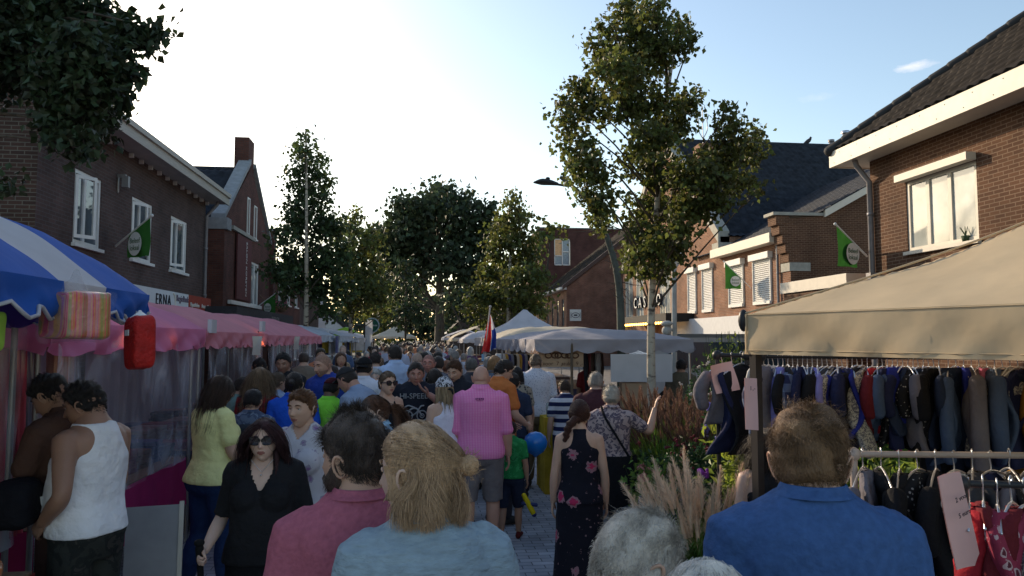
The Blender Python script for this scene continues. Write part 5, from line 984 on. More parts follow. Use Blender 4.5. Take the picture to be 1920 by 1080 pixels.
hangrow('steel rack', rb0, rb1, 1.50, [('jacket', 'grey', .5, .42), ('shirt', 'black', .6, .42), ('shirt', 'black', .62, .44), ('dress', 'spotted', .8, .42), ('shirt', 'black', .6, .42), ('dress', 'cow-spotted', .95, .44), ('shirt', 'charcoal', .6, .42), ('dress', 'navy', .9, .44), ('dress', 'spotted', .8, .4), ('shirt', 'grey', .55, .42), ('dress', 'black', .8, .42), ('shirt', 'charcoal', .6, .42)], 11, 55, 30)
rc0, rc1 = camw((1790-960)/1400*2.45, 2.45), camw((2000-960)/1400*2.4, 2.4); rail('nearest rack at the bottom right corner', rc0, rc1, 1.535, .012, DARKMETAL)
hangrow('corner rack', rc0, rc1, 1.535, [('top', 'crimson', .30, .22), ('top', 'maroon', .34, .24), ('dress', 'floral', .42, .26), ('dress', 'maroon', .45, .26), ('dress', 'floral', .4, .26), ('dress', 'paisley', .42, .28), ('dress', 'paisley', .45, .28), ('top', 'grey', .4, .26)], 13, 50, 20)
PK = (.70, .42, .38)
paper('price_card', 'pink card curving from the short rack end left of the tent', 1357, 708, 5.25, .155, .20, PK, .02, 12, lines=None, roll=-12); paper('price_card', 'tall narrow pink card tied to the dark tent leg', 1407, 757, 3.84, .055, .26, PK, .004, 0, lines=[('1,-', .03, .08)])
paper('price_card', 'big pink handwritten card leaning on the nearest corner rack', 1790, 975, 2.38, .07, .30, PK, .004, 25, roll=-14, lines=[('2 voor', .022, .08), ('5 euro', .022, .03)])
# ================================================================ PLANTS
GL = pm('leaf_green', (.085, .17, .04), rough=.5, var=.3, scale=6, transl=.35, island=.4, hue=.03); GDK = pm('leaf_deep', (.022, .055, .022), rough=.5, var=.3, scale=6, transl=.25, island=.4); GYL = pm('leaf_lime', (.14, .20, .045), rough=.5, var=.3, scale=6, transl=.4, island=.35, hue=.02)
PLUME = pm('plume_cream', (.80, .62, .45), rough=.9, var=.15, scale=20, island=.25, transl=.3); PLR = pm('plume_red', (.22, .13, .09), rough=.9, var=.3, scale=6, island=.45, transl=.35, hue=.02)
POT = pm('pot_black', (.02, .02, .022), rough=.5)
def blades(m, base, n, h, spr, w=.006, seed=0, mat=0):
    r = np.random.default_rng(seed); th = r.uniform(0, 2*np.pi, n); out = r.uniform(.1, 1, n)*spr; L = h*r.uniform(.55, 1.05, n); k = 6; V = []; p0 = np.array(base)+np.stack([np.cos(th)*.06, np.sin(th)*.06, 0*th], 1)*r.uniform(0, 1, (n, 1)); dirs = np.stack([np.cos(th), np.sin(th), 0*th], 1); side = np.stack([-np.sin(th), np.cos(th), 0*th], 1); P = []
    for f in np.linspace(0, 1, k+1): q = p0+dirs*(out*f**1.7)[:, None]+np.array((0, 0, 1))*(L*np.sin(f*1.75)/np.sin(1.5708))[:, None]; ww = w*(1-f)**.7+.0006; P.append(np.stack([q-side*ww, q+side*ww], 1))
    P = np.stack(P, 1).reshape(n, -1, 3); b = np.arange(n)[:, None]*(2*(k+1)); F = np.concatenate([b+np.array([2*i, 2*i+1, 2*i+3, 2*i+2]) for i in range(k)]); m.add(P.reshape(-1, 3), F, mat, True)
def plume(m, a, d, L, r0, seed=0, mat=0, hairs=130):
    r = np.random.default_rng(seed); d = d/np.linalg.norm(d); m.tube([a, a+d*L*.3, a+d*L*.7, a+d*L], [r0*.3, r0*.5, r0*.4, r0*.08], 6, mat, sub=2); t = r.uniform(.0, .97, hairs); q = r.normal(0, 1, (hairs, 3)); q -= d*(q@d)[:, None]; q /= np.linalg.norm(q, axis=1)[:, None]; rad = r0*1.7*np.sin(np.clip(t*.9+.12, 0, 1)*np.pi)**.6
    c = a+d*(t*L)[:, None]; e = c+q*rad[:, None]+d*.035; s = np.cross(q, d)*.0016; V = np.stack([c-s, c+s, e+s*.4, e-s*.4], 1).reshape(-1, 3); m.add(V, np.arange(4*hairs).reshape(-1, 4), mat, False)
def pot(t, base, r=.14, h=.22): m = MB(); m.lathe([(0, 0), (r*.75, 0), (r, h), (r*1.06, h), (r*1.06, h*.88), (r*.9, h*.9), (0, h*.86)], 18, c=base); m.build('pot', POT, t)
def grassplant(lab, px, py, d, z0, h, spr, npl, plL, pr, pm_, n=700, seed=0, name='ornamental_grass', side=0., fan=38, pz=(.55, .75)):
    q = at(px, py, d); b = np.array((q[0], q[1], z0)); t = thing(name, b, lab, 'plant'); r = np.random.default_rng(seed); pot(t, b); m = MB(); blades(m, b+np.array((0, 0, .2)), n, h*.72, spr, seed=seed); m.build('blades', GL, t)
    m = MB(); st = MB()
    for i in range(npl):
        an = r.uniform(-fan, fan); az = r.uniform(0, 2*np.pi); dv = cR*math.sin(R(an))+cF*math.cos(az)*.25+np.array((0, 0, math.cos(R(an)))); dv /= np.linalg.norm(dv); s0 = b+np.array((0, 0, .25)); a = s0+dv*h*r.uniform(*pz); st.tube([s0, (s0+a)/2+np.array((0, 0, .03)), a], [.0025, .002, .0018], 4, sub=2, cap=False); dd = dv+np.array((0, 0, -.15*abs(an)/fan))+r.normal(0, .05, 3)
        plume(m, a, dd, plL*r.uniform(.75, 1.15), pr, seed*100+i)
    m.build('plumes', pm_, t); st.build('stalks', GYL, t); return t
grassplant('fountain grass with creamy bottlebrush plumes right of the walking women', 1318, 1000, 4.45, .10, .80, .40, 92, .23, .023, PLUME, n=1900, seed=1, fan=36, pz=(.55, .95))
for i, (px, d, h) in enumerate(((1225, 8.2, 1.38), (1262, 8.6, 1.36), (1300, 8.0, 1.34), (1338, 8.5, 1.30), (1200, 8.9, 1.34), (1245, 7.6, 1.20), (1318, 7.5, 1.18))):
    q = at(px, 700, d); grassplant('reddish fountain grass with glowing russet plumes, %s' % ['in front of the birch trunk', 'second from the left in the red clump', 'in the middle of the red clump', 'at the right end of the red clump', 'leftmost of the red clump', 'low at the front left of the red clump', 'low at the front right of the red clump'][i], px, 700, d, .10, h*.82, .40, 64, .17, .015, PLR, n=500, seed=20+i, fan=30, pz=(.55, .88))
def bush(lab, px, d, z0, r_, n, L, lm, fl=None, nf=0, fr=.02, h=None, name='potted_plant', seed=0, ptop=None, col='plant', dr=.0):
    """leafy perennial with flower heads"""
    q = at(px, 700, d); h = h or r_*2; b = np.array((q[0], q[1], z0)); t = thing(name, b, lab, col); rs = np.random.default_rng(seed); pot(t, b, .13, .2); m = MB(); st = MB(); k = max(5, int(h*22)); pts = []
    for i in range(k):
        an = rs.uniform(0, 2*np.pi); o = rs.uniform(.1, 1)*r_; e = b+np.array((o*math.cos(an), o*math.sin(an), h*rs.uniform(.65, 1))); mid = (b+e)/2+np.array((0, 0, .1*h)); st.tube([b+(0, 0, .15), mid, e], [.006, .004, .002], 5, sub=2, cap=False); c = cr(np.array([b+np.array((0, 0, .2)), mid, e]), 6); pts.append(e)
        for _ in range(n//k): f = rs.uniform(.25, 1); cc = c[int(f*12*.999)]+rs.normal(0, .035, 3); V = cc
        cs = c[(rs.uniform(.2, 1, n//k)*12*.999).astype(int)]+rs.normal(0, .04, (n//k, 3)); leaves(m, cs, L, dr, 0, .22)
    m.build('foliage', lm, t); st.build('stems', GDK, t)
    if fl is not None:
        f_ = MB()
        for i in range(nf):
            e = pts[i % len(pts)]+rs.normal(0, .03, 3)+(0, 0, .01)
            for _ in range(7): f_.ball(e+rs.normal(0, fr*.6, 3), fr*rs.uniform(.4, .8), 6, k=3)
            if nf <= 12: f_.build('flower_head', fl, t); f_ = MB()
        if nf > 12: f_.build('flowers', fl, t)
    return t
FP = lambda n, c: pm('petal_'+n, c, rough=.6, var=.2, transl=.3)
bush('pale green buddleia with a purple flower spike beside the tent leg', 1375, 5.6, .10, .30, 900, .085, GYL, FP('purple', (.35, .07, .45)), 3, .03, 1.35, seed=1)
bush('tall dark green shrub in front of the van, left of the short rack', 1320, 9.3, .12, .36, 2600, .06, GDK, FP('white', (.6, .55, .5)), 10, .02, 1.62, seed=2)
bush('slim green tree-like plant reaching up before the shop windows', 1333, 9.9, .12, .12, 700, .06, GL, None, 0, .02, 2.0, seed=3)
bush('slim pointed plant with yellow tips before the shop windows', 1360, 10.2, .12, .09, 500, .06, GYL, None, 0, .02, 2.0, seed=4)
bush('second slim pointed plant next to the tan tent corner', 1385, 10.2, .12, .09, 500, .06, GYL, None, 0, .02, 2.02, seed=14)
bush('lilac phlox flowering in the shade under the short rack end', 1372, 7.2, .12, .30, 900, .06, GDK, FP('lilac', (.34, .28, .62)), 40, .035, 1.25, seed=5)
bush('leafy plant with pink dahlias at the elbow of the grey-haired woman', 1222, 6.4, .12, .26, 900, .065, GL, FP('salmon', (.62, .26, .24)), 5, .035, .98, seed=6)
bush('dark perennial with small crimson flowers below the red grasses', 1262, 6.9, .12, .36, 1500, .06, GDK, FP('crimson', (.20, .02, .04)), 12, .016, .98, seed=7)
bush('dark perennial with crimson dots right of the salmon dahlias', 1312, 6.7, .12, .34, 1500, .06, GDK, FP('crimson', (.20, .02, .04)), 10, .016, .95, seed=8)
bush('deep green plant filling the gap behind the fountain grass plumes', 1285, 5.7, .10, .40, 1600, .07, GDK, None, 0, .02, .82, seed=9)
bush('low green plant at the foot of the buddleia', 1345, 5.2, .10, .32, 1100, .07, GL, None, 0, .02, .62, seed=10)
bush('lime green sedum clump to the right of the fountain grass', 1372, 4.9, .10, .18, 500, .05, GYL, None, 0, .02, .78, seed=11)
for i, (px, d) in enumerate(((1600, 7.2), (1640, 7.0), (1682, 7.3), (1718, 7.1))):
    bush('bushy plant with pink flower heads seen under the rack, %s' % ['hidden partly by the brown-haired head', 'second from the left', 'third from the left', 'farthest right, next to the jeans'][i], px, d, .12, .30, 1500, .075, GL, FP('pink', (.60, .06, .20)), 30, .022, 1.28, seed=40+i)
for i, (px, d) in enumerate(((1600, 6.4), (1655, 6.3), (1705, 6.5))): bush('low leafy plant in the row below the pink flowers, %s' % ['left one', 'middle one', 'right one'][i], px, d, .12, .32, 900, .09, GYL, None, 0, .02, .85, seed=60+i)
q = at(1238, 890, 5.6); m = MB(); T_ = TM(q[0], q[1], R(-20)); 
for k in range(3): m.box((-.16, -.11, .62+.07*k), (.16, -.095, .68+.07*k), 0, T_); m.box((-.16, .095, .62+.07*k), (.16, .11, .68+.07*k), 0, T_); m.box((-.16, -.094, .62+.07*k), (-.145, .094, .68+.07*k), 0, T_); m.box((.145, -.094, .62+.07*k), (.16, .094, .68+.07*k), 0, T_)
m.box((-.144, -.094, .60), (.144, .094, .62), 0, T_); tag(m.build('plant_crate', pm('crate_grey', (.10, .11, .12)), None, loc=(q[0], q[1], .6)), 'small slatted grey crate of seedlings beside the fountain grass', 'crate')
q = at(1270, 700, 7.2); t = thing('plant_table', (q[0], q[1], .12), 'low dark bench carrying the perennials at the flower stall', 'table'); m = MB(); m.box((q[0]-.7, q[1]-.5, .08), (q[0]+.9, q[1]+1.4, .118)); m.build('bench_top', WOOD, t)
q = at(1032, 800, 9.9); t = thing('counter', (q[0], q[1], 0), 'yellow cloth covered counter between the khaki trousers and the striped boy', 'counter'); m = MB(); m.box((q[0]-.09, q[1]-.1, 0), (q[0]+.11, q[1]+.6, .98)); m.build('cloth_cover', cloth((.50, .36, .04), 'yellow_cloth'), t); m = MB(); m.lathe([(0, 0), (.05, 0), (.06, .12), (.055, .18), (.04, .19)], 14, c=(q[0], q[1], .981)); tag(m.build('glass_jar', pm('jar', (.35, .42, .40), rough=.1, alpha=.6), None, loc=(q[0], q[1], .981)), 'clear jar standing on the yellow counter', 'jar')
# van behind the plants
q = at(1338, 690, 21); t = thing('parked_van', (q[0], q[1], .12), 'white van with big tinted side windows parked behind the plants', 'van'); a = math.atan2(cR[1], cR[0]); Tv = TM(q[0], q[1], a+R(6), .12)
pr_ = [(-2.4, .35), (-2.45, 1.0), (-2.25, 1.35), (-1.75, 1.95), (-1.5, 2.02), (2.3, 2.02), (2.4, 1.9), (2.42, .35)]; m = MB(); 
def vpro(y, ins): return [(x*(1-ins*.02), y, z-(ins*.06 if z > 1.2 else 0)) for x, z in pr_]
R0, R1, R2, R3_ = vpro(-.95, 0), vpro(-.92, 1), vpro(.92, 1), vpro(.95, 0); lo_ = [np.array(vpro(y, i)) for y, i in ((-.82, 1.6), (-.95, 0), (.95, 0), (.82, 1.6))]
m.grid(np.array(lo_), 0, False, True, Tv); m.add(lo_[0], [tuple(range(8))], 0, False, Tv); m.add(lo_[-1], [tuple(range(8))], 0, False, Tv); m.build('body', pm('van_white', (.42, .44, .47), rough=.25, var=.04, coat=.6), t)
VG = pm('van_glass', (.03, .055, .075), rough=.08, var=.4, scale=1, spec=1.)
for a0, a1 in ((-1.95, -1.05), (-.98, .25), (.32, 1.45), (1.5, 2.25)): m = MB(); m.add([(a0+(.12 if a0 < -1.5 else 0), -.965, 1.12), (a1, -.965, 1.12), (a1, -.93, 1.80), (a0+(.55 if a0 < -1.5 else 0), -.93, 1.80)], [(0, 1, 2, 3)], 0, False, Tv); m.build('window', VG, t)
for x in (-1.55, 1.55):
    m = MB(); M_ = Tv@Matrix.Translation((x, -.86, .22))@Matrix.Rotation(R(90), 4, 'X'); m.lathe([(0, -.1), (.30, -.1), (.34, -.05), (.34, .08), (.30, .12), (.19, .12)], 24, T=M_); w_ = m.build('wheel', cloth((.015, .015, .015), 'rubber'), t); m = MB(); m.lathe([(.19, .11), (.16, .09), (.05, .125), (0, .13)], 16, T=M_); m.build('rim', STEEL, w_)
m = MB(); m.box((-2.5, -.5, .62), (-2.42, .5, .8), 0, Tv); m.build('bumper', DARKMETAL, t)
# ================================================================ PEOPLE
def remesh(V, Fs, vox, smooth=2, it_mats=None):
    mb = MB(); mb.V = [V]; mb.n = len(V); mb.F = Fs
    me = bpy.data.meshes.new('tmp'); 
    cnt = np.concatenate([np.full(len(f), f.shape[1]) for f, _, _ in Fs]); lv = np.concatenate([f.ravel() for f, _, _ in Fs]).astype(np.int32)
    me.vertices.add(len(V)); me.vertices.foreach_set('co', V.ravel()); me.loops.add(len(lv)); me.polygons.add(len(cnt)); me.loops.foreach_set('vertex_index', lv)
    me.polygons.foreach_set('loop_start', np.concatenate([[0], np.cumsum(cnt)[:-1]]).astype(np.int32)); me.update(calc_edges=True)
    o = bpy.data.objects.new('tmp', me); C.objects.link(o); md = o.modifiers.new('r', 'REMESH'); md.mode = 'VOXEL'; md.voxel_size = vox; md.use_smooth_shade = True
    if smooth: m2 = o.modifiers.new('s', 'SMOOTH'); m2.iterations = smooth; m2.factor = .5
    dg = bpy.context.evaluated_depsgraph_get(); e = o.evaluated_get(dg); m = e.to_mesh()
    nv = len(m.vertices); v = np.empty(nv*3, np.float32); m.vertices.foreach_get('co', v); nn = np.empty(nv*3, np.float32); m.vertices.foreach_get('normal', nn)
    nl = len(m.loops); li = np.empty(nl, np.int32); m.loops.foreach_get('vertex_index', li); e.to_mesh_clear(); bpy.data.objects.remove(o); bpy.data.meshes.remove(me)
    return v.reshape(-1, 3).astype(float), li.reshape(-1, 4), nn.reshape(-1, 3).astype(float)
def rx(a): c, s = math.cos(a), math.sin(a); return np.array([[1, 0, 0], [0, c, -s], [0, s, c]])
def ry(a): c, s = math.cos(a), math.sin(a); return np.array([[c, 0, s], [0, 1, 0], [-s, 0, c]])
def rz_(a): c, s = math.cos(a), math.sin(a); return np.array([[c, -s, 0], [s, c, 0], [0, 0, 1]])
def headsurf(D, fem=0, fat=0.):
    dx, dy, dz = D[..., 0], D[..., 1], D[..., 2]; t = np.clip(-dz, 0, 1); fr = np.clip(dy, 0, 1); bk = np.clip(-dy, 0, 1)
    x = .0765*dx*(1-(.30+.05*fem-.12*fat)*t**2.0)*(1+.05*np.clip(dz, 0, 1)); y = .0975*dy; z = .117*dz
    y = y+.006*t*fr+.012*t**3; y = np.where(dy < 0, y*(1-.5*sstep(t*1.4)), y); z = np.where(dy < 0, z*(1-.30*sstep(t)*bk**.5), z)
    z = np.where(dz > 0, z*(1-.04*bk), z)
    f = (dy > .15)*sstep((dy-.15)/.3); ax = np.abs(x)
    G = lambda a, s: np.exp(-(a/s)**2)
    pr = sstep((.026-z)/.045)*(z > -.026)+G(z+.026, .0065)*(z <= -.026)
    y = y+f*(.021-.004*fem)*G(x, .0105)*pr+f*.007*G(x, .0185)*G(z+.024, .009)
    y = y-f*.0115*G(ax-.031, .017)*G(z-.012, .0135)+f*.0045*G(z-.031, .008)*G(ax-.026, .024)*(1-.5*fem)
    y = y+f*.004*G(ax-.042, .016)*G(z+.018, .018)+f*.0055*G(x, .021)*(G(z+.0515, .0048)+1.1*G(z+.0635, .006))-f*.003*G(x, .024)*G(z+.0575, .0025)
    y = y-f*.003*G(z+.078, .006)*G(x, .03)+f*.008*G(x, .021)*G(z+.098, .014)+f*.003*G(x, .012)*G(z+.042, .004)*-1
    x = x*(1+.05*fat*G(z+.05, .04))
    return np.stack([x, y, z], -1)
def headgrid(nu, nv):
    t = np.linspace(-np.pi, np.pi, nu, endpoint=False); th = t-.55*np.sin(t); ph = np.linspace(-np.pi/2, np.pi/2, nv); ph = ph+.10*np.sin(2*ph)*-1
    TH, PH = np.meshgrid(th, ph); return np.stack([np.cos(PH)*np.sin(TH), np.cos(PH)*np.cos(TH), np.sin(PH)], -1), TH
def hairline(az, kind='short'):
    a = np.degrees(np.abs(az)); a = np.minimum(a, 180)
    if kind == 'short': return np.interp(a, [0, 28, 48, 68, 82, 96, 125, 180], [.068, .060, .040, .012, -.012, -.018, -.052, -.060])
    if kind == 'long': return np.interp(a, [0, 25, 50, 70, 85, 100, 180], [.072, .062, .034, .004, -.025, -.06, -.085])
    if kind == 'reced': return np.interp(a, [0, 20, 35, 60, 85, 100, 130, 180], [.088, .098, .070, .025, -.005, -.015, -.045, -.055])
    return np.interp(a, [0, 180], [.05, .0])
HAIRS = {}
def hairmat(col):
    k = tuple(col)
    if k not in HAIRS: HAIRS[k] = pm('hair', col, rough=.5, var=.25, scale=30, island=.32, bump=.8, bscale=240, spec=.35, stretch=(1, 1, .25))
    return HAIRS[k]
def strands(mb, P0, dirs, L, w, k=6, grav=.6, curl=0., seed=0, push=None, m=0, flow=None, taper=.25):
    r = np.random.default_rng(seed); n = len(P0); p = P0.copy(); d = dirs/np.linalg.norm(dirs, axis=1)[:, None]; L = np.broadcast_to(np.asarray(L, float), (n,)); out = [p.copy()]; ds = [d.copy()]
    ci = (np.floor(P0*42)@np.array((1, 37, 1369))).astype(int) % 4001; cn = r.normal(0, 1, (k+1, 4001, 3)); cv = cn[k, ci]
    for i in range(k):
        cv = cv*.55+cn[i, ci]*.85+r.normal(0, 1, (n, 3))*.28
        d = d+np.array((0, 0, -grav/k*2.2))+cv*curl*.35
        if flow is not None: d = d+flow(p, i)*.5
        d /= np.linalg.norm(d, axis=1)[:, None]; p = p+d*(L/k)[:, None]
        if push is not None: p = push(p)
        out.append(p.copy()); ds.append(d.copy())
    P = np.stack(out, 1); Dv = np.gradient(P, axis=1); nrm = P-np.array((0, .0, -.0)); side = np.cross(Dv, nrm+r.normal(0, .35, (n, 1, 3))*np.linalg.norm(nrm, axis=2).mean()); side /= np.linalg.norm(side, axis=2)[..., None]+1e-9
    wd = (np.linspace(1, taper, k+1)*w)[None, :, None]*r.uniform(.6, 1.4, (n, 1, 1)); A = P-side*wd*.5; B = P+side*wd*.5
    V = np.stack([A, B], 2).reshape(n, -1, 3); m2 = 2*(k+1); base = np.arange(n)[:, None]*m2
    F = np.concatenate([base+np.array([2*i, 2*i+1, 2*i+3, 2*i+2]) for i in range(k)], 0); mb.add(V.reshape(-1, 3), F, m, True)
def outhead(th, hs=1.):
    def f(p):
        q = p/np.array((.078+th, .100+th, .118+th))/hs; l = np.linalg.norm(q, axis=1); bad = (l < 1) & (p[:, 2] > -.10)
        p = p.copy(); p[bad] = p[bad]/l[bad][:, None]; return p
    return f
HAND = {}
def handmesh(curl=.5, side=1, grip=False, n=6):
    """wrist at origin, fingers along -z, palm facing -x*side (inward)"""
    m = MB(); m.tube([(0, 0, .015), (0, 0, -.02), (0, .002, -.05), (0, .002, -.088)], [(.017, .026), (.014, .034), (.0135, .041), (.012, .038)], 10, sub=2)
    for k, (y, l, z0) in enumerate(((.030, .070, -.086), (.010, .080, -.092), (-.010, .074, -.090), (-.029, .058, -.082))):
        p = np.array((0, y, z0)); a = (1.0 if grip else .25)*curl*.9+.03*k; pts = [p+np.array((0, 0, .02)), p]; dirn = 0.
        for s_, fr in ((.45, 1.), (.30, 1.3), (.25, .9)):
            dirn += a*fr*(1.5 if grip else 1.2); p = p+np.array((-side*math.sin(dirn), (.02 if k == 0 else 0), -math.cos(dirn)))*l*s_; pts.append(p)
        m.tube(pts, [.0095, .009, .0082, .0076, .0062], n)
    b = np.array((-side*.008, .030, -.030)); m.tube([b, b+np.array((-side*.012, .018, -.022)), b+np.array((-side*(.024 if grip else .018), .020 if grip else .026, -.048)), b+np.array((-side*(.038 if grip else .02), .008 if grip else .03, -.062))], [.013, .0115, .0095, .0072], n)
    return m
TORSO = {'m': [(.78, .10, .08, 0), (.84, .150, .105, -.005), (.92, .170, .118, -.01), (1.0, .160, .112, -.005), (1.08, .150, .106, .005), (1.17, .155, .112, .008), (1.28, .172, .120, .0), (1.36, .180, .118, -.008), (1.415, .170, .098, -.015), (1.455, .125, .078, -.018), (1.485, .075, .064, -.014), (1.53, .056, .058, .0), (1.60, .052, .056, .015)],
 'f': [(.78, .11, .08, 0), (.84, .165, .112, -.01), (.91, .182, .124, -.015), (.98, .165, .112, -.008), (1.07, .135, .095, .003), (1.16, .138, .098, .008), (1.27, .153, .108, .005), (1.35, .160, .102, -.006), (1.405, .152, .085, -.012), (1.445, .108, .068, -.015), (1.475, .062, .055, -.010), (1.53, .047, .049, .003), (1.60, .044, .048, .015)]}
SKIN = {}
def skinmat(c):
    if tuple(c) not in SKIN:
        m = pm('skin', c, rough=.5, var=.10, scale=9, bump=.12, bscale=160, spec=.4); b = m.node_tree.nodes['Principled BSDF']
        try: b.inputs['Subsurface Weight'].default_value = .12; b.inputs['Subsurface Scale'].default_value = .02; b.inputs['Subsurface Radius'].default_value = (1, .35, .2)
        except Exception: pass
        SKIN[tuple(c)] = m
    return SKIN[tuple(c)]
LIP = pm('lips', (.30, .12, .10), rough=.45, var=.1); EYEW = pm('eye_white', (.6, .58, .55), rough=.2, var=.05); IRIS = pm('iris', (.04, .03, .02), rough=.1)
ARM = {'down': ((.20, -.04, -1), (.06, .22, -1)), 'swing': ((.16, .25, -1), (.05, .55, -1)), 'fwd': ((.25, .25, -1), (-.25, 1, -.1)), 'low': ((.2, .15, -1), (-.3, .9, -.5)), 'hip': ((.55, -.35, -1), (-.45, .75, -.55)),
       'face': ((.35, .75, -.45), (-.75, .30, .85)), 'up': ((.75, .30, -.55), (.25, .25, 1)), 'pole': ((.30, -.05, -1), (.10, .75, -.42)), 'cross': ((.25, .3, -1), (-1.1, .6, .15)), 'back': ((.2, -.3, -1), (.1, .0, -1))}
PN = 0
def person(label, px, py, d, face=0, H=None, sex='m', skin=(.42, .25, .17), hair=(.05, .035, .025), style='short', top='tee', topc=(.2, .2, .2), bot='trousers', botc=(.04, .045, .06), shoe=(.05, .05, .05),
           w=1., belly=0., arms=('down', 'down'), lean=0., head=(0, 0, 0), walk=0., hs=1., near=0, group=None, hlen=.3, beard=None, glasses=None, low=False, topm=None, botm=None, xy=None, z0=0., cap=None, sleeve=None, neck=.03, vneck=None, bust=1., fat=0., scarf=None, hcurl=None, hv=1.):
    global PN; PN += 1; sd = PN
    p = at(px, py, d); Hh = H or p[2]-.012; s = Hh/(1.75-neck); fem = 1 if sex == 'f' else 0; hs = hs*.98*(1 if near else 1)
    T_ = [tuple(q) for q in TORSO[sex]]; skm = skinmat(skin)
    LN = R(lean); piv = np.array((0, 0, .95))
    def bend(q, full=None):
        q = np.asarray(q, float); sh = q.shape; q = q.reshape(-1, 3); a = -LN*sstep((q[:, 2]-.90)/.30); c, sn = np.cos(a), np.sin(a); v = q-piv
        return (np.stack([v[:, 0], c*v[:, 1]-sn*v[:, 2], sn*v[:, 1]+c*v[:, 2]], 1)+piv).reshape(sh)
    def torso(m, inf, za, zb, hem=0., bot_ext=None, sub=3):
        z = np.array([q[0] for q in T_]); hw = np.array([q[1] for q in T_]); hd = np.array([q[2] for q in T_]); yo = np.array([q[3] for q in T_]); Z_ = np.linspace(za, zb, 26 if not low else 12)
        Zs = Z_-(.016*sstep((Z_-1.30)/.08) if inf > 0 else 0); W_ = np.interp(Zs, z, hw)*(1+(w-1)*np.interp(Z_, [1.0, 1.5], [1.1, .55])); D_ = np.interp(Zs, z, hd)*(1+(w-1)*.9*np.interp(Z_, [1.3, 1.5], [1, .4])); Y_ = np.interp(Z_, z, yo)
        b = belly*np.exp(-((Z_-1.08)/.14)**2); D_ = D_+b*.5; Y_ = Y_+b*.5; W_ = W_+b*.3
        W_ = W_+inf*np.interp(Z_, [za, za+.15, 1.40, zb], [1.+hem, 1.3, 1., .6]); D_ = D_+inf*np.interp(Z_, [za, za+.15, 1.40, zb], [1.+hem, 1.35, 1., .6])
        if bot_ext is not None:
            for i, zz in enumerate(Z_): 
                a_ = bot_ext(zz); 
                if a_: W_[i] = max(W_[i], a_[0]) if a_[2] else a_[0]; D_[i] = max(D_[i], a_[1]) if a_[2] else a_[1]
        if inf and top in ('tank', 'halter', 'dress') and zb > 1.2: W_ = np.minimum(W_, np.interp(Z_, [1.30, 1.36, 1.42, 1.5], ([.2, .150, .118, .098] if not fem else ([.19, .105, .080, .058] if top == 'halter' else [.19, .118, .095, .080]))))
        n = 28 if not low else 14; an = np.linspace(0, 2*np.pi, n, endpoint=False); ca, sa = np.cos(an), np.sin(an); ex = .86
        ca = np.sign(ca)*np.abs(ca)**ex; sa = np.sign(sa)*np.abs(sa)**ex
        G = np.stack([W_[:, None]*ca, D_[:, None]*sa+Y_[:, None], np.broadcast_to(Z_[:, None], (len(Z_), n))], -1); G = bend(G)
        c0 = G[0].mean(0); c1 = G[-1].mean(0); G = np.concatenate([(G[:1]*0+c0), (G[:1]*.5+c0*.5), G, (G[-1:]*.5+c1*.5), G[-1:]*0+c1]); m.grid(G, 0, True, True)
        if fem and zb > 1.2:
            for q in (-1, 1): m.ball(bend(np.array((q*.072*w, .075+.015*bust+inf, 1.265))), (.062*bust+inf, .055*bust+inf*.6, .060*bust+inf), 12)
    shw = (.164 if not fem else .146)*(1+(w-1)*.6); S = {}
    for i, sdn in enumerate((-1, 1)):
        a = arms[i]; u, f = (ARM[a] if isinstance(a, str) else a); u = np.array(u, float)*(sdn, 1, 1); f = np.array(f, float)*(sdn, 1, 1); u /= np.linalg.norm(u); f /= np.linalg.norm(f)
        if LN and isinstance(a, str): u = rx(-LN*.4)@u; f = rx(-LN*.5)@f
        sh_ = bend(np.array((sdn*shw, -.012, 1.40))); el = sh_+u*.285; wr = el+f*.245; S[sdn] = (sh_, el, wr, u, f)
    def arm(m, sdn, inf, t0=0., t1=2., flare=0.):
        sh_, el, wr, u, f = S[sdn]; g_ = 1+(w-1)*.8-(.12 if fem else 0); P = np.array([sh_-u*.0+np.array((-sdn*.03, 0, .0)), sh_, sh_+u*.09, sh_+u*.2, el-u*.02, el+f*.03, el+f*.09, el+f*.17, wr]); r = np.array([.050, .058, .052, .045, .040, .041, .041, .033, .026])*g_
        tt = np.array([0, 0, .3, .7, .95, 1.1, 1.35, 1.7, 2.]); k = tt <= t1+1e-6
        Pk = list(P[k]); rk = list(r[k]+inf)
        if not k.all(): i = k.sum(); a_ = (t1-tt[i-1])/(tt[i]-tt[i-1]); Pk.append(P[i-1]*(1-a_)+P[i]*a_); rk.append(r[i-1]*(1-a_)+r[i]*a_+inf+flare)
        m.tube(Pk, rk, 14 if not low else 8, sub=2)
    hipx = .088*(1+(w-1)*.8); Lg = {}
    for sdn in (-1, 1):
        sw = walk*sdn; K = np.array((sdn*(hipx+.008), .02+.13*sw, .49)); A = np.array((sdn*(hipx+.01), -.01+.24*sw-(.06 if sw < 0 else 0), .09+(.03 if sw < 0 else 0))); Lg[sdn] = (np.array((sdn*hipx, 0, .88)), K, A)
    def leg(m, sdn, inf, t1=2., wide=0.):
        h, K, A = Lg[sdn]; g_ = 1+(w-1)*.9; P = np.array([h, h*.6+K*.4, K, K*.62+A*.38+(0, -.015, 0), A*.95+K*.05]); r = np.array([.092, .076, .054, .053, .036])*g_+inf+wide*np.array([0, .3, .6, .8, 1.]); tt = np.array([0, .4, 1, 1.4, 2]); k = tt <= t1; Pk = list(P[k]); rk = list(r[k])
        if not k.all(): i = k.sum(); a_ = (t1-tt[i-1])/(tt[i]-tt[i-1]); Pk.append(P[i-1]*(1-a_)+P[i]*a_); rk.append(r[i-1]*(1-a_)+r[i]*a_)
        m.tube(Pk, rk, 14 if not low else 8, sub=3)
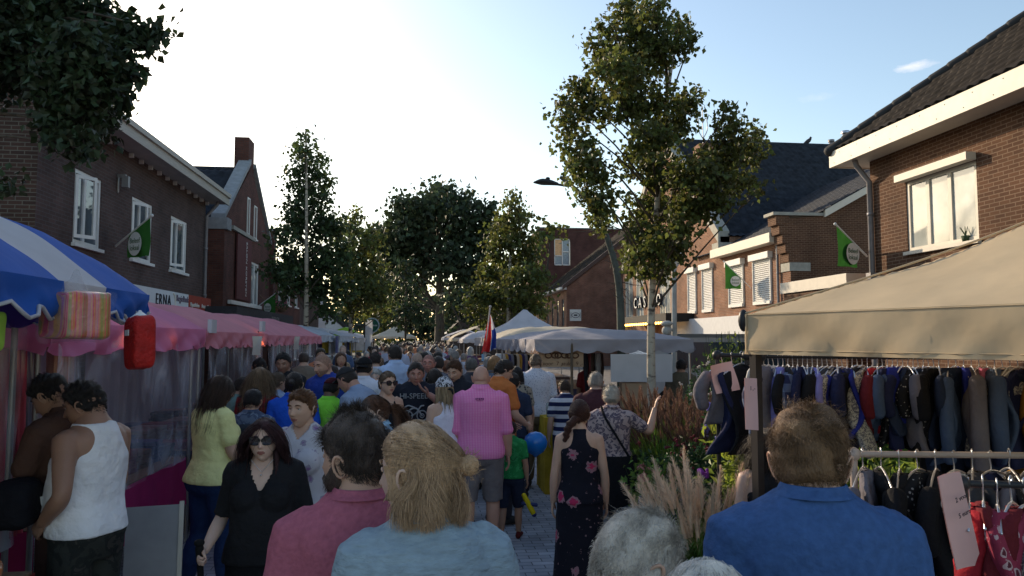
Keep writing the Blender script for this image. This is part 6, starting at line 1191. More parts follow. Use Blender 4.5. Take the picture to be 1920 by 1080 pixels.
    vox = (.008 if near == 2 else .011 if near == 1 else .016) if not low else .03
    # body -----------------------------------------------------
    m = MB(); torso(m, 0, .80, 1.60)
    for q in (-1, 1):
        arm(m, q, 0)
        if d < 12: leg(m, q, 0); A = Lg[q][2]; m.tube([A+(0, -.04, -.05), A+(0, .02, -.045), A+(0, .14, -.065)], [.032, .036, .028], 8)
        else: leg(m, q, 0)
    V, F, Nn = remesh(np.concatenate(m.V), m.F, vox, 2)
    B = MB(); B.add(V, F, 0, True)
    nk = bend(np.array((0, .012, 1.60))); HR = rz_(R(head[0]))@rx(-R(head[1])-LN*.35)@ry(R(head[2])); hc = nk+HR@np.array((0, .018, .032))*1.0+np.array((0, 0, .0)); hk = hs/1.0
    hc = hc+np.array((0, 0, (1.75-neck-.118*hk)-1.65)) if not lean else hc+np.array((0, 0, -.012-neck*.6))
    D, TH = headgrid(*((96, 72) if near == 2 else (72, 54) if near == 1 else (56, 42) if not low else (24, 16))); HS = headsurf(D, fem, fat)
    def toW(q): return (q*hk)@HR.T+hc
    mi = 0
    G = toW(HS); a_, b_ = G.shape[:2]; ii = np.arange(a_-1)[:, None]; jj = np.arange(b_)[None]; j2 = (jj+1) % b_; fc = np.stack([ii*b_+jj, ii*b_+j2, (ii+1)*b_+j2, (ii+1)*b_+jj], -1).reshape(-1, 4)
    cen = HS.reshape(-1, 3)[fc].mean(1); az = np.arctan2(cen[:, 0], cen[:, 1]); mt = np.zeros(len(fc), int)
    mt[(cen[:, 1] > .05) & (np.abs(cen[:, 0]) < .023) & (((cen[:, 2]+.0575)/.0105)**2+(cen[:, 0]/.023)**2 < 1)] = 1
    if beard == 'stubble': mt[(cen[:, 2] < -.035) & (np.abs(az) < 1.5) & (mt == 0) & ((cen[:, 2] < -.068) | (np.abs(cen[:, 0]) > .026))] = 2
    if style == 'shaved': mt[(cen[:, 2] > hairline(az)) & (mt == 0)] = 2
    B.add(G.reshape(-1, 3), fc, mt, True)
    if not low:
        for q in (-1, 1):
            ec = np.array((q*.076, -.008, -.006)); Re = np.array(Euler((R(-8), R(q*14), R(q*-24))).to_matrix())
            an = np.linspace(0, 2*np.pi, 14, endpoint=False); rim = [ec+Re@np.array((q*.006, math.cos(x)*.0165-(0 if math.sin(x) > 0 else .0), math.sin(x)*.031)) for x in an]
            e = MB(); e.ball((0, 0, 0), (.0045, .016, .029), 12); B.add(toW((np.concatenate(e.V)@Re.T)+ec), e.F[0][0], 0, True)
            e = MB(); e.tube(rim+[rim[0]], [.0042]*15, 6, cap=False); B.add(toW(np.concatenate(e.V)), e.F[0][0], 0, True)
        if not glasses or glasses == 'clear':
            for q in (-1, 1):
                e = MB(); e.ball((q*.031, .0705, .0115), .0125, 12); B.add(toW(np.concatenate(e.V)), e.F[0][0], 3, True)
                e = MB(); e.ball((q*.031, .0795, .0112), (.0055, .004, .0055), 8); B.add(toW(np.concatenate(e.V)), e.F[0][0], 4, True)
                e = MB(); e.tube([(q*.018, .0815, .0135), (q*.031, .0865, .0185), (q*.045, .0775, .0135)], [.0026, .004, .0026], 6, sub=4); B.add(toW(np.concatenate(e.V)), e.F[0][0], 0, True)
                e = MB(); e.tube([(q*.018, .0835, .012), (q*.031, .0885, .0165), (q*.045, .079, .0115)], [.0008, .0016, .001], 5, sub=4); B.add(toW(np.concatenate(e.V)), e.F[0][0], 5, True)
        for q in (-1, 1):
            e = MB(); e.tube([(q*.014, .0935, .0315), (q*.032, .0925, .0365), (q*.050, .077, .0300)], [(.0015, .003), (.0025, .0038), (.001, .0015)], 6, sub=4); B.add(toW(np.concatenate(e.V)), e.F[0][0], 5, True)
    if d < 14 or near:
        for q, ap in ((-1, arms[0]), (1, arms[1])):
            sh_, el, wr, u, f = S[q]; gp = ap in ('pole',); hm = handmesh(.9 if gp else .7, q, gp); z = -f; y = np.array((0, 1., 0.3 if not gp else .2))
            if abs(f[1]) > .7: y = np.array((0, .2, 1.)) 
            y = y-z*(y@z); y /= np.linalg.norm(y); x = np.cross(y, z); M3 = np.stack([x, y, z], 1)*(.95 if not fem else .88)
            B.add(np.concatenate(hm.V)@M3.T+wr, np.zeros((0, 4), int), 0, True); off = B.n-hm.n
            for ff, _, _ in hm.F: B.F.append((ff+off, 0, True))
    bcol = tuple(x*.6 for x in skin) if style != 'shaved' and beard != 'stubble' else tuple(.45*x+.55*y for x, y in zip(skin, hair))
    FZ = face if isinstance(face, (int, float)) else 0; base = p*(1, 1, 0); rot = R(FZ)-YAW-math.atan((px-960)/FOC)*.0
    hl = np.array((hc[0], hc[1], 0))*s; Rz = rz_(rot); base = base-Rz@hl
    if xy is not None: base = np.array((xy[0], xy[1], 0.))
    base[2] = z0
    root = thing('person', base, label, 'person', group, rz=rot); ORG[root.name] = np.zeros(3)
    def fin(mb, name, mats, parent=root):
        for i in range(len(mb.V)): mb.V[i] = mb.V[i]*s
        return mb.build(name, mats, parent)
    bd = fin(B, 'body', [skm, LIP, pm('stubble', bcol, rough=.8, var=.2, scale=60), EYEW, IRIS, pm('brow', tuple(.6*x for x in hair))])
    info = dict(root=root, s=s, toW=toW, S=S, hc=hc, HR=HR, bend=bend, rot=rot, base=base, Lg=Lg, fin=fin)
    # trousers, skirts -----------------------------------------
    def clothing(m, amp, seed, k=16, vx=None, sm=1):
        V, F, Nn = remesh(np.concatenate(m.V), m.F, vx or max(vox, .010), sm); V = V+Nn*np.clip(fold(V, amp, k, seed), -.002, 9)[:, None]; o = MB(); o.add(V, F, 0, True); return o
    if bot in ('trousers', 'jeans', 'shorts', 'capri') and (d < 13):
        m = MB(); torso(m, .010, .80, 1.0)
        for q in (-1, 1): leg(m, q, .014, {'shorts': 1.02, 'capri': 1.3}.get(bot, 1.97), .02 if bot != 'jeans' else .0)
        fin(clothing(m, .008, sd), 'shorts' if bot == 'shorts' else 'trousers', botm or cloth(botc, 'denim' if bot == 'jeans' else 'trouser_cloth'))
    elif bot in ('skirt', 'dress') and d < 13:
        m = MB(); ext = (lambda zz: (np.interp(zz, [.12, .5, .9, 1.0], [.235*w, .205*w, .185*w, .15*w]), np.interp(zz, [.12, .5, .9, 1.0], [.20*w, .165*w, .13*w, .11*w]), zz > .85)); torso(m, .010, .12 if bot == 'dress' else .45, 1.02, 0, ext); fin(clothing(m, .016, sd, 14), 'skirt' if bot == 'skirt' else 'dress_skirt', botm or cloth(botc))
    # tops -----------------------------------------------------
    slv = sleeve if sleeve is not None else {'tee': .62, 'shirt': .80, 'long': 1.93, 'polo': .6, 'tank': -1, 'dress': -1, 'halter': -1}[top]
    m = MB(); zt = {'tee': 1.503, 'shirt': 1.505, 'long': 1.503, 'polo': 1.503, 'tank': 1.478, 'dress': 1.40, 'halter': 1.485}[top]; zb = {'shirt': .86, 'tee': .90, 'tank': .93, 'polo': .9}.get(top, .90)
    torso(m, .013, zb, zt, .9)
    if slv > 0:
        for q in (-1, 1): arm(m, q, .013 if fem else .016, 0, slv, .008)
    tp = clothing(m, {0: .009, 1: .013, 2: .017}[near], sd+50, {0: 14, 1: 12, 2: 11}[near])
    if top in ('tank',) and not vneck: vneck = (.085, 1.34) if fem else (.075, 1.37)
    if vneck:
        v = tp.V[0]; vw, vz = vneck; q = (v[:, 1] > 0) & (v[:, 2] > vz) & (np.abs(v[:, 0]) < vw*np.clip((v[:, 2]-vz)/(1.47-vz), 0, 1)**.8); v[q] = v[q]*np.array((1, 1, 1))-np.array((0, .05, 0))
    topo = fin(tp, {'tee': 't_shirt', 'shirt': 'shirt', 'long': 'long_sleeved_top', 'polo': 'polo_shirt', 'tank': 'tank_top', 'dress': 'dress_bodice', 'halter': 'halter_top'}[top], topm or cloth(topc, 'shirt_cloth'))
    info['top'] = topo
    if top in ('shirt', 'polo') and not low:
        c = MB(); n = 26; an = np.linspace(0, 2*np.pi, n, endpoint=False); kf = .072 if not fem else .062; G = []
        for dz, rr in ((0, 1.06), (.02, 1.0), (.045, .96), (.05, 1.0), (.02, 1.22), (-.008, 1.38)): G.append([bend(np.array((kf*rr*math.cos(a), kf*rr*math.sin(a)*.95-.008, 1.496+dz*(.8 if math.sin(a) < .6 else .3)-max(0, math.sin(a))*.02))) for a in an])
        c.grid(np.array(G), 0, True, True); fin(c, 'collar', topm or cloth(topc, 'shirt_cloth'), topo)
    elif top == 'tee' and not low and d < 11 and not vneck:
        c = MB(); n = 30; an = np.linspace(0, 2*np.pi, n, endpoint=False); kf = .070 if not fem else .068; G = []
        for dz, rr in ((-.004, .93), (.002, .97), (.003, 1.0), (-.001, 1.04), (-.012, 1.12), (-.014, 1.18), (-.022, 1.30)): G.append([bend(np.array((kf*rr*math.cos(a), kf*rr*.92*math.sin(a)-.010, 1.518+dz-max(0, math.sin(a))*.040))) for a in an])
        c.grid(np.array(G), 0, True, True); fin(c, 'neckband', topm or cloth(topc, 'shirt_cloth'), topo)
    # shoes ----------------------------------------------------
    if d < 11.5 and near == 0 or (near == 1):
        sh = MB()
        for q in (-1, 1): A = Lg[q][2]; b = A*(1, 1, 0)+(0, 0, A[2]-.09); sh.tube([b+(0, -.055, .05), b+(0, .0, .062), b+(0, .10, .045), b+(0, .19, .033)], [(.038, .045), (.040, .055), (.042, .038), (.034, .026)], 12, sub=3)
        fin(sh, 'shoes', cloth(shoe, 'shoe_leather'))
    # hair -----------------------------------------------------
    hm = hairmat(hair); r = np.random.default_rng(sd)
    def scalp(kind, th_top, th_side, name='hair', mat=None, rough=.003, par=root, nudge=0., lowf=1.):
        Dh, _ = headgrid(*((80, 60) if not low else (28, 20))); P = headsurf(Dh, fem, fat); P[..., 1] = np.where(P[..., 1] > .085, np.minimum(P[..., 1], .097), P[..., 1]); az = np.arctan2(P[..., 0], P[..., 1]); hl_ = hairline(az, kind)+(.004*np.sin(az*13+sd)+.003*np.sin(az*29+2*sd))*(np.abs(az) < 1.3); mk = sstep((P[..., 2]-hl_-nudge)/.014); th = th_side+(th_top-th_side)*sstep((P[..., 2]-.02)/.07)
        nz = sum(np.sin(P@r.normal(0, 1, 3)*k_+r.uniform(0, 6)) for k_ in (35, 50, 75, 110, 150))*rough*.5
        off = np.where(mk > 0, mk*(th+nz)-.006*(1-mk), -.006); n_ = Dh/np.array((.08, .1, .118))*.1; n_ /= np.linalg.norm(n_, axis=-1)[..., None]
        if low: off = np.where(mk > 0, mk*th+.002, -.008)
        o = MB(); o.grid(toW(P+n_*off[..., None]), 0, True, True); return fin(o, name, mat or hm, par), P, mk, th, n_, az
    def sample(P, mk, n, need=.35):
        idx = np.argwhere(mk > need); wts = np.sqrt(np.clip(1-(idx[:, 0]/P.shape[0]*2-1)**2, .02, 1)); q = idx[r.choice(len(idx), n, p=wts/wts.sum())]; return q[:, 0], q[:, 1]
    def addstr(kind_dirs, n, L, wd, grav, curl, P, mk, th, nrm, k=6, base=.7, thr=.012, par=None, flow=None, jit=.004, name='hair_strands', need=.35):
        i, j = sample(P, mk, n, need); p0 = P[i, j]+nrm[i, j]*th[i, j][:, None]*base+r.normal(0, jit, (n, 3)); dd = kind_dirs(P[i, j], nrm[i, j]); o = MB(); strands(o, p0, dd, L(P[i, j]) if callable(L) else L*r.uniform(.6, 1.2, n), wd, k, grav, curl, sd, outhead(thr), flow=flow)
        o.V[0] = toW(o.V[0]); return fin(o, name, hm, par or root)
    def tang(v, n): v = v-n*(v*n).sum(1)[:, None]; return v/(np.linalg.norm(v, axis=1)[:, None]+1e-6)
    NS = {2: 16000, 1: 3000, 0: 0}[near] if not low else 0
    if cap is None and style not in ('bald', 'shaved'):
        if style in ('short', 'crop', 'quiff', 'curly', 'thick', 'reced', 'grey'):
            tt, ts = {'short': (.020, .010), 'crop': (.010, .006), 'quiff': (.024, .005), 'curly': (.032, .016), 'thick': (.026, .011), 'reced': (.008, .008), 'grey': (.016, .011)}[style]; kd = 'reced' if style == 'reced' else 'short'
            ho, P, mk, th, nrm, az = scalp(kd, tt*hv, ts*hv, rough={'curly': .008, 'thick': .006}.get(style, .003))
            if NS or style == 'curly' or not low:
                n_ = NS or (500 if d < 9 else 0)
                if n_:
                    cu = hcurl if hcurl is not None else {'curly': 2.2, 'quiff': 1.3, 'thick': .9, 'grey': .7}.get(style, .35)
                    addstr(lambda q, nn: tang(np.array((0, -.6, -.35))+np.stack([q[:, 0]*6, q[:, 1]*-2, q[:, 0]*0], 1), nn)*.8+nn*({'crop': .3, 'quiff': .7, 'curly': .7, 'thick': .22}.get(style, .30))+r.normal(0, .35, nn.shape), n_*(2 if style == 'curly' and near == 2 else 1), lambda q: (.010+.036*sstep((q[:, 2]-.01)/.08)*{'crop': .3, 'quiff': .9, 'curly': 1.1, 'thick': .9, 'grey': .75}.get(style, .5))*r.uniform(.7, 1.3, len(q))*hv, (.0013 if near == 2 else .0026 if near else .005), .55, cu, P, mk, th, nrm, k=5, base=.55, thr=.004, par=ho)
        elif style in ('long', 'bob', 'pony', 'bun', 'braid', 'halfup', 'tied'):
            kd = 'long' if style in ('long', 'bob') else 'short'; ho, P, mk, th, nrm, az = scalp(kd, .015, .010 if kd == 'short' else .013, rough=.002)
            nn_ = NS or (700 if not low else 0)
            knot = np.array((0, -.118, .005 if style != 'bun' else .03))
            if style in ('long', 'bob', 'halfup'):
                Lh = hlen
                def dirs(q, nn): return tang(np.stack([np.sign(q[:, 0])*.12+q[:, 0]*1.5, np.where(q[:, 1] > 0, -.55, -.2), -.9+q[:, 2]*2], 1), nn)+r.normal(0, .08, nn.shape)+np.stack([np.sign(q[:, 0]+1e-4)*np.clip(q[:, 1]-.01, 0, .05)*5*(style != 'halfup'), 0*q[:, 0], 0*q[:, 0]], 1)
                if style == 'halfup': sel = lambda q: q
                # low resolution under-volume: a lofted sheet of hair behind the neck
                an = np.linspace(-R(118), R(118), 28); G = []
                for i_, z in enumerate(np.linspace(.03, -Lh, 14)):
                    f = i_/13; wx = .080+.010*math.sin(f*2.4)-.02*f*(Lh > .3); wy = .103+.006*f; G.append([(wx*math.sin(a)*(1+.06*math.sin(a*11+f*5)), -abs(wy)*math.cos(a)*(1+.05*math.sin(a*14+f*4))+.004*math.sin(z*60)+(.02*f if hlen > .2 else 0), z+(.025*math.sin(a*9)*(f > .9))) for a in an])
                G = np.array(G); Gi = G*np.array((.8, .8, 1)); o = MB(); o.grid(toW(G), 0, True); o.grid(toW(Gi[:, ::-1]), 0, True); fin(o, 'hair_length', hm, ho)
                if nn_:
                    LL = lambda q: (Lh+.06+np.clip(q[:, 2], -.05, .12)*1.0+np.clip(q[:, 1], 0, .1)*.8)*r.uniform(.75, 1.05, len(q))
                    addstr(dirs, nn_, LL, .0014 if near == 2 else .0035 if near else .008, 2.2, .07 if hcurl is None else hcurl*.5, P, mk*((P[..., 2] < .03) & (P[..., 1] < -.005)) if style == 'halfup' else mk, th, nrm, k=12, base=.8, thr=.008, par=ho, jit=.003, need=.6, flow=lambda p_, i_: -p_*np.array((1, 1, 0))*(np.clip(np.hypot(p_[:, 0], p_[:, 1])-.094, 0, .05)*8)[:, None]+np.stack([np.sign(p_[:, 0]+1e-4)*((p_[:, 1] > .03) & (np.abs(p_[:, 0]) < .074))*.5, ((p_[:, 1] > .03) & (p_[:, 2] < .03))*-1.2, 0*p_[:, 0]], 1))
            else:
                if nn_:
                    def flow(p_, i_): v = knot-p_; return v/(np.linalg.norm(v, axis=1)[:, None]+.02)*.9
                    addstr(lambda q, nn: tang(knot-q, nn), nn_, lambda q: np.linalg.norm(knot-q, axis=1)*1.15, .0020 if near == 2 else .004 if near else .008, 0., .05, P, mk, th, nrm, k=8, base=.9, thr=.012, par=ho, flow=flow, jit=.002)
                if style == 'pony': pts = [knot+(0, .02, 0), knot+(0, -.03, .0), knot+(0, -.05, -.08), knot+(0, -.035, -.2), knot+(0, -.02, -.26)]; rr = [.016, .028, .034, .024, .006]
                elif style == 'bun' or style == 'tied': pts = [knot+(0, .02, 0), knot+(0, -.02, 0), knot+(0, -.045, .0)]; rr = [.02, .036, .024]
                elif style == 'braid': pts = [knot+(-.01, .02, -.03), knot+(-.05, -.015, -.07), knot+(-.085, -.0, -.13), knot+(-.10, .02, -.2), knot+(-.11, .05, -.27)]; rr = [.03, .034, .03, .024, .012]
                o = MB(); o.tube(pts, rr, 12, sub=6)
                if style in ('braid',): o.V[0] = o.V[0]+.006*np.sin(o.V[0][:, 2:3]*130)*np.array((1, .4, 0))
                for i_ in range(len(o.V)): o.V[i_] = toW(o.V[i_])
                fin(o, 'ponytail' if style == 'pony' else style, hm, ho)
                if style == 'pony' and not low:
                    o = MB(); n2 = 160 if not near else 500; p0 = knot+np.array((0, -.02, .0))+r.normal(0, .012, (n2, 3)); strands(o, p0, np.tile((0, -.8, -.1), (n2, 1))+r.normal(0, .15, (n2, 3)), .27*r.uniform(.7, 1.1, n2), .006, 8, 1.2, .25, sd); o.V[0] = toW(o.V[0]); fin(o, 'tail_strands', hm, ho)
        info['ho'] = ho; info['P'] = (P, mk, th, nrm); info['addstr'] = addstr; info['tang'] = tang; info['r'] = r
    if cap is not None:
        kindc, cc, back = cap; Dh, _ = headgrid(56, 44); P = headsurf(Dh, fem, fat); P[..., 1] = np.minimum(P[..., 1], .096); az = np.arctan2(P[..., 0], P[..., 1]); mk = sstep((P[..., 2]-(.045 if not kindc == 'scarf' else .045-.03*(np.cos(az) < .3)))/.006); n_ = Dh; off = np.where(mk > 0, mk*.016-.006*(1-mk), -.006)
        o = MB(); o.grid(toW(P+n_*off[..., None]), 0, True, True); co_ = fin(o, 'cap' if kindc != 'scarf' else 'headscarf', cc if not isinstance(cc, tuple) else cloth(cc, 'cap_cloth'))
        if kindc == 'cap':
            sgn = -1 if back else 1; o = MB(); G = []
            for i_ in range(7):
                f = i_/6; G.append([(math.sin(a)*(.072-.004*f), sgn*(.075+.075*f*math.cos(a)+.015*math.cos(a)), .048-.012*f-.016*math.sin(a)**2) for a in np.linspace(-1.25, 1.25, 14)])
            G = np.array(G); o.grid(toW(G), 0, True); o.grid(toW(G-(0, 0, .006))[:, ::-1], 0, True); fin(o, 'visor', cc if not isinstance(cc, tuple) else cloth(cc, 'cap_cloth'), co_)
        if kindc == 'scarf': o = MB(); o.tube([(0, -.10, .0), (0.01, -.125, -.01), (.02, -.13, -.05)], [(.03, .012), (.02, .01), (.012, .006)], 8, sub=2); o.V[0] = toW(o.V[0]); fin(o, 'knot', cloth((.02, .02, .02)), co_)
        # hair below the cap
        Dh, _ = headgrid(56, 44); P = headsurf(Dh, fem, fat); az = np.arctan2(P[..., 0], P[..., 1]); mk = sstep((P[..., 2]-hairline(az, 'short'))/.014)*(P[..., 2] < .055); off = np.where(mk > 0, mk*.009-.006*(1-mk), -.006); o = MB(); o.grid(toW(P+Dh*off[..., None]), 0, True, True)
        ho = fin(o, 'hair', hm)
        if style == 'long':
            n2 = 900; a = r.uniform(R(70), R(290), n2); p0 = np.stack([.084*np.sin(a), .1*np.cos(a), r.uniform(-.03, .03, n2)], 1); o = MB(); strands(o, p0, np.tile((0, -.1, -1.), (n2, 1))+r.normal(0, .08, (n2, 3)), hlen*r.uniform(.8, 1.1, n2), .008, 8, .6, .08, sd, outhead(.012)); o.V[0] = toW(o.V[0]); fin(o, 'hair_length', hm, ho)
        if style == 'bun': o = MB(); o.ball((0, -.125, -.02), (.034, .03, .034)); o.V[0] = toW(o.V[0]); fin(o, 'bun', hm, ho)
    if beard == 'full':
        Dh, _ = headgrid(80, 60); P = headsurf(Dh, fem, fat); az = np.abs(np.arctan2(P[..., 0], P[..., 1])); lim = np.interp(np.degrees(az), [0, 14, 22, 40, 70, 84], [-.070, -.068, -.040, -.040, -.010, .01]); mk = sstep((lim-P[..., 2])/.010)*sstep((R(96)-az)/.12)
        mu = np.exp(-((P[..., 2]+.042)/.006)**2)*(az < .42); mk = np.clip(mk+mu, 0, 1); off = np.where(mk > .01, mk*(.012+.008*(P[..., 2] < -.08))-.004*(1-mk), -.004); o = MB(); o.grid(toW(P+Dh*off[..., None]), 0, True, True); bo = fin(o, 'beard', hm)
        if near: n2 = 1800; idx = np.argwhere(mk > .5); q = idx[r.choice(len(idx), n2)]; p0 = P[q[:, 0], q[:, 1]]+Dh[q[:, 0], q[:, 1]]*.006; o = MB(); strands(o, p0, Dh[q[:, 0], q[:, 1]]*.5+np.array((0, .1, -.8))+r.normal(0, .3, (n2, 3)), .02*r.uniform(.7, 1.3, n2), .0018, 4, .3, .6, sd); o.V[0] = toW(o.V[0]); fin(o, 'beard_strands', hm, bo)
    if glasses:
        o = MB(); lens = MB(); big = glasses == 'sun'; hw_, hh_ = (.029, .023) if big else (.024, .016)
        for q in (-1, 1):
            an = np.linspace(0, 2*np.pi, 24); cx = q*.0335; sup = lambda v: math.copysign(abs(v)**.75, v)
            pts = [(cx+hw_*sup(math.cos(a))+q*(.005 if math.sin(a) > .5 and big else 0), .101-.22*abs(cx+hw_*math.cos(a))**1.35, .010+hh_*sup(math.sin(a))+(.004 if q*math.cos(a) > .5 and math.sin(a) > 0 and big else 0)) for a in an]
            o.tube(pts, [.0026 if big else .0012]*24, 6, cap=False); c_ = np.mean(pts, 0); lens.add(np.array([c_+(0, .0015, 0)]+pts[:-1]), [(0, i+1, (i+1) % 23+1) for i in range(23)], 0, True)
            o.tube([(q*.064, .090, .016), (q*.078, .05, .014), (q*.082, .0, .010), (q*.080, -.018, -.004)], [(.002, .005 if big else .0015)]*4, 6, sub=3)
        o.tube([(-.008, .103, .014), (0, .106, .017), (.008, .103, .014)], [.002]*3, 6)
        for mb_ in (o, lens):
            for i_ in range(len(mb_.V)): mb_.V[i_] = toW(mb_.V[i_])
        go = fin(o, 'sunglasses' if big else 'glasses', pm('frame_black', (.012, .012, .014), rough=.2)); fin(lens, 'lens', pm('lens_dark', (.01, .01, .015), rough=.05, spec=1.) if big else pm('lens_clear', (.3, .3, .3), rough=.05, alpha=.15), go)
    return info
def wpos(I, q):
    """local (1.75 m figure) point -> world"""
    return rz_(I['rot'])@(np.asarray(q, float)*I['s'])+I['base']
SK1 = (.54, .33, .235); SK2 = (.42, .235, .155); SK3 = (.60, .40, .31); SKD = (.20, .11, .07)
# ---- the closest figures, backs to the camera
F1 = person('man in a faded blue T-shirt with thick wavy brown hair, nearest the clothes racks', 1515, 750, 1.9, face=-8, near=2, skin=SK1, hair=(.17, .095, .045), style='thick', topm=pm('washed_cotton', (.050, .105, .25), rough=.9, var=.13, scale=50, bump=1., bscale=15, spec=.1), w=1.0, head=(-14, 6, 0), hv=.95, neck=.06)
F2 = person('elderly person with short silvery hair and dark glasses, head turned right', 1188, 922, 1.6, face=-58, near=2, skin=SK1, hair=(.56, .50, .43), style='grey', topc=(.05, .06, .09), head=(-4, 30, 0), glasses='clear', hv=.75, hcurl=.5)
F3 = person('person with fine white hair at the very bottom edge of the photo', 1322, 1030, 1.3, face=-20, near=2, skin=SK3, hair=(.70, .66, .60), style='bob', hlen=.12, sex='f', topc=(.4, .4, .45), head=(0, 10, 0))
F4 = person('blonde woman with a half-up knot wearing a light blue muslin blouse', 786, 776, 1.95, face=9, near=2, sex='f', skin=SK3, hair=(.52, .33, .19), style='halfup', hlen=.065, hcurl=1.0, top='shirt', topm=pm('muslin', (.28, .36, .42), rough=.95, var=.12, scale=40, bump=1., bscale=22, spec=.1, stretch=(.6, 1, 1.6)), w=1.05, head=(56, 4, 0))
F5 = person('bearded man in a dusty pink T-shirt with curly dark hair', 668, 764, 2.2, face=10, near=2, skin=SK1, hair=(.075, .055, .045), style='quiff', topm=pm('pink_cotton', (.40, .12, .17), rough=.95, var=.12, scale=60, bump=1., bscale=15, spec=.1), w=1.0, head=(52, 3, 0), beard='full', hcurl=1.9)
# knot of the blonde woman
k = F4; o = MB(); o.ball((.018, -.135, .018), (.027, .026, .026), 14); r = np.random.default_rng(3); n2 = 260; p0 = np.array((.018, -.13, .018))+r.normal(0, 1, (n2, 3))/1.*.014; strands(o, p0, r.normal(0, 1, (n2, 3)), .035, .002, 6, 0., 1.8, 3, outhead(-.2))
for i in range(len(o.V)): o.V[i] = k['toW'](o.V[i])
k['fin'](o, 'hair_knot', hairmat((.52, .33, .19)), k['ho'])
P, mk, th, nrm = k['P']; kn = np.array((.016, -.118, .018)); k['addstr'](lambda q, nn: k['tang'](kn-q, nn), 14000, lambda q: np.linalg.norm(kn-q, axis=1)*1.12*np.where(q[:, 2] > .0, 1, .4), .0013, 0., .05, P, mk, th, nrm, k=8, base=.95, thr=.012, par=k['ho'], flow=lambda p_, i_: (kn-p_)/(np.linalg.norm(kn-p_, axis=1)[:, None]+.02), jit=.002)
o = MB(); an = np.linspace(0, 2*np.pi, 14); o.tube([np.array((.016, -.122, .018))+np.array((.016*math.cos(a), 0, .016*math.sin(a))) for a in an], [.0045]*14, 6, cap=False)
o.V[0] = k['toW'](o.V[0]); k['fin'](o, 'hair_band', cloth((.02, .03, .035)), k['ho'])
# ---- people on the left, near
M1 = person('woman in black dress with sunglasses and long dark red hair, walking with poles', 497, 777, 4.0, face=186, near=1, sex='f', skin=SK3, hair=(.045, .016, .018), style='long', hlen=.24, topc=(.010, .010, .012), sleeve=.95, bot='dress', botc=(.010, .010, .012), w=1.10, belly=.05, arms=('pole', 'pole'), glasses='sun', vneck=(.085, 1.30), bust=1.25, fat=.6, neck=.05)
M2 = person('woman with cropped auburn hair in a white T-shirt with lilac flower print', 567, 724, 4.75, face=168, near=1, sex='f', skin=SK1, hair=(.12, .055, .025), style='curly', hcurl=1.2, hv=.45, topm=pat('floral', (.50, .48, .52), (.30, .26, .34), 13, (.25, .15, .30)), w=1.12, bust=1.2, arms=('down', 'swing'), vneck=(.06, 1.40), head=(-8, 2, 0), walk=.4)
M3 = person('woman from behind in pale yellow T-shirt and jeans with long wavy brown hair', 412, 698, 5.9, face=-38, near=1, sex='f', skin=SK1, hair=(.055, .030, .020), style='long', hlen=.30, hcurl=.35, topc=(.60, .58, .26), bot='jeans', botc=(.012, .028, .085), w=1.26, arms=('low', 'low'), head=(-20, 8, 0), walk=.3, fat=.4)
M4 = person('man in a white sleeveless top and dark shorts, hand on hip, at the left table', 162, 704, 4.05, face=74, near=1, skin=(.33, .18, .12), hair=(.02, .017, .016), style='thick', hv=.62, top='tank', topc=(.62, .60, .74), bot='shorts', botm=pat('camo', (.035, .037, .032), (.022, .024, .022), 9, (.05, .045, .04)), w=1.04, belly=.06, arms=(((.45, -.45, -1), (-.35, .95, -.75)), 'low'), head=(18, 18, 0), neck=.05)
M5 = person('man with curly black hair in brown top bending over the corner table', 98, 728, 4.25, face=78, near=1, skin=SK2, hair=(.018, .015, .014), style='curly', hv=.55, topc=(.07, .035, .025), bot='trousers', botc=(.05, .025, .02), arms=('fwd', 'low'), head=(4, 30, 0), lean=10, H=1.82, neck=.05)
# ---- people right of centre
M6 = person('bald man seen from behind in a pink checked short-sleeved shirt and grey shorts', 902, 680, 7.2, face=-2, near=1, skin=(.50, .27, .19), hair=(.25, .2, .17), style='bald', top='shirt', topm=pat('pin', (.74, .16, .40), (.82, .36, .56), 420), sleeve=1.0, bot='shorts', botc=(.14, .12, .12), w=1.22, belly=.03, arms=('down', 'down'), walk=.25)
M7 = person('small boy in bright green T-shirt and dark blue shorts behind the pink-shirted man', 958, 800, 7.65, face=-12, near=1, H=1.17, hs=1.0, skin=SK2, hair=(.03, .02, .015), style='short', topm=pat('camo', (.02, .22, .06), (.04, .32, .10), 14, (.02, .14, .05)), bot='shorts', botc=(.015, .02, .04), shoe=(.12, .02, .02), w=1.1, walk=.4)
M8 = person('man in a dotted white T-shirt and khaki trousers facing the stall', 1004, 660, 10.4, face=4, near=1, skin=SK1, hair=(.16, .11, .08), style='crop', hv=.6, topm=pat('dots', (.56, .56, .62), (.22, .24, .34), 44), sleeve=.8, bot='trousers', botc=(.13, .095, .06), w=1.12, walk=.2)
M9 = person('dark-haired man in glasses and orange T-shirt looking down to the right', 944, 669, 8.3, face=-52, near=1, skin=SK1, hair=(.025, .018, .014), style='short', topc=(.42, .13, .035), botc=(.03, .03, .04), head=(-22, 22, 0), glasses='clear', w=1.08, arms=('low', 'low'), neck=.04)
M10 = person('boy in a navy and white striped T-shirt at the pretzel stall', 1058, 712, 9.5, face=6, near=1, H=1.5, skin=SK1, hair=(.05, .03, .02), style='crop', topm=pat('stripe', (.015, .02, .07), (.55, .55, .60), 62), bot='shorts', botc=(.03, .03, .05), head=(20, 4, 0))
M11 = person('woman with auburn side braid in a long black halter dress with red flowers', 1086, 744, 5.6, face=-3, near=1, sex='f', skin=SK1, hair=(.060, .022, .014), style='braid', top='halter', topm=None, topc=(.01, .01, .015), bot='dress', w=1.0, arms=('down', 'down'), head=(-8, 6, 0), hv=1.1)
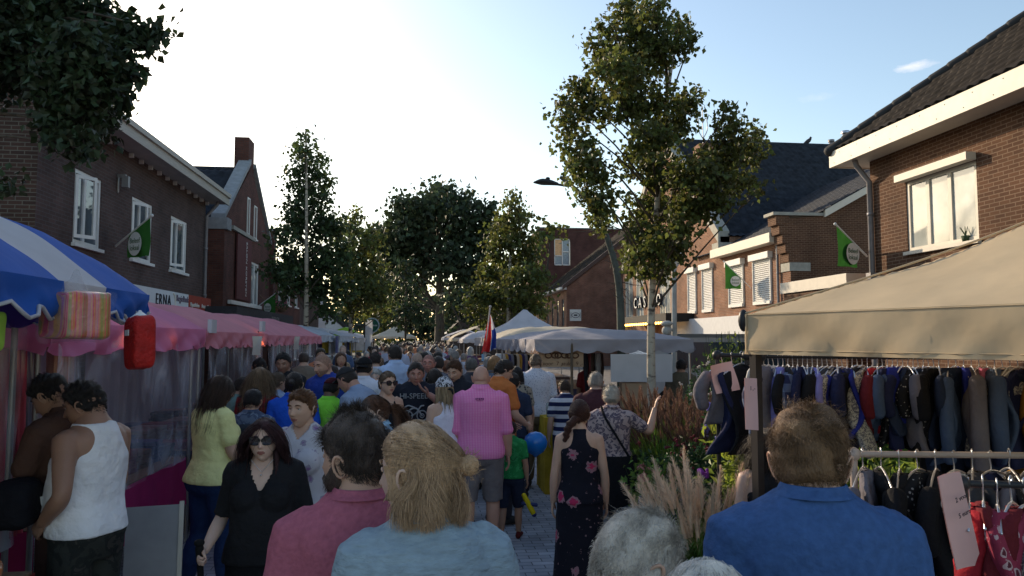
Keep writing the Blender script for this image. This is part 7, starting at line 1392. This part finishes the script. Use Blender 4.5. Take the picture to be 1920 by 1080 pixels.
fm_ = pat('floral', (.010, .010, .018), (.30, .16, .19), 7.5, (.45, .03, .10))
for o in M11['root'].children_recursive:
    if o.name.startswith(('halter_top', 'dress_skirt')): o.data.materials.clear(); o.data.materials.append(fm_)
M12 = person('woman with short grey hair raising her right hand, jacket tied round her waist', 1146, 718, 7.0, face=-8, near=1, sex='f', skin=SK1, hair=(.42, .37, .30), style='grey', topm=pat('camo', (.42, .32, .30), (.10, .08, .11), 22, (.22, .16, .17)), bot='jeans', botc=(.14, .18, .26), w=1.16, arms=('down', 'up'), walk=.3)
o = MB(); G = []
for z in np.linspace(1.03, .55, 12):
    f = (1.03-z)/.48; G.append([((.185*1.16+.03+.05*f)*math.cos(a), (.14*1.16+.02+.05*f)*math.sin(a)-.01-.02*f, z+.03*math.sin(a*5)*f) for a in np.linspace(-np.pi-.3, .3+.0, 40)])
o.grid(np.array(G), 0, True); o.grid(np.array(G)[:, ::-1]*np.array((.97, .97, 1)), 0, True); M12['fin'](o, 'tied_jacket', cloth((.012, .012, .014), 'jacket_black'))
o = MB(); bp = M12['bend']; o.tube([bp(np.array(q)) for q in ((-.10, -.03, 1.50), (-.06, -.135, 1.40), (.05, -.155, 1.22), (.17, -.13, 1.02))], [(.012, .004)]*4, 6, sub=4); M12['fin'](o, 'bag_strap', cloth((.012, .012, .014), 'jacket_black'))
M13 = person('grey-haired man in a dark maroon T-shirt beside the short grey-haired woman', 1117, 693, 8.1, face=-6, near=1, skin=SK1, hair=(.30, .26, .22), style='grey', hv=.6, topc=(.05, .018, .022), botc=(.03, .03, .04), w=1.15)
M14 = person('woman with dark curly hair in black vest, behind the tan tent leg', 1440, 797, 4.3, face=-5, near=1, sex='f', skin=SK3, hair=(.03, .018, .014), style='long', hlen=.16, hcurl=1.2, top='tank', topc=(.012, .012, .014), bot='trousers', botc=(.02, .02, .03), w=1.1)
M15 = person('man in an olive T-shirt in the shade behind the blank white board', 1277, 672, 12.6, face=-15, near=1, skin=SK2, hair=(.015, .012, .012), style='short', topc=(.10, .085, .06), botc=(.04, .04, .05), w=1.15)
M16 = person('stall holder with dark skin and red top inside the grey stall', 1107, 668, 13.1, face=-150, near=1, skin=SKD, hair=(.01, .01, .01), style='crop', topc=(.14, .02, .02), botc=(.03, .03, .04))
# ---- the crowd at the pink stalls
person('bald bearded man in a royal blue T-shirt standing at the end of the pink row', 606, 657, 8.0, face=148, near=1, skin=(.50, .28, .20), hair=(.10, .07, .05), style='shaved', beard='stubble', topc=(.015, .035, .20), w=1.12, arms=('low', 'low'), head=(0, 12, 0))
person('dark-haired stall keeper in black T-shirt under the farthest pink canopy', 532, 656, 8.9, face=172, near=1, skin=(.30, .16, .11), hair=(.012, .01, .01), style='crop', topc=(.015, .015, .018), w=1.1, head=(10, 14, 0), arms=('low', 'low'))
person('woman with long wavy fair hair in a red tartan blouse at the pink stalls', 488, 685, 7.35, face=4, near=1, sex='f', skin=SK1, hair=(.20, .125, .07), style='long', hlen=.34, hcurl=.5, topm=pat('plaid', (.22, .02, .02), (.03, .015, .02), 70), botc=(.03, .03, .05))
person('child with dark bobbed hair in a pale teal top bending to the goods', 455, 692, 7.9, face=-60, near=1, H=1.62, skin=SK1, hair=(.025, .017, .013), style='short', topc=(.14, .24, .22), head=(-5, 22, 0), arms=('low', 'low'))
person('dark-haired customer half hidden behind the fair wavy-haired woman', 487, 668, 9.4, face=24, near=1, skin=SK2, hair=(.02, .014, .012), style='thick', hv=.5, topc=(.04, .035, .04), head=(0, 8, 0))
K7 = person('boy with black hair in a grey-blue camouflage jacket carrying a dark rucksack', 474, 722, 6.65, face=4, near=1, H=1.57, skin=SK2, hair=(.012, .01, .01), style='short', topm=pat('camo', (.10, .13, .19), (.05, .07, .12), 12, (.16, .20, .27)), sleeve=1.93, bot='trousers', botc=(.03, .03, .04), head=(0, 14, 0))
o = puff(.28, .15, .40, Matrix.Translation((0, -.18, 1.20)), rnd=4, seed=5); K7['fin'](o, 'rucksack', cloth((.025, .03, .04), 'rucksack_nylon'))
person('boy with a short fair haircut in a light blue T-shirt, back turned', 521, 697, 8.0, face=-14, near=1, H=1.66, skin=SK1, hair=(.09, .06, .04), style='crop', topc=(.26, .32, .45), head=(-22, 0, 0))
person('woman with dark hair in a bun wearing a bright royal blue T-shirt', 552, 694, 7.25, face=6, near=1, sex='f', skin=SK1, hair=(.022, .015, .012), style='bun', topc=(.012, .07, .42), w=1.25, botc=(.02, .02, .04))
person('child in neon green T-shirt and dark maroon cap reaching to the counter', 622, 704, 7.5, face=-20, near=1, H=1.63, skin=SKD, hair=(.015, .01, .01), style='crop', topc=(.22, .72, .05), cap=('cap', (.06, .012, .015), False), head=(0, 12, 0), arms=('low', 'low'))
person('man in a grey-blue T-shirt and dark cap leaning forward over the child in green', 652, 680, 7.3, face=68, near=1, H=1.80, skin=(.45, .24, .17), hair=(.04, .03, .025), style='crop', topc=(.19, .24, .34), cap=('cap', (.03, .03, .033), False), lean=24, w=1.12, arms=('low', 'low'), head=(0, 14, 0))
person('man in a white T-shirt wearing a black cap backwards', 684, 666, 8.3, face=-8, near=1, skin=SK1, hair=(.02, .015, .012), style='crop', topc=(.55, .55, .62), cap=('cap', (.012, .012, .014), True), w=1.05)
person('woman with sunglasses and tied fair hair in a black strappy vest', 727, 692, 7.4, face=-142, near=1, sex='f', skin=SK1, hair=(.13, .085, .055), style='tied', top='tank', topc=(.012, .012, .014), botc=(.02, .02, .03), glasses='sun', arms=('down', 'down'))
C14 = person('man in a black motorcycle print T-shirt with his arm raised to his face', 780, 674, 7.9, face=-176, near=1, skin=(.40, .20, .15), hair=(.05, .04, .035), style='crop', topc=(.012, .014, .022), w=1.18, belly=.03, arms=(((.35, .40, -.38), (-1.25, .30, .95)), 'down'), head=(6, 10, 0), neck=.04)
person('girl with reddish brown ponytail in light blue top, profile turned left', 703, 735, 5.3, face=128, near=1, sex='f', skin=SK3, hair=(.09, .040, .022), style='pony', topc=(.25, .40, .55), head=(-12, 8, 0))
person('tall dark-haired man in a light blue shirt walking away down the street', 740, 645, 10.5, face=22, near=1, skin=SK1, hair=(.03, .022, .018), style='short', top='shirt', topc=(.34, .42, .58), sleeve=1.9, head=(18, 0, 0))
person('red-faced bald man with glasses and grey T-shirt facing the camera', 804, 660, 9.7, face=176, near=1, skin=(.50, .22, .17), hair=(.12, .09, .08), style='shaved', topc=(.10, .10, .12), glasses='clear', w=1.15, beard='stubble')
person('young man with swept-up brown hair in black polo shirt looking down', 853, 670, 8.5, face=160, near=1, skin=SK1, hair=(.085, .040, .02), style='quiff', hv=.8, top='polo', topc=(.015, .016, .022), head=(0, 20, 0), hcurl=.3)
person('blonde woman in white top with a black and white bandana over her hair', 833, 702, 7.2, face=28, near=1, sex='f', skin=SK1, hair=(.34, .24, .14), style='long', hlen=.26, top='tank', topc=(.55, .52, .60), cap=('scarf', pat('camo', (.55, .55, .58), (.02, .02, .025), 38, (.02, .02, .02)), False), head=(10, 4, 0))
person('grey-haired man in dark clothes just left of the bald pink-shirted man', 884, 667, 10.2, face=10, near=1, skin=SK1, hair=(.12, .11, .10), style='crop', topc=(.04, .04, .05))
person('woman with reddish blonde hair between the flag pole and the orange shirt', 927, 664, 10.8, face=-30, near=1, sex='f', skin=SK1, hair=(.30, .17, .08), style='bob', hlen=.08, topc=(.10, .12, .16))
person('dark-haired woman in leopard print top left of the dotted shirt', 968, 684, 9.6, face=20, near=1, sex='f', skin=SK2, hair=(.018, .014, .012), style='bob', hlen=.08, topm=pat('leopard', (.30, .27, .22), (.06, .06, .06), 28), botc=(.02, .02, .03), H=1.66)
person('dark-haired youth in navy top behind the orange-shirted man', 962, 690, 9.0, face=-10, near=1, skin=SK1, hair=(.02, .016, .014), style='short', topc=(.02, .03, .06), H=1.6)
person('elderly white-haired woman facing the camera behind the sunglasses woman', 706, 682, 9.2, face=178, near=1, sex='f', skin=SK3, hair=(.5, .48, .45), style='grey', topc=(.3, .32, .4), H=1.64)
person('man in white T-shirt with dark hair deep in the crowd left of the blue shirt', 704, 657, 11.5, face=5, near=1, skin=SK1, hair=(.03, .02, .018), style='crop', topc=(.5, .5, .56))
person('woman with dark hair and a dark top behind the man raising his arm', 815, 684, 8.9, face=8, near=1, sex='f', skin=SK1, hair=(.03, .022, .018), style='bob', hlen=.05, topc=(.05, .05, .07), H=1.66)
person('woman with ginger hair and pink top in the crowd behind the quiffed young man', 838, 667, 11.8, face=12, near=1, sex='f', skin=SK1, hair=(.26, .10, .05), style='tied', topc=(.45, .22, .40), H=1.68)
# ---- things they carry
def px_world(I, side, t=0): return wpos(I, I['S'][side][2]+I['S'][side][4]*t)
for sdn, lab in ((-1, 'silver walking pole with black grip in the left hand of the woman in black'), (1, 'silver walking pole with black grip in the right hand of the woman in black')):
    h = px_world(M1, sdn, .075); t = thing('walking_pole', h*(1, 1, 0), lab, 'walking pole'); a = h+np.array((0, 0, .06)); b = h*(1, 1, 0)+np.array((0, 0, .0))+(rz_(M1['rot'])@np.array((.02*sdn, -.28, 0)))
    m = MB(); m.rod(a*.82+b*.18, b, .0085, 10); m.build('shaft', STEEL, t); m = MB(); m.tube([a+(a-b)*.02, a, a*.92+b*.08, a*.80+b*.20], [.012, .021, .016, .017], 12, sub=3); m.ball(a+(a-b)*.03, (.026, .026, .018)); m.build('grip', cloth((.012, .012, .012), 'rubber'), t)
o = MB(); o.tube([M1['bend'](np.array((x, .088-(abs(x)*.9)**1.5, 1.40-.0*x+abs(x)*1.1))) for x in np.linspace(-.06, .06, 13)], [.0016]*13, 4, cap=False); o.ball((0, .098, 1.385), .006); M1['fin'](o, 'necklace', STEEL)
q = at(1004, 832, 8.0); bl_ = thing('balloon', q, 'round bright blue balloon floating at waist height right of the pink shirt', 'balloon'); m = MB(); m.lathe([(.0, -.142), (.012, -.138), (.03, -.12), (.085, -.085), (.12, -.03), (.128, .02), (.11, .075), (.06, .115), (0, .128)], 28, c=q); m.build('balloon_skin', pm('balloon_blue', (.01, .20, .62), rough=.18, var=.05, transl=.2, spec=.7), bl_)
m = MB(); m.tube([q+(0, 0, -.14), q+(-.05, 0, -.3), q+np.array((-.16, .0, -.42))], [.002]*3, 4, sub=3); m.lathe([(0, -.14), (.014, -.152), (.004, -.14)], 8, c=q); m.build('string', WHITE, bl_)
a, b = at(982, 928, 7.5), at(1000, 962, 7.5); t = thing('balloon_sword', (a+b)/2, 'yellow twisted balloon with a dark tip held by the boy in green', 'balloon'); m = MB(); m.tube([a, a*.6+b*.4, b], [.022, .028, .026], 12, sub=4); m.build('balloon_tube', pm('balloon_yellow', (.65, .50, .01), rough=.25, var=.05), t); m = MB(); m.tube([a*.55+b*.45+cR*-.05, a*.45+b*.55+cR*.07], [.02, .02], 10); m.ball(b+(b-a)*.08, .026); m.build('dark_tip', pm('balloon_navy', (.02, .03, .12), rough=.3), t)
I = C14; T_ = Matrix.Rotation(0, 4, 'Z')
def chest_text(I, tx, sz, z, dy=.0, col=WHITE):
    s = I['s']; yy = .145*1.1+dy; o = text_mesh(tx, sz*s, frame(Vector((0, yy*s, z*s)), (-1, 0, 0), (0, 0, 1)), col, 'print', None, .002); o.parent = I['top']; return o
PRT = pm('print_grey', (.35, .36, .38)); chest_text(I, 'HI-SPEED', .075, 1.36, .0, PRT); chest_text(I, 'RIDE CUSTOM', .035, 1.06, .02, PRT)
o = MB()
for u in (-.075, .07): o.tube([(u+.05*math.cos(a), .178, 1.17+.05*math.sin(a)) for a in np.linspace(0, 2*np.pi, 20)], [.006]*20, 6, cap=False); o.tube([(u+.02*math.cos(a), .178, 1.17+.02*math.sin(a)) for a in np.linspace(0, 2*np.pi, 12)], [.004]*12, 5, cap=False)
for pts in (((-.075, 1.17), (-.02, 1.24), (.04, 1.23), (.07, 1.17)), ((-.09, 1.27), (-.06, 1.26), (-.02, 1.20), (.03, 1.17)), ((.0, 1.25), (.06, 1.27), (.10, 1.25))): o.tube([(a, .178, b) for a, b in pts], [.008]*len(pts), 6, sub=4)
x = I['fin'](o, 'motorcycle_print', PRT); x.parent = I['top']
o = MB()
for i in range(5): o.box((-.035+.016*i, -.158, 1.40+.004*(i%2)), (-.025+.016*i, -.155, 1.418)); 
o.box((-.028, -.158, 1.392), (.03, -.155, 1.395)); x = M6['fin'](o, 'yoke_print', pm('print_navy', (.15, .03, .12))); x.parent = M6['top']
# ---- distant crowd: a few low figures, copied
PR = []
protos = [('m', (.03, .02, .015), 'short', 'tee', (.04, .045, .06), 'brown-haired man in a dark top'), ('f', (.035, .02, .015), 'long', 'tee', (.35, .06, .07), 'long-haired woman in a red top'), ('m', (.25, .22, .2), 'crop', 'tee', (.45, .45, .5), 'grey-haired man in a white top'), ('f', (.30, .20, .11), 'long', 'tee', (.14, .16, .22), 'blonde woman in a slate top'),
          ('m', (.2, .15, .12), 'shaved', 'tee', (.06, .09, .16), 'bald man in a blue top'), ('f', (.10, .05, .03), 'bob', 'tee', (.5, .42, .42), 'brown-haired woman in a pale pink top'), ('m', (.06, .04, .03), 'crop', 'tee', (.16, .13, .10), 'man in a brown top'), ('f', (.42, .40, .38), 'bob', 'tee', (.10, .06, .12), 'white-haired woman in a purple top'),
          ('m', (.02, .015, .012), 'short', 'tee', (.02, .02, .022), 'black-haired man in a black top'), ('f', (.02, .015, .012), 'bun', 'tee', (.3, .34, .30), 'dark-haired woman in a sage top'), ('m', (.16, .10, .06), 'quiff', 'tee', (.30, .32, .40), 'fair man in a light grey top'), ('m', (.05, .04, .03), 'short', 'tee', (.42, .16, .08), 'man in an orange top')]
occ = [np.array(o.location)[:2] for o in C.objects if o.get('category') == 'person']
def free(p, r): return all((p[0]-q[0])**2+(p[1]-q[1])**2 > r*r for q in occ)
rr = np.random.default_rng(21); spots = []
def lanes(y): return (-2.0+.0*y, 1.55 if y < 16 else 1.5)
for y in np.arange(10.6, 62, .62):
    for _ in range(5 if y < 30 else 4):
        a, b = lanes(y); x = rr.uniform(a, b); yy = y+rr.uniform(-.3, .3)
        if free((x, yy), .56+.004*y): spots.append((x, yy)); occ.append(np.array((x, yy)))
spots = spots[:190]; zones = [(0, 'in the near crowd'), (17, 'in the middle crowd'), (26, 'in the far crowd'), (40, 'at the far end of the crowd')]
for i, (x, y) in enumerate(spots):
    k = i % len(protos) if i < len(protos) else int(rr.integers(0, len(protos))); zn = [z for a, z in zones if y >= a][-1]; H_ = rr.uniform(1.58, 1.88)-(.05 if protos[k][0] == 'f' else 0)
    sx, hc_, st, tp, tc_, lb = protos[k]; lab = 'distant shopper, '+lb+', '+zn; fc = rr.choice([0, 0, 10, -15, 180, 170, 190, 60, -70])+rr.uniform(-20, 20); grp = 'shoppers in the distance, '+lb+', '+zn
    if i < len(protos): I = person(lab, 700, 650, 15, face=fc, H=1.72, sex=sx, hair=hc_, style=st, topc=tc_, botc=(.03, .03, .04), low=True, hlen=.2, skin=[SK1, SK3, SK2][i % 3], xy=(x, y), group=grp); PR.append(I['root']); o = I['root']
    else: o = copy_tree(PR[k]); o.location = (x, y, 0); o.rotation_euler = (0, 0, R(fc)); o['label'] = lab; o['group'] = grp
    sc_ = H_/1.72; o.scale = (sc_, sc_, sc_)
